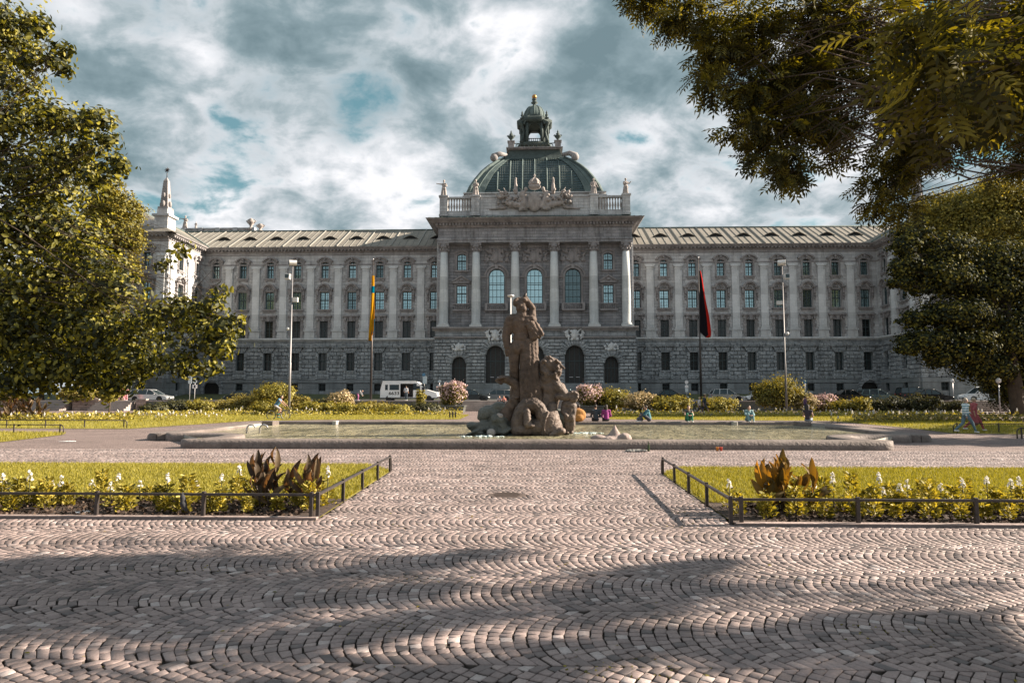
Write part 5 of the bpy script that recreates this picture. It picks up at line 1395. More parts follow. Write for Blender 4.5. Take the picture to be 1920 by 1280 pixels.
# drapery bundled over the forearm and falling to the ground
dr = [E_(S(555,285,-.05),56,44,30), E_(S(600,335,-.1),30,40,44), C_(S(505,285,-.05),S(620,350,-.1),22,22)]
for k in range(13):
    t = k/12; dr.append(C_(S(508+60*t,268+14*math.sin(k*2),-.22-.1*math.sin(t*3)), S(540+85*t,392-34*t+(10 if k%2 else -8),-.30), 9 if k%2 else 15, 7 if k%2 else 13))
g = random.Random(9)
for k in range(5):
    a = g.uniform(-1,1); dr.append(C_(S(500+g.uniform(0,60),290+g.uniform(-20,30),-.35+g.uniform(0,.2)), S(580+g.uniform(-10,50),320+g.uniform(0,60),-.35+g.uniform(0,.2)), 14,18))
o = sculpt('draped_cloth', dr, B, .022, 1, grp, rough=.03, rscale=.12)
fall = []
for k in range(11):
    t = k/10; xt = 468+112*t; 
    pts = [S(xt,400,-.12-.10*math.sin(t*PI)), S(462+118*t+(6 if k%2 else -6),560,-.22-.14*math.sin(t*PI)), S(452+136*t+8*math.sin(k*2.1),700,-.28-.14*math.sin(t*PI)), S(462+155*t,880,-.32-.14*math.sin(t*PI)), S(470+165*t,960,-.3)]
    rr = [15,21 if k%2 else 9,25 if k%2 else 10,30 if k%2 else 12,32 if k%2 else 14]
    for i in range(4): fall.append(C_(pts[i],pts[i+1],rr[i],rr[i+1]))
fall += [E_(S(520,620,.22),50,50,170), E_(S(545,860,.24),80,66,160), E_(S(575,470,-.1),22,26,80), E_(S(588,600,-.1),16,30,70), E_(S(480,850,.25),120,70,200)]
sculpt('falling_drapery', fall, B, .026, 1, grp, rough=.03, rscale=.12)
# bowed triton at the right with shaggy head, arm locked round
tri = [E_(S(690,600,-.1),80,80,66), E_(S(740,640,-.1),44,60,66), E_(S(640,620,-.1),44,60,70), C_(S(655,560,-.15),S(750,600,-.2),24,26),
 E_(S(665,700,-.1),66,66,70), E_(S(690,780,.0),92,80,90), C_(S(715,680,-.15),S(735,770,-.2),38,44), C_(S(735,760,-.2),S(815,850,-.25),46,34), C_(S(815,850,-.25),S(745,850,-.35),34,24), E_(S(770,790,-.1),46,52,54), E_(S(800,815,-.05),30,34,34),
 C_(S(700,800,.1),S(640,960,.1),86,96), C_(S(620,700,-.1),S(610,760,-.15),30,36)]
g = random.Random(5)
for k in range(34):
    a = g.uniform(0,6.28); rr = g.uniform(.4,1)
    c = (690+82*rr*math.cos(a), 610+74*rr*math.sin(a)); tri.append(C_(S(c[0],c[1],-.25-g.uniform(0,.25)), S(c[0]+g.uniform(-35,35),c[1]+g.uniform(5,40),-.3-g.uniform(0,.15)), 14, 9))
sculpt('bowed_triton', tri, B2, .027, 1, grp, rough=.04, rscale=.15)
# boy standing at the far right, back to the square
boy = [E_(S(868,855,-.05),42,44,44), C_(S(860,900),S(850,930),26,34), C_(S(812,905,-.02),S(862,925,-.02),34,32), E_(S(838,955),48,38,56), C_(S(835,960),S(832,1000),40,42), E_(S(815,1012,-.06),34,38,38), E_(S(856,1012,-.06),30,38,38),
 C_(S(815,1020),S(822,1070,-.03),34,25), C_(S(822,1070,-.03),S(822,1120),25,16), C_(S(856,1020),S(862,1070,-.03),30,24), C_(S(862,1070,-.03),S(856,1120),24,16), E_(S(820,1130,-.06),16,30,11), E_(S(856,1130,-.06),15,30,11),
 C_(S(800,905),S(785,965,-.1),24,20), C_(S(785,965,-.1),S(815,1000,-.22),19,14), C_(S(878,920),S(872,985,-.1),22,17), C_(S(872,985,-.1),S(850,1010,-.15),16,13)]
for k in range(16):
    a = 2*PI*k/16; boy.append(E_(S(868+32*math.cos(a),842+26*math.sin(a),-.05-.1*(k%2)),16,24,16))
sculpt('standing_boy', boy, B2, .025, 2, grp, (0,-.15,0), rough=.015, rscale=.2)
# tail of the sea creature rising at the left
tail = []
pth = [(262,722,13,-.2),(305,708,30,-.2),(352,716,34,-.18),(402,742,36,-.15),(436,790,38,-.12),(430,845,42,-.1),(395,905,52,-.05),(360,960,64,0),(330,1020,80,.0)]
for a, b in zip(pth, pth[1:]): tail.append(C_(S(a[0],a[1],a[3]),S(b[0],b[1],b[3]),a[2],b[2]))
tail += [E_(S(285,738,-.2),30,50,10,(0,.5,0)), E_(S(300,705,-.2),46,60,10,(0,-.2,0)), C_(S(415,905,-.2),S(450,925,-.25),18,12), C_(S(378,880,-.2),S(428,925,-.2),22,16), C_(S(385,716,-.1),S(330,700,-.1),20,14)]
sculpt('fish_tail', tail, B, .03, 2, grp, rough=.02, rscale=.12)
# coiling sea serpent in the middle
ser = []
pth = [(435,1110,60),(440,1040,62),(462,970,60),(500,915,56),(560,905,54),(608,940,50),(625,1000,54)]
for a, b in zip(pth, pth[1:]): ser.append(C_(S(a[0],a[1],-.5),S(b[0],b[1],-.5),a[2],b[2]))
ser += [E_(S(680,1050,-.45),78,72,92,(0,.3,0)), C_(S(700,960,-.3),S(720,1080,-.35),48,66), E_(S(700,925,-.25),44,44,38), C_(S(640,1000,-.5),S(660,1110,-.5),56,62), E_(S(720,1100,-.55),60,62,48), E_(S(770,1112,-.8),36,44,26), C_(S(690,1140,-.9),S(775,1112,-.85),16,26),
 C_(S(505,965,-.85),S(510,1060,-.9),26,32), E_(S(540,1070,-.9),30,34,18), E_(S(470,1110,-.5),90,80,50), C_(S(560,1090,-.4),S(640,1080,-.4),70,70)]
for k in range(14):
    t = k/13; ser.append(C_(S(662-28*math.sin(t*2),968+150*t,-.78),S(670-28*math.sin(t*2),972+150*t,-.95),9,3))
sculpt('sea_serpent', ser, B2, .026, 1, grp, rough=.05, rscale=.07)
# rocks
def rocks(name, lst, mat, vox=.05, parent=grp, rough=.12):
    pr = []
    g = random.Random(3)
    for (cx, cy, rx, rz, d) in lst:
        pr.append(E_(S(cx,cy,d),rx,rx*.9,rz,(g.uniform(-.3,.3),g.uniform(-.4,.4),0)))
        for k in range(4): pr.append(E_(S(cx+g.uniform(-.6,.6)*rx,cy+g.uniform(-.5,.5)*rz,d-g.uniform(0,.6)*rx*U),rx*.5,rx*.5,rz*.5,(0,g.uniform(-.8,.8),0)))
    return sculpt(name, pr, mat, vox, 1, parent, rough=rough, rscale=.3)
rocks('rock_base', [(200,985,88,66,.1),(290,960,90,70,.2),(350,1060,120,90,.2),(280,1050,80,60,-.3),(85,1085,60,34,-.2),(150,1075,60,36,-.2),(235,1120,46,36,-.7),(110,1140,110,18,-.3),(300,1120,120,40,-.2),(560,1080,160,90,.3),(700,1040,150,100,.35),(480,960,120,130,.5),(620,900,110,120,.5),(790,1100,70,50,.2)], M['rock_wet'])
sculpt('pale_stone', [E_(S(230,1125,-.95),34,30,32)], M['stone_stat'], .03, 1, grp, rough=.04)
rk = [E_(S(300,1000,-.55),22,26,20), E_(S(285,990,-.5),20,20,14)]
sculpt('pale_stone', rk, M['stone_stat'], .03, 1, grp, rough=.04)

# the small peaked rock in the pool
p = G(1152,824,WZ); mb = []
rk = [('e',(0,0,.02),(.45,.36,.16),(0,0,0)),('c',(0.0,0,.06),(0.03,0,.50),.30,.025),('e',(-.55,-.1,.06),(.32,.25,.13)),('e',(.36,-.12,.05),(.25,.25,.2)),('e',(-.2,-.2,.02),(.3,.25,.12))]
o = sculpt('peaked_rock', rk, M['kerb'], .04, 0, None, (p.x, p.y, WZ), rough=.04, rscale=.15); tag(o, 'small pointed rock standing out of the pool water right of the sculpture', 'rock')
# stainless grab handles in the water at the left
p = G(475,812,WZ)
for k, dx in enumerate((-.12,.42)):
    mb = MB(); mb.tube([(-.16,0,-.1),(-.16,0,.2),(-.1,0,.32),(.02,0,.36),(.14,0,.32),(.2,.0,.22)], .035, 8)
    o = mb.build('grab_handle', M['metal_grey'], None, (p.x+dx, p.y, WZ), 0 if k else .2); tag(o, ('left' if k == 0 else 'right')+' one of two bent metal grab handles rising from the pool', 'handle', 'bent metal handles in the pool')
# ================================================================== trees and plants
M['bark'] = stone('tree bark', (.05,.038,.028), (.13,.10,.075), grime=.5, gcol=(.03,.025,.02), bump=1, fine=5)
M['leaf_linden'] = leafmat('linden leaves', (.018,.023,.006), (.055,.060,.011), (.29,.26,.03), .38, .03, (1.4,1.35,.35))
M['leaf_ash'] = leafmat('ash leaves', (.030,.030,.007), (.075,.068,.012), (.21,.175,.022), .42, .025, (1.35,1.25,.3))
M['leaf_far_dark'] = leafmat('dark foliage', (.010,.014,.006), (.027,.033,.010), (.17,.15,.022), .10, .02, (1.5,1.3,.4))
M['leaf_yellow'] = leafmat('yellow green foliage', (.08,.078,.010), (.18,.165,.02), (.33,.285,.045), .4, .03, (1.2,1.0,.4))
M['leaf_olive'] = leafmat('olive shrub foliage', (.07,.066,.015), (.17,.145,.026), (.30,.24,.045), .35, .04)
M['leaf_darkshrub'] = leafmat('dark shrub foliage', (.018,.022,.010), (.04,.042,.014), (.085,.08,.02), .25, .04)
M['leaf_cream'] = leafmat('cream blossom shrub', (.16,.12,.04), (.42,.32,.16), (.62,.5,.32), .25, .02, (1,.95,.8))
M['pink'] = leafmat('pink blossom', (.40,.26,.25), (.55,.38,.37), (.68,.52,.50), .25, .02, (1,1,1))
M['white_petal'] = leafmat('white petals', (.60,.58,.52), (.72,.70,.66), (.80,.78,.75), .3, .02, (1,1,1))
M['leaf_bed'] = leafmat('bedding foliage', (.11,.105,.015), (.30,.255,.03), (.46,.38,.06), .35, .04, (1.2,1.1,.5))
LEAF = [(0,0,0),(.27,.36,.07),(.20,.74,.05),(0,1,-.06),(-.20,.74,.05),(-.27,.36,.07)]; LEAFF = [(0,1,2,3),(0,3,4,5)]
CLUMP = [(0,0,0),(.55,.25,.15),(.1,.95,0),(-.5,.5,-.1)]; CLUMPF = [(0,1,2,3)]
ASH = []; ASHF = []
def ashleaf():
    def lf(x, y, dx, dy, L_, w):
        b = len(ASH); n = (-dy, dx)
        ASH.extend([(x,y,0),(x+dx*L_*.45+n[0]*w,y+dy*L_*.45+n[1]*w,.02),(x+dx*L_,y+dy*L_,-.06),(x+dx*L_*.45-n[0]*w,y+dy*L_*.45-n[1]*w,.02)]); ASHF.append((b,b+1,b+2,b+3))
    for k in range(4):
        y = .12+k*.2
        for sg in (-1,1): lf(0, y, sg*.82, .57, .40, .062)
    lf(0,.86,0,1,.36,.06)
    b = len(ASH); ASH.extend([(-.008,0,0),(.008,0,0),(.006,.9,0),(-.006,.9,0)]); ASHF.append((b,b+1,b+2,b+3))
ashleaf()
def clouds(blobs, n, seed, nclump=9, tight=.28, flat=.7):
    """points in clumps inside ellipsoids (centre, (rx,ry,rz), weight)"""
    g = np.random.default_rng(seed)
    w = np.array([b[2]*(b[1][0]*b[1][1]*b[1][2])**(.66) if len(b) > 2 else (b[1][0]*b[1][1]*b[1][2])**.66 for b in blobs]); w = w/w.sum()
    P = []; O = []
    for b, f in zip(blobs, w):
        m = max(8, int(n*f)); c = np.array(b[0]); r = np.array(b[1]); k = max(3, int(nclump*(1+m/900)))
        u = g.normal(size=(k,3)); u /= np.linalg.norm(u, axis=1, keepdims=True); u *= (g.random((k,1))**.45)
        cc = u*r*.92; cr = r.mean()*g.uniform(.5,1.4,(k,1))*tight
        idx = g.integers(0, k, m); q = g.normal(size=(m,3)); q[:,2] *= flat
        p = cc[idx] + q*cr[idx]*.75
        P.append(p+c); O.append(p/r + q*.5)
    return np.concatenate(P), np.concatenate(O)
def limbs(mb, base, top, r, blobs, seed, k=1.0):
    g = random.Random(seed); base = Vector(base); top = Vector(top)
    mid = base.lerp(top,.5)+Vector((g.uniform(-.1,.1),g.uniform(-.1,.1),0))*r*6
    mb.tube([base-Vector((0,0,.2)), base+Vector((0,0,r*1.2)), mid, top], [r*1.7, r*1.05, r*.85, r*.6], 12)
    for b in blobs:
        c = Vector(b[0]); s = base.lerp(top, g.uniform(.55,1.0)); L_ = (c-s).length
        m = s.lerp(c,.45)+Vector((g.uniform(-.08,.08),g.uniform(-.08,.08),g.uniform(.02,.12)))*L_
        q = r*.38*k
        mb.tube([s, s.lerp(m,.5)+Vector((0,0,.03*L_)), m, c], [q, q*.8, q*.55, q*.16], 7)
        for i in range(5):
            e = c+Vector((g.uniform(-1,1)*b[1][0], g.uniform(-1,1)*b[1][1], g.uniform(-.8,.8)*b[1][2]))
            ss = m.lerp(c, g.uniform(.1,.9)); mb.tube([ss, ss.lerp(e,.5)+Vector((0,0,.04*L_)), e], [q*.3, q*.18, q*.05], 5)
def tree(name, base, top, r, blobs, n, size, leaf, lmat, label, group=None, seed=0, up=.7, k=1.0, sv=(.6,1.25), ldrop=None, nclump=9, tight=.28, extra=None, ok_=.5):
    root = empty(name, base, 0, label, 'tree', group)
    mb = MB(); off = Vector(base); bl = [(Vector(b[0])-off, b[1], b[2] if len(b) > 2 else 1) for b in blobs]
    limbs(mb, (0,0,0), Vector(top)-off, r, bl, seed, k); mb.build('trunk', M['bark'], root)
    P, O = clouds([(tuple(b[0]), b[1], b[2]) for b in bl], n, seed, nclump, tight); g = np.random.default_rng(seed+5)
    if extra:
        P2, O2 = clouds([(tuple(Vector(b[0])-off), b[1], b[2]) for b in extra[0]], extra[1], seed+9, 5, .5); P = np.concatenate([P,P2]); O = np.concatenate([O,O2])
    N = O*ok_ + g.normal(size=P.shape)*.6; N[:,2] += up
    tv, tf = leaf; S_ = size*g.uniform(sv[0], sv[1], len(P))
    ld = None
    if ldrop is not None: ld = O*.9+g.normal(size=P.shape)*.45; ld[:,2] -= ldrop
    scatter('crown', P, S_, N, tv, tf, lmat, root, seed=seed, ldir=ld); return root
def PB(px, py, Y, rx, rz, ry=None, w=1.0):
    c = W(px, py, Y); k = Y/1280; return (c, (rx*k, (ry if ry else (rx+rz)/2)*k, rz*k), w)

# left foreground linden
bl = [PB(-60,90,12,110,110), PB(15,55,11.5,60,60), PB(75,45,11,38,32), PB(70,110,11,50,26), PB(118,98,10.6,30,14), PB(110,130,10.6,28,12), PB(45,160,11.5,60,26,None,.7),
      PB(20,240,12,90,60), PB(110,235,11.5,70,40), PB(175,228,11,42,24), PB(205,262,11,28,18), PB(150,300,11.5,75,45), PB(215,312,11,34,22), PB(190,340,11,40,14,None,.6), PB(60,340,12.5,120,70),
      PB(30,440,12.5,130,80), PB(110,430,12.5,70,50), PB(170,490,12,60,36), PB(90,540,12.5,140,80), PB(225,550,12,80,40), PB(310,500,11.5,26,16,None,.5), PB(338,468,11.3,20,20,None,.5),
      PB(60,640,12.5,160,80), PB(210,620,12,100,60), PB(320,590,11.5,70,36), PB(385,575,11.2,40,26), PB(415,548,11,20,12,None,.6), PB(370,630,11.3,70,34), PB(425,615,11,34,24), PB(440,598,11,20,10,None,.6), PB(420,655,11,32,18),
      PB(120,700,12,120,36), PB(250,685,11.8,80,34), PB(340,685,11.5,55,26), PB(385,692,11.3,34,14,None,.7), PB(30,715,12,80,28), PB(200,722,12,60,16)]
tree('linden_tree', (-13.5,12.5,0), (-12.0,12.3,6.2), .33, bl, 38000, .12, (LEAF,LEAFF), M['leaf_linden'], 'leafy broad-leaved tree with olive leaves reaching in from the left, nearest to the camera', seed=11, up=.35, sv=(.5,1.15), nclump=9, tight=.38, k=.14, ok_=1.1)
# right foreground ash, its limbs overhead and beyond the frame
rb_ = [PB(1215,-12,7.5,60,34), PB(1285,28,7.3,60,40), PB(1345,95,7.2,50,46), PB(1330,165,7.1,36,18,None,.8), PB(1400,60,7.5,80,60), PB(1420,160,7.3,75,50), PB(1400,235,7.1,45,30), PB(1465,230,7.3,80,45), PB(1440,290,7.1,45,22), PB(1490,300,7.1,40,34), PB(1475,335,7,26,14,None,.8),
       PB(1530,60,7.6,110,70), PB(1540,165,7.5,100,55), PB(1560,240,7.3,50,34), PB(1580,280,7.2,24,20,None,.8), PB(1660,60,7.8,110,70), PB(1640,150,7.8,80,46,None,.8), PB(1700,215,7.8,60,40), PB(1780,110,8,110,100), PB(1700,300,7.7,60,34), PB(1660,340,7.6,44,26), PB(1640,382,7.5,30,18), PB(1695,385,7.5,36,20,None,.8),
       PB(1780,270,8,70,40,None,.7), PB(1890,60,8,100,100), PB(1880,190,8.2,90,60), PB(1900,310,8.4,60,30,None,.6), PB(1990,180,8.4,90,160)]
ex = []; q_ = random.Random(12)  # unseen leaf clumps back-projected along the sun to shape foreground shadows
for i in range(34):
    gx = q_.uniform(-5.6,4.0); gy = q_.uniform(3.7,7.2+.12*(gx+3)*0)
    if gx < -1.2 and gy < 5.0: continue
    if gx > 1.6 and 5.2 < gy: gy = q_.uniform(3.7,4.9)
    z = 5.2+(3.6-gx)*.24+q_.uniform(-.2,.2); L_ = q_.uniform(.5,1.25)
    for t in (-1,-.6,-.2,.2,.6,1): ex.append(((gx+2.0*z+t*L_*.8, gy+.35*z+t*L_*.42, z+t*.1), (L_*.24, .06+.10*(1-abs(t)), .10), 1))
exl = [((8.4,9.3,6.0),(1.9,1.0,.6),.1), ((11.5,8.3,6.2),(2.0,1.0,.6),.1), ((14,8,6),(1.9,.9,.7),.1)]
tree('ash_tree', (12.3,3.2,0), (11.6,5.6,5.4), .32, rb_+exl, 13000, .20, (ASH,ASHF), M['leaf_ash'], 'tall ash tree overhead at the right, its feathery branches hanging across the upper corner', extra=(ex, 16000), seed=21, up=.5, ldrop=.55, k=.28, sv=(.6,1.1), nclump=13, tight=.27)
# close twig of the same kind near the lens
cb = [PB(1700,60,2.3,70,60), PB(1790,120,2.2,90,90), PB(1880,60,2.3,80,90), PB(1760,200,2.2,34,34,None,.7), PB(1900,190,2.3,60,60), PB(2010,90,2.3,90,90)]
tree('walnut_tree', (6.5,2.2,0), (5.6,2.3,3.3), .14, cb, 330, .15, (ASH,ASHF), M['leaf_ash'], 'dark close-up leaves of a tree just right of the camera, filling the top right corner', seed=25, up=.5, ldrop=.9, k=.35, sv=(.7,1.1), nclump=8, tight=.5)
# large dark tree at the right of the square
g_ = G(1885,777,0)
dk = [PB(1715,440,61,40,24), PB(1695,465,60,32,22), PB(1770,475,62,70,34), PB(1860,490,63,80,40), PB(1700,500,60,34,24), PB(1690,530,60,26,14,None,.8), PB(1760,520,61,70,40), PB(1850,540,63,80,44), PB(1940,520,65,80,80),
      PB(1790,590,61,80,34), PB(1715,600,60,34,18), PB(1730,640,60,50,26), PB(1705,652,60,26,14), PB(1800,650,61,70,36), PB(1880,630,63,80,50), PB(1765,672,60,40,16), PB(1850,690,62,60,30), PB(1930,650,64,70,80), PB(1900,720,64,50,34)]
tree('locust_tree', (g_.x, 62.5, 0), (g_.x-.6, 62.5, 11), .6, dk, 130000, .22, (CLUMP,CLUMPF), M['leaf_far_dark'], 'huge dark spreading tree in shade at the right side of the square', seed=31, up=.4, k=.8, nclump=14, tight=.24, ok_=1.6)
yt = [PB(1780,400,88,70,40), PB(1860,375,88,80,46), PB(1940,390,88,80,60), PB(1735,425,88,40,24), PB(1840,430,88,90,40), PB(1905,450,88,70,50), PB(1790,445,88,60,30)]  # separate crown, sunlit top put into its yellow leaf colour
g2_ = G(1850,770,0); tree('sun_tinted_tree', (g2_.x+8, 89, 1), (g2_.x+8, 89, 14), .5, yt, 80000, .25, (CLUMP,CLUMPF), M['leaf_yellow'], 'treetop coloured yellow as if sunlit, rising above the huge dark tree at the right', seed=35, up=.5, k=.7, nclump=14, tight=.24, ok_=1.2)
g_ = G(236,770,0)
yl = [PB(238,395,84,34,42), PB(215,440,84,54,44), PB(250,445,84,26,34), PB(205,350,84,24,20), PB(190,390,85,44,40), PB(150,470,86,70,60), PB(225,500,84,40,40), PB(90,430,87,60,60), PB(120,560,86,100,50), PB(210,370,84,24,18)]
tree('maple_tree', (g_.x-6, 85, 1), (g_.x-6, 85, 12), .5, yl, 60000, .27, (CLUMP,CLUMPF), M['leaf_yellow'], 'bright yellow-green tree far behind the left foreground tree, beside the corner pavilion', seed=41, up=.4, k=.7, nclump=14, tight=.22)
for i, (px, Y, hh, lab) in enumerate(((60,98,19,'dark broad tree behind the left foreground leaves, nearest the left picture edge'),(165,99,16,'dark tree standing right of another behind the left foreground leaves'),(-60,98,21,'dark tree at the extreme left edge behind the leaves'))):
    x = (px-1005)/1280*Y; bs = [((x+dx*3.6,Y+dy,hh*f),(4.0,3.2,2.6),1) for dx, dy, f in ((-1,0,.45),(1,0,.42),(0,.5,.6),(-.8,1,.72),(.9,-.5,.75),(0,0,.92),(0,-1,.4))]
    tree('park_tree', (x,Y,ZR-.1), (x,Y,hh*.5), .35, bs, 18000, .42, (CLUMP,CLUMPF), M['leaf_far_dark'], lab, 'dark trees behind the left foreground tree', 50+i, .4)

for i, (x, Y, hh) in enumerate(((45,50,16),(43,39.5,15),(40,31,13))):
    bs = [((x+dx*3.2,Y+dy*2,hh*f),(3.0,2.6,1.9),1) for dx, dy, f in ((-1,0,.42),(1,0,.40),(0,1,.58),(-.8,-1,.68),(.9,-.5,.74),(0,0,.92),(-.2,-1,.36))]
    tree('avenue_tree', (x,Y,0), (x,Y,hh*.5), .35, bs, 9000, .40, (CLUMP,CLUMPF), M['leaf_far_dark'], 'avenue tree standing just outside the right picture edge, shading the lawn', 'avenue trees outside the right picture edge', 60+i, .4)

# ---- shrubs
def shrub(px, ytop, hwp, Y, mat, label, name='shrub', n=5000, z0=0.0, ls=.16, group='shrubs in the beds before the street', blossom=None, flat=1.0, ybase=None, stem=None, upw=.5, seed=None, frac=.5):
    seed = seed or int(px); t = W(px, ytop-2, Y); cx = t.x; rx = hwp*1.18*Y/1280; zb = z0 if ybase is None else W(px, ybase, Y).z
    H = t.z - zb; g = np.random.default_rng(seed)
    root = empty(name, (cx, Y, z0), 0, label, 'shrub', group)
    q = random.Random(seed); bl = [((0,0,(zb-z0)+H*.5),(rx*.80,rx*.7,H*.44),1.6)]
    for k in range(7):
        a = q.uniform(0,6.28); bl.append(((rx*.5*math.cos(a), rx*.45*math.sin(a), (zb-z0)+H*q.uniform(.35,.68)),(rx*.45,rx*.4,H*.28),1))
    P, O = clouds(bl, n, seed, 12, .25); P[:,2] = np.clip(P[:,2], .02, H*1.04+(zb-z0))
    N = O*.7 + g.normal(size=P.shape)*.5; N[:,2] += upw
    S_ = ls*g.uniform(.6,1.3,len(P))
    if blossom:
        k = int(len(P)*frac); r = np.linalg.norm(O, axis=1)+O[:,2]*.6; o_ = np.argsort(-r); bi, gi = o_[:k], o_[k:]
        scatter('foliage', P[gi], S_[gi], N[gi], CLUMP, CLUMPF, mat, root, seed=seed); scatter('blossom', P[bi], S_[bi]*.9, N[bi], CLUMP, CLUMPF, blossom, root, seed=seed+1)
    else: scatter('foliage', P, S_, N, CLUMP, CLUMPF, mat, root, seed=seed)
    mb = MB()
    for k in range(9 if not stem else 1):
        a = q.uniform(0,6.28); e = Vector((rx*.5*math.cos(a), rx*.5*math.sin(a), (zb-z0)+H*.7)) if not stem else Vector((0,0,(zb-z0)+H*.5))
        mb.tube([(0,0,-.05), e*.5+Vector((0,0,.1)), e], [.05,.035,.015] if not stem else [.07,.06,.05], 6)
    mb.build('stems', M['bark'], root); return root
sh = [
 (514,711,38,68,'leaf_yellow','large loose yellow-green bush in front of the left floodlight mast',9000,None),
 (455,738,34,70,'leaf_olive','low grassy olive mound left of the large loose yellow bush',4000,None),
 (560,740,30,70,'leaf_olive','low olive shrub directly right of the large loose yellow bush',3500,None),
 (610,745,22,70,'leaf_darkshrub','dark low shrub left of the plumed cream grass',2500,None),
 (642,731,26,68,'leaf_olive','plumed shrub with pale cream tops left of the white van',4500,'leaf_cream'),
 (700,754,36,70,'leaf_olive','olive clipped shrub under the rear end of the white van',4000,None),
 (600,752,40,64,'leaf_yellow','low yellow-green shrub under the pale plumes, before the dark shrub',3500,None),
 (740,761,44,63,'leaf_yellow','long low golden shrub in front of the white van',5000,None),
 (795,757,34,64,'leaf_darkshrub','dark green low shrub between the van and the round flowering tree',3500,None),
 (660,756,36,62,'leaf_yellow','golden low shrub left of the long low golden one',3500,None),
 (400,752,46,68,'leaf_olive','long thin olive hedge right of the stone steps at the left',3500,None),
 (330,749,34,68,'leaf_darkshrub','dark reddish-green shrub in front of the parked silver car at the left',4000,None),
 (375,748,30,66,'leaf_yellow','yellowish shrub beside the dark shrub before the left parking sign',3000,None),
 (290,756,26,66,'leaf_darkshrub','small dark shrub right of the left stone steps',2500,None),
 (508,750,34,60,'leaf_yellow','low yellow shrub just behind the cyclist',3500,None),
 (790,724,9,72,'leaf_yellow','small yellow shrub covering the front door of the white van',2000,None),
 (1150,722,34,70,'leaf_yellow','bright upright yellow shrub right of the pink flowering one',7000,None),
 (1120,742,22,71,'leaf_darkshrub','dark shrub behind the bright upright yellow shrub',2500,None),
 (1200,733,32,68,'leaf_olive','rounded shrub covered in cream blossom above the seated people',6000,'leaf_cream'),
 (1258,741,40,67,'leaf_yellow','smooth golden mound shrub left of the walking couple by the flagpole',8000,None),
 (1350,744,38,67,'leaf_yellow','golden mound shrub in front of the silver hatchback',6000,None),
 (1345,752,44,69,'leaf_darkshrub','dark shrub below the silver hatchback',4500,None),
 (1462,702,46,69,'leaf_olive','tall round olive bush in front of the right floodlight mast',14000,'leaf_yellow'),
 (1510,735,22,68,'leaf_olive','small loose bush touching the right side of the tall round bush',2500,'leaf_cream'),
 (1595,742,34,67,'leaf_yellow','golden mound shrub right of the low pink shrub',5000,None),
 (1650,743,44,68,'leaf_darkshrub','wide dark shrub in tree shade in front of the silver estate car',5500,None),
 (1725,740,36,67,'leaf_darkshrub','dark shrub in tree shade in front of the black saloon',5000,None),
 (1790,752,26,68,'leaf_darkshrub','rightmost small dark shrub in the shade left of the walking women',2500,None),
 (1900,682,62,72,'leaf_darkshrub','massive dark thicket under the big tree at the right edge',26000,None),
 (145,722,38,78,'leaf_olive','pale olive shrub above the stone wall under the left trees',4500,None),
 (20,735,30,78,'leaf_yellow','yellowish shrub on the wall at the extreme left',2500,None)]
for px, yt, hwp, Y, mt, lab, n, bl in sh:
    z0 = ZR if Y > 77 else 0.0
    fr = .6 if 'cream' in lab else .4
    shrub(px, yt, hwp, Y, M[mt], lab, n=int(n*1.1), z0=z0, blossom=M[bl] if bl else None, ls=.15 if Y > 60 else .13, frac=fr)
for px, yt, hwp, lab, stem in ((848,713,25,'round flowering shrub with pink and gold heads in a dark planter left of the sculpture',1),(1105,715,25,'round shrub topped with pink blossom in a planter right of the sculpture',0),(1543,738,24,'low spreading shrub with pink blossom right of the tall round bush',0)):
    shrub(px, yt, hwp, 69.5, M['leaf_olive'], lab, n=9000, blossom=M['pink'], ls=.15, ybase=765 if hwp > 24 else None, frac=.22)
shrub(207,728,20,57, M['leaf_yellow'], 'small ball-shaped orange-green standard tree on a thin pale stem at the left', 'standard_tree', 3500, ls=.13, ybase=757, stem=1)
# low planting edge of tiny blossoms along the back beds
def petals(name, H, n, mats, seed, kind):
    g = np.random.default_rng(seed); root = bpy.data.objects.new(name, None); COL.objects.link(root)
    m = n; z = g.uniform(0,H,m); r = .10*(1-z/H*.5)*g.uniform(.2,1,m)*(H/.35)**.5; a = g.uniform(0,6.28,m)
    P = np.stack([r*np.cos(a), r*np.sin(a), z], 1); N = np.stack([np.cos(a),np.sin(a),np.full(m,.6)],1)+g.normal(size=(m,3))*.3
    ld = np.stack([np.cos(a),np.sin(a),g.uniform(.1,1.0,m)],1)
    scatter('leaves', P, g.uniform(.035,.085,m)*(1.0 if kind != 'far' else 1.6), N, LEAF, LEAFF, mats[0], root, seed=seed, ldir=ld)
    if kind in ('flower','far'):
        k = 34; z = H+g.uniform(0,.16,k); a = g.uniform(0,6.28,k); r = .035*(1-(z-H)/.2)
        scatter('flower_head', np.stack([r*np.cos(a),r*np.sin(a),z],1), g.uniform(.022,.040,k)*(1 if kind == 'flower' else 1.7), np.stack([np.cos(a),np.sin(a),a*0+.5],1), CLUMP, CLUMPF, mats[1], root, seed=seed+3)
        mb = MB(); mb.tube([(0,0,0),(0,0,H+.1)], .006, 4); mb.build('stem', M['leaf_olive'], root)
    return root
FL = [petals('bedding_plant', (.20,.34,.26,.40,.30)[k], 210, [M['leaf_bed']], 100+k, 'leaf') for k in range(5)]
FW = [petals('snapdragon', .30+.05*k, 90, [M['leaf_bed'], M['white_petal']], 120+k, 'flower') for k in range(4)]
FF = [petals('white_flower', .3+.05*k, 26, [M['leaf_bed'], M['white_petal']], 140+k, 'far') for k in range(3)]
used = set()
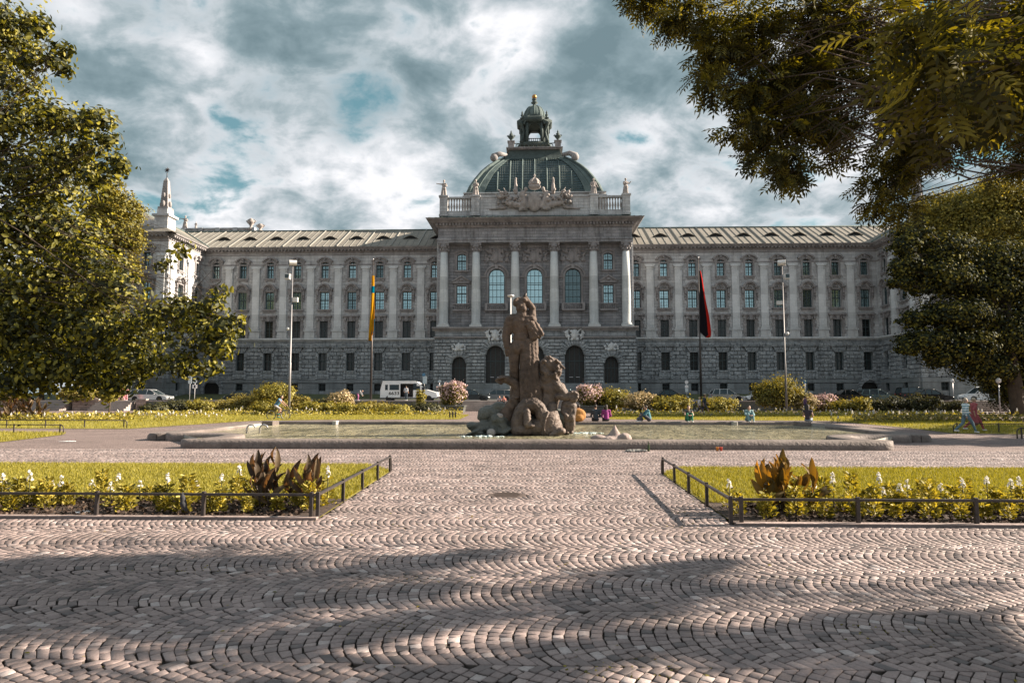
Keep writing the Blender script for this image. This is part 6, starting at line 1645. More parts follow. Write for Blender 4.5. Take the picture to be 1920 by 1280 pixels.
def plant(protos, x, y, label, cat, group, s=1.0, z=.02):
    p = random.choice(protos)
    if p.name in used: o = copy_tree(p)
    else: o = p; used.add(p.name)
    o.location = (x, y, z); o.rotation_euler = (0,0,random.uniform(0,6.28)); o.scale = (s*random.uniform(.85,1.15),)*2+(s*random.uniform(.8,1.15),)
    tag(o, label, cat, group); return o
random.seed(5)
for side in (-1,1):
    x = (fl_c.x-.35) if side < 0 else (fr_c.x+.3)
    lab = 'yellow-green leafy bedding plant in the soil of the front %s bed' % ('left' if side < 0 else 'right')
    while abs(x) < 8.6:
        for row, yy in enumerate((.42,.95,1.4)):
            if random.random() < (.8 if row < 2 else .55): plant(FL, x+random.uniform(-.12,.12), YF+yy-(.2 if side > 0 else 0)+random.uniform(-.12,.12), lab, 'bedding plant', 'leafy bedding plants in the front %s bed' % ('left' if side < 0 else 'right'), random.uniform(.8,1.25))
        x += side*.36
wl = [(5,905,0),(16,925,0),(57,888,0),(96,930,0),(116,892,0),(172,925,0),(208,905,0),(222,912,0),(315,900,1),(368,905,0),(415,925,0),(449,885,1),(485,895,0),(487,918,0),(567,912,1),(615,893,1),(262,918,0)]
wr = [(1367,905,1),(1435,925,0),(1493,915,0),(1526,912,0),(1561,892,1),(1648,905,0),(1655,922,0),(1686,918,0),(1700,900,1),(1763,922,0),(1805,915,0),(1850,905,0),(1895,915,1),(1910,900,0)]
for lst, sd_ in ((wl,'left'),(wr,'right')):
    for px, py, tall in lst:
        Y = YF + random.uniform(.75,1.6) - (.2 if sd_ == 'right' else 0); t = W(px, py-6, Y)
        o = plant(FW, t.x, Y, 'snapdragon with white flower spike in the front %s bed' % sd_, 'flower', 'white snapdragons in the front %s bed' % sd_); h = max(.3, t.z)/.52
        o.scale = (1.15, 1.15, min(1.5, max(.7, h)))
for x0, x1, yy, side in ((250,862,771,'left'),(1142,1790,774,'right')):
    px = x0
    while px < x1:
        p = G(px, yy+ (6 if random.random() < .5 else 0) + (14 if side == 'left' and px < 420 else 0) , 0)
        plant(FF, p.x, min(p.y,66), 'tiny white flower on a leafy stem in the row behind the %s rear lawn' % side, 'flower', 'white flowers behind the %s rear lawn' % side, random.uniform(.8,1.2), 0)
        px += random.uniform(5,10)
for x0, x1, yy, side in ((20,240,792,'left'),(1560,1915,790,'right')):
    px = x0
    while px < x1:
        p = G(px, yy-(px-x0)*.02+ random.uniform(-4,3), 0)
        plant(FF, p.x, p.y, 'small white flower in the bed behind the far %s railing' % side, 'flower', 'white flowers behind the far %s railing' % side, random.uniform(.9,1.3), 0)
        px += random.uniform(8,18)
# low leafy edging (uncountable)
def edging(px0, px1, py, n, seed, z=.3, mat='leaf_bed'):
    g = np.random.default_rng(seed); u = g.random(n); P = []
    for t in u:
        p = G(px0+(px1-px0)*t, py+g.uniform(-2.5,2.5), 0); P.append((p.x, p.y, g.uniform(.02,z)))
    N = g.normal(size=(n,3))*.5; N[:,2] += .8; N[:,1] -= .3
    tag(scatter('ground_cover', np.array(P), .16*g.uniform(.5,1.3,n), N, CLUMP, CLUMPF, M[mat], seed=seed), kind='stuff')
edging(250,866,777,5000,1,.35); edging(1140,1800,779,5000,2,.35); edging(0,250,787,2500,3,.5); edging(1600,1925,789,2500,4,.45,'leaf_olive'); edging(380,866,773,3500,5,.6,'leaf_yellow')
# canna clumps with big leaves
def canna(px, Y, wid, H, mat, label, seed, n=13, s=1.0):
    g = random.Random(seed); c = G(px, 742+2176/Y, 0); root = empty('canna_plant', (c.x, Y, 0), 0, label, 'canna plant', 'canna clumps in the beds')
    mb = MB(); st = MB()
    for k in range(n):
        x = g.uniform(-1,1)*wid; y = g.uniform(-.2,.2)*s; h = H*g.uniform(.55,1.0)*(1-.25*abs(x/wid)); lean = x*.35+g.uniform(-.06,.06)
        st.tube([(x,y,0),(x+lean*.4,y,h*.5),(x+lean,y,h*.82)], [.014*s,.011*s,.006*s], 6)
        for j in range(5):
            t = .25+.17*j; bx = x+lean*t; bz = h*t; a = g.uniform(0,6.28); L_ = g.uniform(.26,.42)*s*(1.1 if j < 4 else .95); el = .75+.16*j+g.uniform(-.15,.2)
            d = Vector((math.cos(a)*math.cos(el), math.sin(a)*math.cos(el)*.6, math.sin(el))).normalized(); w_ = d.cross(Vector((g.uniform(-1,1),-1,.2))).normalized(); nn = w_.cross(d)
            vs = []; m = 6
            for i in range(m+1):
                f = i/m; wd = .040*s*math.sin(PI*min(1,f*.93+.07))**.7*(1.15 if f < .6 else 1); p = Vector((bx,y,bz))+d*L_*f+nn*.06*s*math.sin(f*3)+Vector((0,0,-.05*s*f*f))
                vs += [p-w_*wd+nn*.018*s, p, p+w_*wd+nn*.018*s]
            mb.add(vs, [(i*3+q, i*3+q+1, (i+1)*3+q+1, (i+1)*3+q) for i in range(m) for q in (0,1)], True)
    lf = mb.build('leaves', M[mat], root); st.build('stems', M['bark'], root)
    at = lf.data.attributes.new('rnd','FLOAT','POINT'); v = []
    for k in range(len(lf.data.vertices)//21+1): v += [g.random()]*21
    at.data.foreach_set('value', v[:len(lf.data.vertices)])
M['canna_dark'] = leafmat('bronze canna leaves', (.042,.028,.016), (.09,.062,.032), (.17,.12,.06), .3, .03, (1.6,1.0,.5))
M['canna_green'] = leafmat('olive canna leaves', (.05,.04,.008), (.13,.085,.012), (.26,.15,.018), .4, .03, (1.5,1.1,.4))
canna(538,10.35,.40,.80,'canna_dark','clump of dark bronze canna leaves in the front left bed near the path',1,15)
canna(1455,10.3,.34,.80,'canna_green','clump of broad olive and orange canna leaves in the front right bed',2,10,1.1)
canna(25,46,1.3,1.6,'canna_dark','distant dark canna clump behind the railing at the far left',3,13,2.2)
# ================================================================== vehicles
def paint(name, col, metal=.3, rough=.25):
    m = plain(name, col, rough, metal, var=.05, nscale=1); return m
M['tyre'] = plain('tyre rubber', (.02,.02,.02), .85); M['rim'] = plain('alloy wheel', (.35,.36,.37), .35, .8)
M['car_glass'] = glass_mat('car glass', (.03,.045,.05), .06, .45); M['lamp_white'] = plain('headlamp glass', (.75,.78,.8), .15, .4); M['lamp_red'] = plain('tail lamp', (.35,.02,.02), .25)
M['trim'] = plain('black trim', (.015,.015,.016), .6)
PT = {'silver': paint('silver paint', (.45,.47,.48), .6), 'black': paint('black paint', (.012,.013,.014)), 'dark': paint('dark grey paint', (.04,.05,.055), .5), 'white': paint('white paint', (.72,.74,.75), 0, .3),
      'teal': paint('blue grey paint', (.12,.17,.18), .5), 'grey': paint('grey paint', (.2,.21,.215), .5)}
def loft(prof_lo, prof_hi, W_):  pass
def car(name, label, x, Y, L_, H, col, kind='hatch', face=1, z=ZR+.004, rot=0.0, cat='car'):
    """side view along x, nose towards +x when face = 1"""
    root = empty(name, (x, Y, z), rot if face > 0 else PI+rot, label, cat, 'cars on the street before the palace')
    Wd = 1.78; a = L_/2; cl = .2; bl = H*.60 if kind != 'suv' else H*.58
    # belt-line body sections across the width
    pr = [(-a+.06,cl+.12),(-a,cl+.35),(-a+.03,bl-.12),(-a+.16,bl),(a*.30,bl-.02),(a*.62,bl-.10),(a-.22,bl-.25),(a-.03,bl-.42),(a,cl+.22),(a-.1,cl+.02)]
    wr = .32; wb = a*.62
    pr += [(wb+wr+.08,cl)]+[(wb+(wr+.06)*math.cos(t), cl+.1+(wr+.04)*math.sin(t)) for t in [PI*i/6 for i in range(7)]]+[(wb-wr-.08,cl)]
    pr += [(-wb+wr+.08,cl)]+[(-wb+(wr+.06)*math.cos(t), cl+.1+(wr+.04)*math.sin(t)) for t in [PI*i/6 for i in range(7)]]+[(-wb-wr-.08,cl)]
    def shell(pts, secs):
        mb = MB(); n = len(pts); vs = []
        czz = sum(p[1] for p in pts)/n
        for y, sx, sz in secs:
            for px_, pz_ in pts: vs.append((px_*sx, y, czz+(pz_-czz)*sz))
        fs = [(j*n+i, j*n+(i+1)%n, (j+1)*n+(i+1)%n, (j+1)*n+i) for j in range(len(secs)-1) for i in range(n)]
        fs += [tuple(range(n-1,-1,-1)), tuple((len(secs)-1)*n+i for i in range(n))]
        mb.add(vs, fs); return mb
    h = Wd/2
    body = shell(pr, [(-h+.02,.965,.93),(-h,.975,.96),(-h+.10,.99,1.0),(0,1.0,1.01),(h-.10,.99,1.0),(h,.975,.96),(h-.02,.965,.93)])
    o = body.build('body', PT[col], root, bevel=0)
    rear = {'hatch':(-a+.16,-a+.42),'estate':(-a+.12,-a+.45),'suv':(-a+.12,-a+.3),'sedan':(-a*.62,-a*.36)}[kind]
    fr0, fr1 = a*.50, a*.12
    gp_ = [(rear[0],bl-.03),(rear[1],H-.07),(rear[1]+.25,H-.015),(fr1-.3,H),(fr1,H-.05),(fr0,bl-.06)]
    def cab(pts, h0, h1, mat, nm, inset=0):
        mb = MB(); n = len(pts); vs = []
        for sgn in (-1,1):
            for px_, pz_ in pts:
                f = (pz_-bl)/(H-bl); vs.append((px_, sgn*(h0+(h1-h0)*max(0,f)), pz_))
        mb.add(vs, [tuple(range(n)), tuple(range(2*n-1,n-1,-1))]+[(i,(i+1)%n,(i+1)%n+n,i+n) for i in range(n)]); return mb.build(nm, mat, root)
    g = cab(gp_, h-.06, h-.26, M['car_glass'], 'windows')
    # painted roof and pillars standing a little proud of the glass
    mb = MB(); rp = [(rear[1]-.05,H-.12),(rear[1]+.2,H+.005),(fr1-.3,H+.02),(fr1+.08,H-.07)]
    for p, q in zip(rp, rp[1:]):
        w0 = h-.24; mb.add([(p[0],-w0,p[1]),(q[0],-w0,q[1]),(q[0],w0,q[1]),(p[0],w0,p[1]),(p[0],-w0,p[1]-.05),(q[0],-w0,q[1]-.05),(q[0],w0,q[1]-.05),(p[0],w0,p[1]-.05)], [(0,1,2,3),(4,7,6,5),(0,4,5,1),(3,2,6,7),(0,3,7,4),(1,5,6,2)])
    def yy(z_): return (h-.055)+(-.2)*max(0,(z_-bl)/(H-bl))
    for (x0,z0),(x1,z1) in (((rear[0],bl-.02),(rear[1],H-.1)),((fr0,bl-.04),(fr1,H-.07)),((-.05*a,bl-.02),(-.02*a,H-.03)),((rear[0]*.55,bl-.02),(rear[0]*.5,H-.03))):
        for sgn in (-1,1): mb.tube([(x0,sgn*(yy(z0)+.005),z0),(x1,sgn*(yy(z1)+.012),z1)], .04, 5, False)
    for sgn in (-1,1): mb.tube([(rear[1],sgn*(h-.25),H-.06),(0,sgn*(h-.25),H),(fr1,sgn*(h-.25),H-.06)], .035, 5)
    mb.build('roof', PT[col], root)
    for sx in (-1,1):
        for sy in (-1,1):
            w = MB(); w.lathe([(.2,-.1),(.30,-.1),(.325,-.06),(.325,.06),(.30,.1),(.2,.1)], (0,0,0), 20); r_ = MB(); r_.lathe([(.2,-.08),(.21,.07),(.06,.095),(.03,.1)], (0,0,0), 14)
            t = w.build('wheel', M['tyre'], root); t.location = (sx*wb, sy*(h-.1), cl+.125); t.rotation_euler = (PI/2 if sy < 0 else -PI/2, 0, 0); r2 = r_.build('rim', M['rim'], t)
    for sy in (-1,1):
        mb = MB(); mb.ball((a-.13,sy*(h-.26),bl-.36),.13,8,6,(1.2,1.3,.75)); mb.build('headlight', M['lamp_white'], root)
        mb = MB(); mb.ball((-a+.1,sy*(h-.2),bl-.18),.12,8,6,(.7,1.1,1.1)); mb.build('tail_light', M['lamp_red'], root)
        mb = MB(); mb.ball((a*.36,sy*(h+.05),bl+.04),.09,8,6,(.8,1.2,.8)); mb.build('wing_mirror', PT[col], root)
    mb = MB(); mb.box(a-.05,a+.015,-.45,.45,cl+.1,cl+.3); mb.build('grille', M['trim'], root)
    mb = MB(); mb.box(a+.016,a+.03,-.26,.26,cl+.16,cl+.27); mb.build('number_plate', M['lamp_white'], root)
    return root
def at(px, py, Y): p = W(px, py, Y); return p.x
cars = [
 ('silver', 'estate', 283, 80.9+1.2, 5.0, 1.45, 1, 'silver-topped dark car at the left, half under the hanging leaves, nose pointing right'),
 ('dark', 'hatch', 450, 99.5, 4.3, 1.45, -1, 'dark parked hatchback by the palace wall, behind the large yellow bush'),
 ('dark', 'hatch', 886, 84, 4.2, 1.42, 1, 'dark green hatchback right of the round flowering shrub, nose towards the sculpture'),
 ('grey', 'estate', 930, 92, 4.7, 1.5, -1, 'grey car partly hidden behind the dark hatchback and the sculpture tail'),
 ('teal', 'estate', 1066, 92, 4.5, 1.5, 1, 'blue-grey car between the sculpture and the pink-topped shrub'),
 ('silver', 'hatch', 1138, 90, 4.0, 1.4, -1, 'pale car mostly hidden behind the bright upright yellow shrub'),
 ('black', 'sedan', 1255, 84, 4.4, 1.42, 1, 'dark rounded car behind the golden mound left of the parking sign'),
 ('silver', 'hatch', 1362, 83, 4.0, 1.48, 1, 'silver hatchback facing right behind a golden mound shrub, right of the flagpole'),
 ('white', 'hatch', 1425, 90, 3.8, 1.4, -1, 'white car whose nose shows left of the tall round bush'),
 ('black', 'sedan', 1592, 84, 4.5, 1.4, 1, 'black car with pale windscreen edge behind the golden mound in front of the right portal'),
 ('teal', 'estate', 1643, 90, 4.7, 1.5, 1, 'silver-blue estate car standing before the right carriage portal'),
 ('black', 'suv', 1716, 96, 4.8, 1.85, 1, 'tall black off-road car behind the black saloon at the right'),
 ('black', 'sedan', 1742, 81.9, 4.9, 1.45, 1, 'long black saloon left of the white people carrier, nose pointing right'),
 ('white', 'suv', 1840, 84, 4.7, 1.75, -1, 'white people carrier by the steps at the right under the big dark tree')]
for col, kind, px, Y, L_, H, face, lab in cars: car('parked_car', lab, at(px, 745, Y), Y, L_, H, col, kind, face)
# white minibus with its sliding door open
def minibus():
    Y = 82.2; x0, x1 = at(716,735,Y), at(822,735,Y); L_ = x1-x0; H = 2.45
    root = empty('minibus', ((x0+x1)/2, Y, ZR+.004), 0, 'white taxi minibus numbered 6633 with its sliding side door standing open', 'minibus', 'cars on the street before the palace')
    a = L_/2; h = .98; d0, d1 = -a+2.45, -a+3.98
    out = [(-a,.42),(-a+.02,1.3),(-a+.10,H-.16),(-a+.3,H),(a*.12,H),(a*.28,H-.10),(a*.40,H-.38),(a*.60,1.42),(a*.90,1.12),(a-.02,.85),(a,.42)]
    mb = MB(); n = len(out)
    for i in range(n-1):                       # skin over roof, nose and tail
        (p,q),(r,s_) = out[i], out[i+1]
        if (i == 6): continue                  # windscreen
        mb.quad((p,-h,q),(r,-h,s_),(r,h,s_),(p,h,q))
    def side(poly, y): 
        b = [(u, y, v) for u, v in poly]; mb.add(b, [tuple(range(len(b)))])
    def top(x):
        for (p,q),(r,s_) in zip(out[1:], out[2:]):
            if p <= x <= r: return q+(s_-q)*(x-p)/(r-p)
        return H
    for y in (-h, h):
        cuts = sorted({-a+.02, -a+.3, -a+.6, -a+2.2, d0, d1, a*.12, a*.28, a*.40, a*.60, a*.9, a-.02})
        for c, d in zip(cuts, cuts[1:]):
            m_ = (c+d)/2
            wins = []
            if y < 0 and d0-.01 < m_ < d1: wins = [(.5, 2.12)]
            elif -a+.6 < m_ < -a+2.2: wins = [(1.35, 2.0)]
            elif d1 < m_ < a*.40: wins = [(1.35, min(top(c), top(d))-.22)]
            elif a*.4 < m_ < a*.60: wins = [(1.35,1.36)]
            lo = .42
            for w0, w1 in wins:
                mb.quad((c,y,lo),(d,y,lo),(d,y,w0),(c,y,w0)); lo = w1
            mb.quad((c,y,lo),(d,y,lo),(d,y,top(d)),(c,y,top(c)))
    o = mb.build('body', PT['white'], root)
    g = MB()
    for y in (-h+.03, h-.03):
        g.quad((-a+.6,y,1.35),(-a+2.2,y,1.35),(-a+2.2,y,2.0),(-a+.6,y,2.0)); g.quad((d1,y,1.35),(a*.42,y,1.35),(a*.42,y,2.0),(d1,y,2.15))
    g.quad((a*.40,-h+.02,H-.38),(a*.60,-h+.02,1.42),(a*.60,h-.02,1.42),(a*.40,h-.02,H-.38)); g.build('windows', M['car_glass'], root)
    g = MB(); g.box(-a+.1,a*.5,-h+.9,-h+.94,.5,2.1); g.box(-a+.1,a*.5,-h+.06,-h+.9,.46,.5); g.box(d0-.1,d0-.04,-h+.04,-h+.9,.5,2.2); g.box(d1+.04,d1+.1,-h+.04,-h+.9,.5,2.2)
    g.build('interior', M['trim'], root)
    g = MB(); g.box(d0-1.5,d0-.02,-h-.07,-h-.03,.48,2.16); g.build('sliding_door', PT['white'], root); g = MB(); g.box(d0-1.3,d0-.15,-h-.085,-h-.072,1.35,2.0); g.build('door_window', M['car_glass'], root)
    g = MB(); g.box(-a+.05,a-.3,-h-.01,h+.01,.30,.44); g.box(a-.5,a+.05,-h+.05,h-.05,.32,.62); g.build('bumper', M['trim'], root)
    for sx, xx in ((-1,-a+1.05),(1,a-1.0)):
        for sy in (-1,1):
            w = MB(); w.lathe([(.2,-.11),(.33,-.11),(.36,-.06),(.36,.06),(.33,.11),(.2,.11)], (0,0,0), 20); t = w.build('wheel', M['tyre'], root); t.location = (xx, sy*(h-.08), .36); t.rotation_euler = (PI/2 if sy < 0 else -PI/2,0,0)
            r_ = MB(); r_.lathe([(.2,-.08),(.21,.07),(.06,.1)], (0,0,0), 12); r_.build('rim', M['rim'], t)
    for sy in (-1,1):
        g = MB(); g.ball((a-.12,sy*(h-.2),.98),.17,8,6,(.9,.9,1.1)); g.build('headlight', M['lamp_white'], root)
        g = MB(); g.box(a*.47,a*.56,sy*(h+.02)-.1,sy*(h+.02)+.1,1.35,1.7); g.build('wing_mirror', M['trim'], root)
    def text(body, size, x, z, mat, y=-h-.09, nm='lettering', wid=1.0):
        cu = bpy.data.curves.new(nm, 'FONT'); cu.body = body; cu.size = size; cu.extrude = .004; cu.align_x = 'CENTER'; cu.offset = size*.025
        t = bpy.data.objects.new(nm, cu); COL.objects.link(t); dg = bpy.context.evaluated_depsgraph_get(); dg.update()
        me = bpy.data.meshes.new_from_object(t.evaluated_get(dg)); bpy.data.objects.remove(t)
        me.materials.clear(); me.materials.append(mat); o = bpy.data.objects.new(nm, me); COL.objects.link(o); o.parent = root
        o.location = (x, y, z); o.rotation_euler = (PI/2,0,0); o.scale = (wid,1,1); return o
    text('6633', .52, d0-.75, .80, M['trim'], -h-.075, wid=1.25)
    return root
minibus()

# ================================================================== people
SK = plain('skin', (.42,.25,.18), .6, var=.05); HAIR_D = plain('dark hair', (.025,.018,.014), .7); HAIR_G = plain('grey blond hair', (.35,.29,.22), .7); SHOE = plain('pale shoes', (.6,.6,.6), .6)
CL = {}
def cloth(c, name): 
    if name not in CL: CL[name] = plain(name, c, .9, var=.12, nscale=8, bump=.3)
    return CL[name]
def stripes():
    m, nt, out = new_mat('striped blue jumper'); tc = nd(nt,'ShaderNodeTexCoord'); w = nd(nt,'ShaderNodeTexWave'); w.bands_direction = 'Z'; w.inputs['Scale'].default_value = 2.6
    nt.links.new(tc.outputs['Object'], w.inputs['Vector']); r = ramp(nt, [(.4,(.16,.30,.36)),(.6,(.60,.66,.66))]); nt.links.new(w.outputs['Fac'], r.inputs[0])
    b = nd(nt,'ShaderNodeBsdfPrincipled'); b.inputs['Roughness'].default_value = .9; nt.links.new(r.outputs[0], b.inputs[0]); nt.links.new(b.outputs[0], out.inputs[0]); return m
CL['stripes'] = stripes()
POSES = {
 'stand': dict(pel=(0,0,.95), che=(0,.0,1.30), hd=(0,-.02,1.60), e=((-.27,.02,1.12),(.27,.02,1.12)), w=((-.26,-.12,.90),(.26,-.10,.90)), k=((-.10,-.02,.50),(.10,-.02,.50)), a=((-.11,0,.08),(.11,0,.08))),
 'walk': dict(pel=(0,0,.93), che=(0,-.02,1.29), hd=(0,-.05,1.60), e=((-.25,.16,1.10),(.25,-.12,1.10)), w=((-.24,.10,.86),(.24,-.36,.98)), k=((-.09,-.24,.55),(.09,.08,.50)), a=((-.09,-.40,.10),(.09,.45,.16))),
 'knees': dict(pel=(0,0,.13), che=(0,-.10,.50), hd=(0,-.20,.78), e=((-.24,-.30,.38),(.24,-.30,.38)), w=((-.10,-.46,.36),(.10,-.46,.36)), k=((-.13,-.42,.42),(.13,-.42,.42)), a=((-.12,-.56,.05),(.12,-.56,.05))),
 'seat': dict(pel=(0,0,.13), che=(0,-.05,.50), hd=(0,-.12,.82), e=((-.26,-.10,.30),(.26,-.10,.30)), w=((-.16,-.34,.24),(.16,-.34,.24)), k=((-.13,-.44,.14),(.13,-.44,.14)), a=((-.13,-.50,-.22),(.13,-.50,-.22))),
 'cycle': dict(pel=(0,.18,.98), che=(0,-.10,1.33), hd=(0,-.24,1.60), e=((-.22,-.34,1.16),(.22,-.34,1.16)), w=((-.22,-.52,1.02),(.22,-.52,1.02)), k=((-.10,-.22,.72),(.10,-.16,.52)), a=((-.10,-.02,.40),(.10,.06,.18))),
 'bend': dict(pel=(0,.1,.90), che=(0,-.25,1.12), hd=(0,-.50,1.22), e=((-.24,-.38,.90),(.24,-.38,.90)), w=((-.18,-.50,.68),(.18,-.50,.68)), k=((-.10,0,.48),(.10,0,.48)), a=((-.10,.05,.08),(.10,.05,.08)))}
def person(label, loc, rz, pose, top, bottom, hair=HAIR_D, H=1.72, shoe=SHOE, longhair=False, skirt=False, sleeves=1, shorts=False, hat=None, extra=None, cat='person'):
    p = POSES[pose]; s = H/1.72; V = Vector
    root = empty('person', loc, rz, label, cat, 'people in the square'); root.scale = (s,s,s)
    pel, che, hd = V(p['pel']), V(p['che']), V(p['hd']); up = (che-pel).normalized(); nk = che+(hd-che)*.45
    sh = [che+V((sg*.18,0,.08)) for sg in (-1,1)]; hp = [pel+V((sg*.09,0,-.02)) for sg in (-1,1)]
    fw = (hd-che); 
    b = [('e',hd,(.078,.095,.115)), ('e',hd+V((0,-.09,-.015)),(.014,.022,.02)), ('e',hd+V((0,-.05,-.07)),(.05,.05,.05)), ('e',hd+V((.08,0,-.01)),(.015,.02,.03)), ('e',hd+V((-.08,0,-.01)),(.015,.02,.03)),
         ('c',nk-V((0,0,.06)),hd-V((0,0,.06)),.055,.05), ('e',che,(.165,.10,.17)), ('c',pel+up*.02,che,.125,.13), ('c',sh[0],sh[1],.065,.065), ('e',pel,(.155,.115,.12))]
    for i in (0,1):
        e, w, k, a = V(p['e'][i]), V(p['w'][i]), V(p['k'][i]), V(p['a'][i])
        b += [('c',sh[i],e,.05,.038),('c',e,w,.038,.026)]
        d = (w-e).normalized(); hnd = w+d*.05; b.append(('e',hnd,(.026,.035,.045)))
        sd = V((1,0,0)); 
        for j in range(4): q = hnd+sd*(-.024+.016*j)+d*.02; b.append(('c',q,q+d*(.055+.01*(j in (1,2)))+V((0,-.012,-.01)),.0095,.008))
        b.append(('c',hnd+sd*(.022 if i == 0 else -.022),hnd+sd*(.045 if i == 0 else -.045)+d*.035,.011,.009))
        b += [('c',hp[i],k,.085,.06),('c',k,a,.058,.036)]
    sculpt('body', b, SK, .016, 2, root)
    t = [('e',che,(.185,.125,.19)),('c',pel+up*.04,che,.15,.15),('c',sh[0],sh[1],.085,.085),('e',pel+up*.05,(.17,.135,.11))]
    if sleeves:
        for i in (0,1):
            e, w = V(p['e'][i]), V(p['w'][i]); t.append(('c',sh[i],e,.068,.055))
            if sleeves > 1: t.append(('c',e,w,.055,.042))
    sculpt('jacket' if sleeves > 1 else 'shirt', t, top, .022, 2, root)
    t = [('e',pel-V((0,0,.02)),(.17,.13,.12))]
    for i in (0,1):
        k, a = V(p['k'][i]), V(p['a'][i]); e_ = k if not shorts else hp[i].lerp(k,.8); t.append(('c',hp[i],e_,.10,.078))
        if not shorts: t.append(('c',k,a+V((0,0,.03)),.074,.052))
    if skirt: t.append(('c',pel,pel-V((0,0,.45)),.16,.22))
    sculpt('trousers' if not skirt else 'skirt', t, bottom, .022, 2, root)
    for i in (0,1):
        a = V(p['a'][i]); sculpt('shoe', [('c',a+V((0,.04,-.03)),a+V((0,-.15,-.045)),.045,.038)], shoe, .02, 1, root)
    hr = [('e',hd+V((0,.025,.03)),(.095,.10,.105))]
    if longhair: hr += [('c',hd+V((0,.05,0)),hd+V((0,.09,-.22)),.09,.08)]
    sculpt('hair', hr, hair, .02, 1, root)
    if hat: sculpt('hat', [('e',hd+V((0,0,.09)),(.10,.11,.06)),('e',hd+V((0,-.06,.07)),(.09,.12,.015))], hat, .02, 1, root)
    if extra: extra(root, p)
    return root
def ped(px, py, z=0.0): g = G(px, py, z); return g
c_ = cloth
g1 = G(1812,812,0); g2 = G(1830,809,0)
person('blurred-striped jumper woman in blue jeans striding right along the lawn railing', (g1.x,g1.y,0), R(90), 'walk', CL['stripes'], c_((.10,.17,.21),'blue jeans'), HAIR_G, 1.60, sleeves=2)
person('woman in dusky red dress walking beside the striped jumper woman, farther from the pool', (g2.x+.25,g2.y+.5,0), R(90), 'walk', c_((.28,.07,.08),'red dress cloth'), c_((.25,.06,.07),'red skirt'), HAIR_G, 1.62, skirt=True)
RIMZ = .30
for px, rz, pose, tc_, tn, bc, bn, lab, kw in (
  (1117,180,'seat',(.035,.045,.06),'navy hooded jacket',(.03,.03,.035),'black trousers','person in dark hooded jacket seated on the rim, back to the pool',dict(sleeves=2)),
  (1137,180,'seat',(.22,.03,.16),'magenta cardigan',(.03,.03,.04),'black trousers','long-haired person in magenta top seated on the rim, back turned',dict(sleeves=2,longhair=True)),
  (1217,-80,'knees',(.05,.16,.20),'teal pullover',(.06,.07,.09),'dark blue trousers','hunched person in teal pullover sitting sideways on the rim beside a small bag',dict(sleeves=2)),
  (1290,0,'knees',(.05,.06,.06),'dark vest',(.03,.16,.09),'green trousers','person in green trousers sitting on the rim facing the water, knees up',dict(sleeves=0)),
  (1403,0,'knees',(.16,.26,.28),'pale blue shirt',(.15,.26,.28),'pale blue trousers','person in pale blue clothes sitting on the right part of the rim, facing the water',dict(sleeves=2)),
  (1512,150,'seat',(.04,.03,.04),'black top',(.16,.2,.24),'grey jeans','person in black top seated at the right corner of the rim',dict(sleeves=0,longhair=True)),
  (1085,180,'seat',(.30,.16,.05),'ochre coat',(.03,.03,.04),'black trousers','person behind a round orange backpack, seated on the rim just right of the sculpture',dict(sleeves=2))):
    Y = YB0-.05; g = W(px, 787, Y)
    if px == 1512: Y -= .2
    person(lab, (g.x, Y, RIMZ), R(rz), pose, c_(tc_,tn), c_(bc,bn), HAIR_D, 1.68, **kw)
# orange round backpack
g = W(1085,785,YB0-.55); o = sculpt('backpack', [('e',(0,0,.36),(.42,.20,.38)),('e',(0,-.12,.24),(.28,.16,.2)),('c',(-.1,.1,.7),(.1,.1,.7),.04,.04)], c_((.36,.17,.05),'orange bag fabric'), .03, 2, None, (g.x, YB0-.38, RIMZ-.02), rough=.02)
tag(o, 'round orange backpack standing on the pool rim right of the sculpture', 'backpack')
g = W(1200,787,YB0); o = sculpt('bag', [('e',(0,0,.13),(.2,.15,.14)),('c',(-.06,0,.25),(.08,0,.25),.02,.02)], c_((.12,.12,.13),'grey bag'), .025, 1, None, (g.x, YB0, RIMZ-.01)); tag(o, 'small grey bag on the rim left of the hunched teal person', 'bag')
# walkers by the right flagpole
for px, rz, tc_, tn, bc, bn, lab, H_, kw in ((1299,90,(.5,.47,.5),'pale shirt',(.07,.06,.08),'dark skirt','person in pale striped shirt walking left of another below the black red gold flag',1.62,dict(hair=HAIR_G)),(1308,90,(.03,.04,.06),'dark t-shirt',(.05,.05,.07),'dark shorts','taller dark-clothed person walking right below the black red gold flag',1.85,dict(shorts=True,hat=HAIR_G))):
    g = G(px,778,0); person(lab, (g.x, 59, 0), R(rz), 'walk', c_(tc_,tn), c_(bc,bn), H=H_, **kw)
g = W(1510,762,62); person('dark figure in purple walking behind the row of flowers, right of the tall round bush', (g.x,62,0), R(90), 'stand', c_((.10,.05,.12),'purple top'), c_((.04,.04,.05),'black leggings'), H=1.7)
g = W(762,745,81); person('person in pale shirt leaning in the open door of the white minibus', (g.x,80.75,ZR+.11), R(160), 'stand', c_((.45,.47,.5),'pale grey shirt'), c_((.05,.07,.09),'dark trousers'), H=1.75)
g = W(672,745,79.6); person('bent-over person in grey hoodie behind the golden shrubs, left of the minibus', (g.x,79.6,ZR+.11), R(90), 'bend', c_((.22,.23,.24),'grey hoodie'), c_((.25,.08,.18),'purple trousers'), H=1.6, sleeves=2)
g = W(228,750,79.5); person('person in pink leggings walking on the pavement at the left, behind the stone steps', (g.x,79.5,ZR+.11), R(90), 'walk', c_((.25,.10,.10),'dusky top'), c_((.62,.25,.27),'pink leggings'), H=1.66)
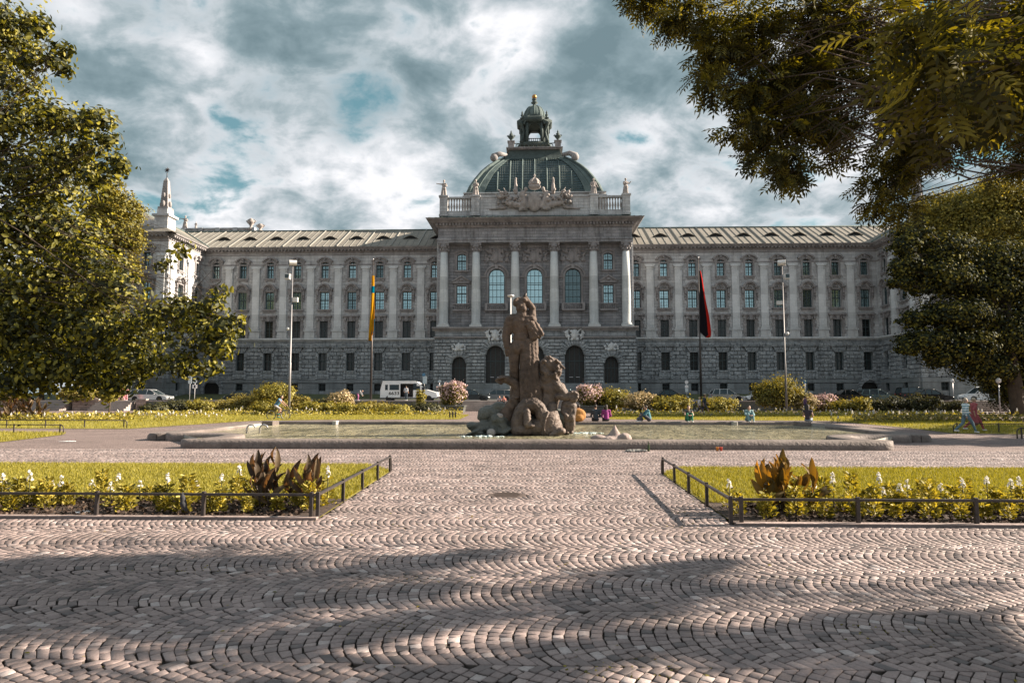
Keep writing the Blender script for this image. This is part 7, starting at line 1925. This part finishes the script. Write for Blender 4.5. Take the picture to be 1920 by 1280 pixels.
g = W(236,750,79.8); person('person in pink trousers standing on the pavement, right of the walking one at the left', (g.x,79.8,ZR+.11), R(20), 'stand', c_((.60,.30,.30),'pink top'), c_((.62,.27,.29),'pink trousers'), H=1.7, hair=HAIR_G)
for px, lab, cc in ((937,'person in pale top sitting on the terrace steps, left of the sculpture',(.5,.42,.42)),(945,'person in salmon top sitting on the terrace steps, nearest the sculpture',(.55,.22,.18))):
    g = W(px,752,77.9); person(lab, (g.x,77.4,.8), 0, 'knees', c_(cc, 'top %d' % px), c_((.03,.03,.035),'black trousers'), H=1.72, longhair=True, hair=plain('auburn hair %d' % px, (.16,.07,.04), .7))
# cyclist
def bicycle(loc, rz):
    root = empty('bicycle', loc, rz, 'white-tyred mountain bicycle ridden along the rear edge of the pool', 'bicycle')
    Rw = .34
    for nm, y in (('front_wheel',-.55),('rear_wheel',.50)):
        w = MB(); w.tube([(0,y+Rw*math.cos(t),Rw+Rw*math.sin(t)) for t in [2*PI*i/28 for i in range(28)]], .026, 6, True, True)
        o = w.build(nm, M['tyre'], root); w = MB(); w.tube([(0,y+(Rw-.035)*math.cos(t),Rw+(Rw-.035)*math.sin(t)) for t in [2*PI*i/28 for i in range(28)]], .012, 5, True, True)
        for i in range(14): t = 2*PI*i/14; w.tube([(0,y,Rw),(0,y+.3*math.cos(t),Rw+.3*math.sin(t))], .003, 3)
        w.tube([(-.05,y,Rw),(.05,y,Rw)], .02, 6); w.build('rim', M['metal_pale'], o)
    f = MB(); bb = (0,.05,.30); st = (0,.22,.80); hd = (0,-.36,.86); hb = (0,-.40,.72)
    for a_, b_, r_ in ((bb,st,.018),(hd,st,.018),(hb,bb,.022),((0,.50,Rw),bb,.012),((0,.50,Rw),st,.01),(hd,(0,-.55,Rw),.018),(st,(0,.235,.9),.014)): f.tube([a_,b_], r_, 6)
    f.build('frame', plain('bicycle frame', (.06,.07,.1), .4, .4), root)
    f = MB(); f.tube([hd,(0,-.38,.98)], .014, 6); f.tube([(-.3,-.42,1.0),(0,-.40,.99),(.3,-.42,1.0)], .013, 6); f.build('handlebar', M['metal_dark'], root)
    f = MB(); f.ball((0,.24,.93),.13,10,6,(.6,1.1,.28)); f.build('saddle', M['trim'], root)
    f = MB(); f.tube([(-.06,.05,.30),(-.06,-.02,.40),(-.14,-.02,.40)], .012, 5); f.tube([(.06,.05,.30),(.06,.06,.15),(.14,.06,.15)], .012, 5); f.lathe([(.09,-.005),(.09,.005)], (0,0,0), 3); f.build('crank', M['metal_dark'], root)
    return root
g = G(521,786.5,0); bicycle((g.x,g.y,0), R(90))
person('cyclist in blue sleeveless top riding right along the rear edge of the pool', (g.x,g.y,.03), R(90), 'cycle', c_((.06,.16,.26),'blue top'), c_((.42,.38,.38),'grey shorts'), H=1.72, sleeves=0, shorts=True, shoe=plain('teal shoes', (.03,.25,.25), .6))
# ================================================================== railings, masts, flags, signs, walls
SQ = .034
def rail_tube(mb, pts, r=.02): mb.tube(pts, r, 6)
def railing(pts, posts, label, hoops, h=.335, r=.02, sq=True, group='low railings round the lawns'):
    root = empty('lawn_railing', (pts[0][0], pts[0][1], 0), 0, label, 'railing', group); o = Vector((pts[0][0], pts[0][1], 0))
    mb = MB()
    for a, b in zip(pts, pts[1:]):
        a = Vector((a[0],a[1],h))-o; b = Vector((b[0],b[1],h))-o; d = (b-a).normalized(); n = Vector((-d.y,d.x,0))
        if sq: mb.add([a-n*.02-Vector((0,0,.02)), a+n*.02-Vector((0,0,.02)), a+n*.02+Vector((0,0,.012)), a-n*.02+Vector((0,0,.012)), b-n*.02-Vector((0,0,.02)), b+n*.02-Vector((0,0,.02)), b+n*.02+Vector((0,0,.012)), b-n*.02+Vector((0,0,.012))], [(0,1,2,3),(7,6,5,4),(0,4,5,1),(1,5,6,2),(2,6,7,3),(3,7,4,0)])
        else: mb.tube([a,b], r, 6)
    mb.build('rail', M['metal_dark'], root)
    for i in hoops:
        e = Vector((pts[i][0],pts[i][1],0))-o; q = pts[1] if i == 0 else pts[-2]; d = (Vector((pts[i][0],pts[i][1],0))-Vector((q[0],q[1],0))).normalized(); hp = MB(); R_ = .17
        hp.tube([e+Vector((0,0,h))]+[e+d*R_*math.sin(t)*1.0+Vector((0,0,h-R_+R_*math.cos(t))) for t in (.3,.6,.9,1.2,1.57)]+[e+d*R_+Vector((0,0,-.02))], r*.9, 6); hp.build('end_hoop', M['metal_dark'], root)
    for x, y, a in posts:
        p = MB(); w = .024; p.box(-w,w,-w,w,-.03,h+.035); o2 = p.build('post', M['metal_dark'], root, (x-o.x,y-o.y,0), a, bevel=.004)
def seg_posts(a, b, n, ends=(True,True)):
    ang = math.atan2(b[1]-a[1], b[0]-a[0]); return [(a[0]+(b[0]-a[0])*i/n, a[1]+(b[1]-a[1])*i/n, ang) for i in range(n+1) if (i > 0 or ends[0]) and (i < n or ends[1])]
# front left: long rail parallel to the picture, then the slanting one
yl = YF-.02; xs = [G(586,971,0).x, G(384,970,0).x, G(183,968,0).x]; st = xs[1]-xs[0]
pl = [(xs[0]+st*i, yl, 0) for i in range(0,5)]
cL = (G(606,966,0).x, yl+.03); eL = (fl_e.x, fl_e.y)
railing([(xs[0]+st*4, yl),(cL[0]-.03, yl)], pl, 'dark low railing along the front of the left flower bed', ())
railing([cL, eL], seg_posts(cL, eL, 4), 'short slanting railing from the left bed corner towards the pool', (1,))
yr = YF-.24; x0 = G(1382,978,0).x; x1 = G(1598,980,0).x; st = x1-x0
cR = (G(1358,974,0).x, yr+.03); eR = (fr_e.x, fr_e.y)
railing([(cR[0]+.03, yr),(x0+st*4, yr)], [(x0+st*i, yr, 0) for i in range(5)], 'dark low railing along the front of the right flower bed', ())
railing([cR, eR], seg_posts(cR, eR, 4)[:], 'short slanting railing from the right bed corner towards the pool', (1,))
# distant round-tube railings with hooped ends
def far_rail(pa, pb, n, label, hoops, h=.42):
    a = G(*pa); b = G(*pb); a = (a.x,a.y); b = (b.x,b.y); railing([a,b], seg_posts(a,b,n), label, hoops, h, .025, False)
far_rail((-60,802),(232,803),4,'long thin railing with hooped end before the far left lawn',(1,))
far_rail((-60,813),(112,814),2,'nearer thin railing with hooped end at the left picture edge',(1,))
far_rail((1795,811),(2030,811),3,'thin railing with hooped end at the right, behind the two walking women',(0,))
far_rail((1916,822),(2050,823),2,'hooped end of a nearer railing at the right picture edge',(0,))
for px, lab in ((849,'left of three small black posts at the rear lawn corner'),(855,'middle of three small black posts at the rear lawn corner'),(865,'right of three small black posts at the rear lawn corner')):
    p = G(px, 781+(3 if px == 849 else 0), 0); mb = MB(); mb.box(-.05,.05,-.05,.05,0,.45); mb.ball((0,0,.47),.06,8,6); tag(mb.build('bollard', M['metal_dark'], None, (p.x, min(p.y,52), 0)), lab, 'post', 'small posts at the lawn corner')

M['metal_mid'] = plain('weathered galvanised steel', (.24,.24,.25), .5, .5); M['metal_dark2'] = plain('weathered steel', (.16,.16,.165), .5, .5)
# floodlight masts
def mast(px, ytop, Y, lean, label, heads, z0=0.0):
    t = W(px, ytop, Y); root = empty('floodlight_mast', (t.x, Y, z0), 0, label, 'floodlight mast', 'floodlight masts'); H = t.z-z0
    mb = MB(); mb.tube([(0,0,0),(0,0,H*.33),(0,0,H*.335),(0,0,H)], [.12,.11,.08,.055] if lean else [.10,.09,.07,.05], 10); mb.build('pole', M['metal_mid'] if lean else M['metal_dark2'], root)
    for dz, kind, sx in heads:
        m = MB(); 
        if kind == 'drum': m.tube([(-.30*sx,-.15,H+dz),(.34*sx,.15,H+dz+.02)], [.26,.26], 14, False); m.tube([(0,0,H+dz-.4),(0,0,H+dz-.1)], .05, 6)
        elif kind == 'box': m.taper(-.3+sx*.45,.2+sx*.45,-.25,.25,H+dz-.28, -.22+sx*.45,.24+sx*.45,-.2,.2,H+dz+.26); m.tube([(0,0,H+dz),(sx*.5,0,H+dz)], .05, 6)
        elif kind == 'small': m.box(sx*.1,sx*.1+.5*sx if sx > 0 else sx*.1,-.15,.15,H+dz-.25,H+dz+.2) if sx > 0 else m.box(sx*.6,sx*.1,-.15,.15,H+dz-.2,H+dz+.15)
        elif kind == 'ball': m.ball((sx*.3,0,H+dz),.17,8,6); m.tube([(0,0,H+dz),(sx*.3,0,H+dz)], .03, 5)
        l = m.build('floodlight', M['metal_pale'], root); f = MB()
        if kind == 'drum': f.tube([(-.305*sx,-.155,H+dz),(-.32*sx,-.165,H+dz)], [.22,.22], 14, False); f.build('lens', M['car_glass'], l)
        if kind == 'box': f.box(-.22+sx*.45,.14+sx*.45,-.27,-.255,H+dz-.18,H+dz+.18); f.build('lens', M['car_glass'], l)
    return root
mast(549,492,66,1,'tall floodlight mast with drum lamp standing behind the large yellow bush, left of the sculpture',[(-.05,'drum',1),(-1.4,'box',-1),(-3.7,'small',1),(-6.6,'ball',-1)])
mast(1466,492,66,0,'tall floodlight mast with lamps rising behind the tall round bush at the right',[(-.05,'drum',-1),(-1.35,'box',1),(-3.9,'small',-1),(-6.9,'ball',1)])
# slim lamp behind the giant's shoulder
t = W(957.5,556,56); root = empty('street_lamp', (t.x, 56, 0), 0, 'slim white post lamp with flat disc head behind the left shoulder of the sculpture', 'street lamp')
mb = MB(); mb.tube([(0,0,0),(0,0,t.z)], [.07,.05], 8); mb.build('pole', M['white_p'] if 'white_p' in M else plain('white enamel', (.75,.75,.75), .4), root)
mb = MB(); mb.lathe([(.08,-.05),(.26,.0),(.30,.07),(.28,.12),(.1,.16)], (0,0,t.z), 14); mb.build('lamp_head', M['metal_pale'], root)
for i, (px, yt, Y, lab) in enumerate(((1872,716,60,'small lantern post under the big dark tree at the right edge'),(1786,716,84,'thin lamp post beside the white people carrier at the right'))):
    t = W(px,yt,Y); root = empty('lantern_post', (t.x,Y,0 if Y < 78 else ZR), 0, lab, 'street lamp', 'small lamps at the right'); H = t.z-(0 if Y < 78 else ZR)
    mb = MB(); mb.tube([(0,0,0),(0,0,H)], [.06,.04], 8); mb.build('pole', M['metal_grey'], root); mb = MB(); mb.lathe([(.08,-.1),(.2,.0),(.22,.2),(.06,.36)], (0,0,H), 8); mb.build('lamp_head', M['metal_pale'], root)

# flagpoles
def flag_mat(name, bands, axis=1):
    m, nt, out = new_mat(name); L = nt.links; uv = nd(nt,'ShaderNodeAttribute', attribute_name='across'); r = ramp(nt, bands); r.color_ramp.interpolation = 'CONSTANT'
    L.new(uv.outputs['Fac'], r.inputs[0]); d = nd(nt,'ShaderNodeBsdfDiffuse'); t = nd(nt,'ShaderNodeBsdfTranslucent'); L.new(r.outputs[0], d.inputs[0]); L.new(r.outputs[0], t.inputs[0])
    mx = nd(nt,'ShaderNodeMixShader'); mx.inputs[0].default_value = .35; L.new(d.outputs[0], mx.inputs[1]); L.new(t.outputs[0], mx.inputs[2]); L.new(mx.outputs[0], out.inputs[0]); return m
def flag(name, pole_px, ytop, Y, outline, mat, label, across, z0):
    """hanging cloth: rows (y px, x left px, x right px); folds in depth"""
    nr, nc = len(outline), 9; vs = []; att = []; fs = []
    o = W(pole_px, outline[0][0], Y)
    for i, (py, xl, xr) in enumerate(outline):
        for j in range(nc):
            f = j/(nc-1); p = W(xl-.8+(xr-xl+1.6)*f, py, Y); vs.append((p.x-o.x, .16*math.sin(f*7+i*.5)*min(1,i*.4)-.05, p.z-o.z)); att.append(across(f, i/(nr-1), j))
    for i in range(nr-1):
        for j in range(nc-1): fs.append((i*nc+j, i*nc+j+1, (i+1)*nc+j+1, (i+1)*nc+j))
    mb = MB(); mb.add(vs, fs, True); ob = mb.build('flag', mat, None, (o.x, Y-.12, o.z)); at_ = ob.data.attributes.new('across','FLOAT','POINT'); at_.data.foreach_set('value', att)
    m = ob.modifiers.new('t','SOLIDIFY'); m.thickness = .01
    tag(ob, label, 'flag', 'flags on the two flagpoles')
def pole(px, ytop, Y, label, z0):
    t = W(px, ytop, Y); root = empty('flagpole', (t.x, Y, z0), 0, label, 'flagpole', 'flagpoles before the palace'); H = t.z-z0
    mb = MB(); mb.tube([(0,0,0),(0,0,H*.42),(0,0,H*.425),(0,0,H)], [.17,.15,.11,.06], 10); mb.build('pole', M['metal_dark'], root); mb = MB(); mb.ball((0,0,H+.08),.14,10,8); mb.build('finial', M['metal_grey'], root)
pole(699.5,487,101.5,'dark flagpole left of the central block, carrying the yellow and blue flag',ZR+.1); pole(1309,484,101.5,'dark flagpole right of the central block, carrying the black red gold flag',ZR+.1)
blue, yel = (.0,.16,.26), (.62,.32,.015)
mY = flag_mat('yellow and blue flag cloth', [(0,yel),(.5,blue)]); mG = flag_mat('black red gold flag cloth', [(0,(.018,.016,.02)),(.45,(.55,.03,.02)),(.8,(.65,.34,.02))])
flag('flag', 699, 517, 101.5, [(517,698.5,701.5),(530,697.8,701.6),(543,697.2,701.5),(556,697,701.5),(572,696.2,701.8),(590,695,702),(606,694,702.3),(620,693.2,702.4),(630,692.8,697.5),(639,692.6,696.8)], mY,
     'limp yellow and blue flag hanging down the left flagpole', lambda f, v, j: .7 if (.2 < v < .3 or (v > .6 and v < .8 and f > .8)) else .3, 0)
flag('flag', 1311, 508, 101.5, [(508,1311,1312.5),(524,1311.5,1316),(545,1312,1319.5),(568,1312.3,1323.5),(590,1312.5,1328),(608,1312.6,1330.5),(622,1313,1331.8),(628,1318,1331.5),(633,1323,1330)], mG,
     'limp black red and gold flag hanging down the right flagpole', lambda f, v, j: f*.62 if v < .92 else .45+f*.5, 0)

# signs
M['sign_blue'] = plain('blue sign enamel', (.08,.22,.36), .4); M['sign_pale'] = plain('pale sign enamel', (.55,.62,.64), .4); M['sign_white'] = plain('white sign enamel', (.75,.75,.75), .4)
def sign(px, y0, y1, Y, z0, label, plates, rr=.03):
    t = W(px,y0,Y); root = empty('street_sign', (t.x,Y,z0), 0, label, 'sign', 'signposts on the street'); H = t.z-z0; mb = MB(); mb.tube([(0,0,0),(0,0,H)], rr, 8); mb.build('pole', M['metal_pale'], root)
    for kind, dz, w, h, mt, dx in plates:
        m = MB()
        if kind == 'disc': m.tube([(dx,-.05,H+dz),(dx,-.075,H+dz)], [w/2,w/2], 20, False)
        else: m.box(dx-w/2,dx+w/2,-.075,-.05,H+dz-h/2,H+dz+h/2)
        m.build('sign_plate', M[mt], root)
sign(366,711,752,80.0,ZR+.11,'white signpost with two small plates at the left, before the left portal',[('disc',-.22,.5,.5,'sign_pale',0),('box',-.85,.55,.45,'sign_white',0),('box',-.85,.18,.3,'sign_blue',-.0)])
sign(357,704,752,81,ZR+.004,'tall pale notice board hanging just left of the white signpost at the left',[('box',-.45,.42,1.0,'sign_pale',0)],.02)
sign(796,700,750,101,ZR+.1,'blue round sign over a pale notice above the white minibus',[('disc',-.18,.5,.5,'sign_blue',-.1),('box',-.95,.6,1.15,'sign_pale',0.05)])
sign(824,712,752,100,ZR+.1,'slim grey signpost between the minibus and the round flowering shrub',[('disc',-.2,.42,.4,'sign_pale',0),('box',-.9,.5,.35,'sign_pale',0),('box',-1.4,.5,.3,'sign_pale',0)],.06)
sign(1287,713,752,82.0,ZR+.004,'parking signpost with round white plate left of the right flagpole',[('disc',-.2,.42,.4,'sign_white',0),('box',-.72,.4,.32,'sign_white',0),('box',-1.15,.36,.42,'sign_pale',0)])
sign(1509,712,752,84.5,ZR+.004,'thin blue signpost right of the tall round bush',[('box',-.2,.34,.4,'sign_blue',0)],.03)

# terrace steps and walls
M['wall_stone'] = stone('pinkish retaining wall', (.28,.21,.19), (.44,.34,.30), grime=.3, course=.34, blockw=.8, mortar=.6, bump=.8, fine=3)
M['step'] = stone('granite steps', (.26,.23,.21), (.42,.37,.35), grime=.25, bump=.4, fine=3)
def steps(px0, px1, Y, label, n=5, run=.42, H=ZR+.11):
    a, b = (px0-1005)/1280*Y+.18, (px1-1005)/1280*Y+.18; mb = MB(); mb.m = 0
    for k in range(n): 
        z0, z1 = H*k/n, H*(k+1)/n-(.006 if k == n-1 else 0); y = Y-run*(n-k)
        mb.box(a,b,y,Y+.0 if k == n-1 else Y-run*(n-k-1)+.05,0.0,z1-.05); mb.box(a-.02,b+.02,y-.05,Y-run*(n-k-1)+(.0 if k == n-1 else .0),z1-.05,z1)
    tag(mb.build('stone_steps', M['step'], None, (0,0,0)), label, 'steps', 'stone steps up to the street')
steps(868,1132,78.55,'wide central flight of stone steps behind the sculpture')
steps(40,118,78.55,'sunlit stone steps at the far left under the trees'); steps(172,241,78.55,'shaded stone steps at the left, beneath the people in pink'); steps(1795,1850,78.55,'dark stone steps at the right behind the two walking women')
def wall(px0, px1, label, h=ZR+.32, Y=78.1, mat='wall_stone', d=.45):
    a, b = (px0-1005)/1280*Y+.18, (px1-1005)/1280*Y+.18; mb = MB(); mb.box(a,b,Y,Y+d,-.02,h-.12); mb.m = 1; mb.box(a-.06,b+.06,Y-.06,Y+d+.06,h-.12,h)
    tag(mb.build('retaining_wall', [M[mat], M['step']], None), label, 'wall', 'low terrace walls')
wall(-70,38,'pink stone retaining wall at the left picture edge'); wall(119,170,'pink stone wall between the two left flights of steps'); wall(243,262,'short pink stone wall right of the shaded left steps')
wall(263,865,'long low wall behind the shrubs left of the central steps',ZR+.14,mat='rock_wet'); wall(1135,1792,'long low wall behind the shrubs right of the central steps',ZR+.14,mat='rock_wet'); wall(1852,1990,'rough stone wall under the dark tree at the right edge',ZR+.3)
# planters of the two round flowering shrubs
for px, lab in ((848,'dark square planter under the round flowering shrub left of the sculpture'),(1105,'dark square planter under the pink-topped shrub right of the sculpture')):
    x = (px-1005)/1280*69.5+.18; mb = MB(); mb.taper(-1.2,1.2,-1.0,1.0,0,-1.3,1.3,-1.1,1.1,.62); mb.box(-1.38,1.38,-1.18,1.18,.62,.74); tag(mb.build('planter', M['rock_wet'], None, (x,69.5,0), bevel=.03), lab, 'planter', 'square planters flanking the central steps')
# low white kerb of the rear beds
for a, b, py in ((250,866,776.5),(1142,1800,777.5)):
    p, q = G(a,py,0), G(b,py,0); mb = MB(); mb.box(p.x,q.x,p.y-.1,p.y+.1,0,.16); tag(mb.build('bed_kerb', M['coping_in'], None), kind='structure')

# little things lying about
def thing_mesh(name, mb, mat, loc, label, cat, rz=0, group=None): return tag(mb.build(name, mat, None, loc, rz), label, cat, group)
p = G(1193,847,0); o = sculpt('crumpled_cloth', [('e',(-.18,0,.03),(.16,.10,.05)),('e',(.05,.02,.035),(.16,.09,.045)),('c',(-.3,.03,.03),(-.1,-.05,.05),.035,.03),('c',(.0,0,.05),(.28,-.05,.04),.03,.04),('c',(-.1,.06,.05),(.12,.05,.06),.03,.025)], c_((.22,.22,.21),'crumpled grey cloth'), .012, 1, None, (p.x,p.y,0), rough=.03, rscale=.06); tag(o, 'crumpled dark and white cloth on the paving by the pool rim', 'cloth')
p = G(1216,846,0); mb = MB(); mb.lathe([(.034,0),(.036,.02),(.036,.17),(.014,.23),(.013,.29),(.016,.30)], (0,0,0), 12); thing_mesh('bottle', mb, plain('green bottle glass', (.03,.05,.015), .1), (p.x,p.y,0), 'green glass bottle standing beside the crumpled cloth at the pool rim', 'bottle')
for k, (px, c, lab) in enumerate(((1345,(.65,.25,.04),'orange paper cup at the foot of the pool rim, left of the red one'),(1352,(.55,.06,.03),'red paper cup at the foot of the pool rim, right of the orange one'))):
    p = G(px,845,0); mb = MB(); mb.lathe([(.032,0),(.044,.11),(.047,.115),(.042,.112),(.03,.01)], (0,0,0), 14); thing_mesh('paper_cup', mb, plain('cup %d' % k, c, .5), (p.x,p.y,0), lab, 'cup', 0, 'paper cups by the pool rim')
# dark shoe-like bag slung on the left railing
p = W(343,925,YF-.05); o = sculpt('hanging_bag', [('c',(0,0,-.02),(.02,0,-.12),.035,.045),('c',(.02,-.01,-.12),(.07,-.02,-.20),.045,.025),('c',(-.01,0,0),(-.01,.02,.03),.012,.012)], c_((.03,.032,.036),'black fabric'), .01, 1, None, (p.x,YF-.06,.325)); tag(o, 'small black bag hanging from the front left railing', 'bag')
for px, py, sc, lab in ((152,962,.11,'white crumpled paper in the soil near the left railing post'),(125,828,.35,'white paper scrap on the paving between the left lawns')):
    p = G(px,py,.02); o = sculpt('paper_scrap', [('e',(0,0,.015),(sc,.05,.012)),('e',(sc*.5,.02,.02),(sc*.5,.04,.02)),('c',(-sc*.6,0,.01),(sc*.3,.03,.03),.012,.01)], M['sign_white'], .01, 0, None, (p.x,p.y,.02), rough=.02, rscale=.05); tag(o, lab, 'paper')
g_ = np.random.default_rng(3)
# fallen leaves scattered over the paving
P_ = []; 
for k in range(260): y = g_.uniform(3.6,20); x = g_.uniform(-.8,.8)*y; P_.append((x,y,.006))
N_ = g_.normal(size=(260,3))*.15; N_[:,2] = 1
tag(scatter('fallen_leaves', np.array(P_), g_.uniform(.02,.045,260), N_, LEAF, LEAFF, M['leaf_yellow'], seed=3), kind='stuff')
M['clod'] = leafmat('soil crumbs', (.025,.017,.013), (.06,.042,.033), (.11,.08,.06), 0, .01, (1,1,1))
P_ = []
for k in range(9000):
    sd_ = -1 if k % 2 else 1; y = YF+g_.uniform(.03,1.7)-(.2 if sd_ > 0 else 0); x = sd_*g_.uniform(3.2,11)
    if sd_ < 0 and x > fl_c.x+(y-YF)*.19-.05: continue
    if sd_ > 0 and x < fr_c.x-(y-YF)*.19+.05: continue
    P_.append((x,y,.02+g_.uniform(0,.02)))
N_ = g_.normal(size=(len(P_),3)); N_[:,2] = np.abs(N_[:,2])+.3
tag(scatter('soil_crumbs', np.array(P_), g_.uniform(.02,.07,len(P_)), N_, CLUMP, CLUMPF, M['clod'], seed=8), kind='stuff')
# moss and weeds in the joints
P_ = []
for cx_, cy_, n_ in [(G(*q).x, G(*q).y, 120) for q in ((370,1068),(800,1085),(745,1170),(1165,1250),(740,985),(1330,940),(1260,985),(1640,1180),(600,975),(1270,960),(880,970),(1290,1000))]:
    for k in range(n_): P_.append((cx_+g_.normal()*.22, cy_+g_.normal()*.10, -.006))
N_ = g_.normal(size=(len(P_),3))*.4; N_[:,2] = 1
tag(scatter('moss', np.array(P_), g_.uniform(.012,.03,len(P_)), N_, CLUMP, CLUMPF, M['leaf_olive'], seed=4), kind='stuff')
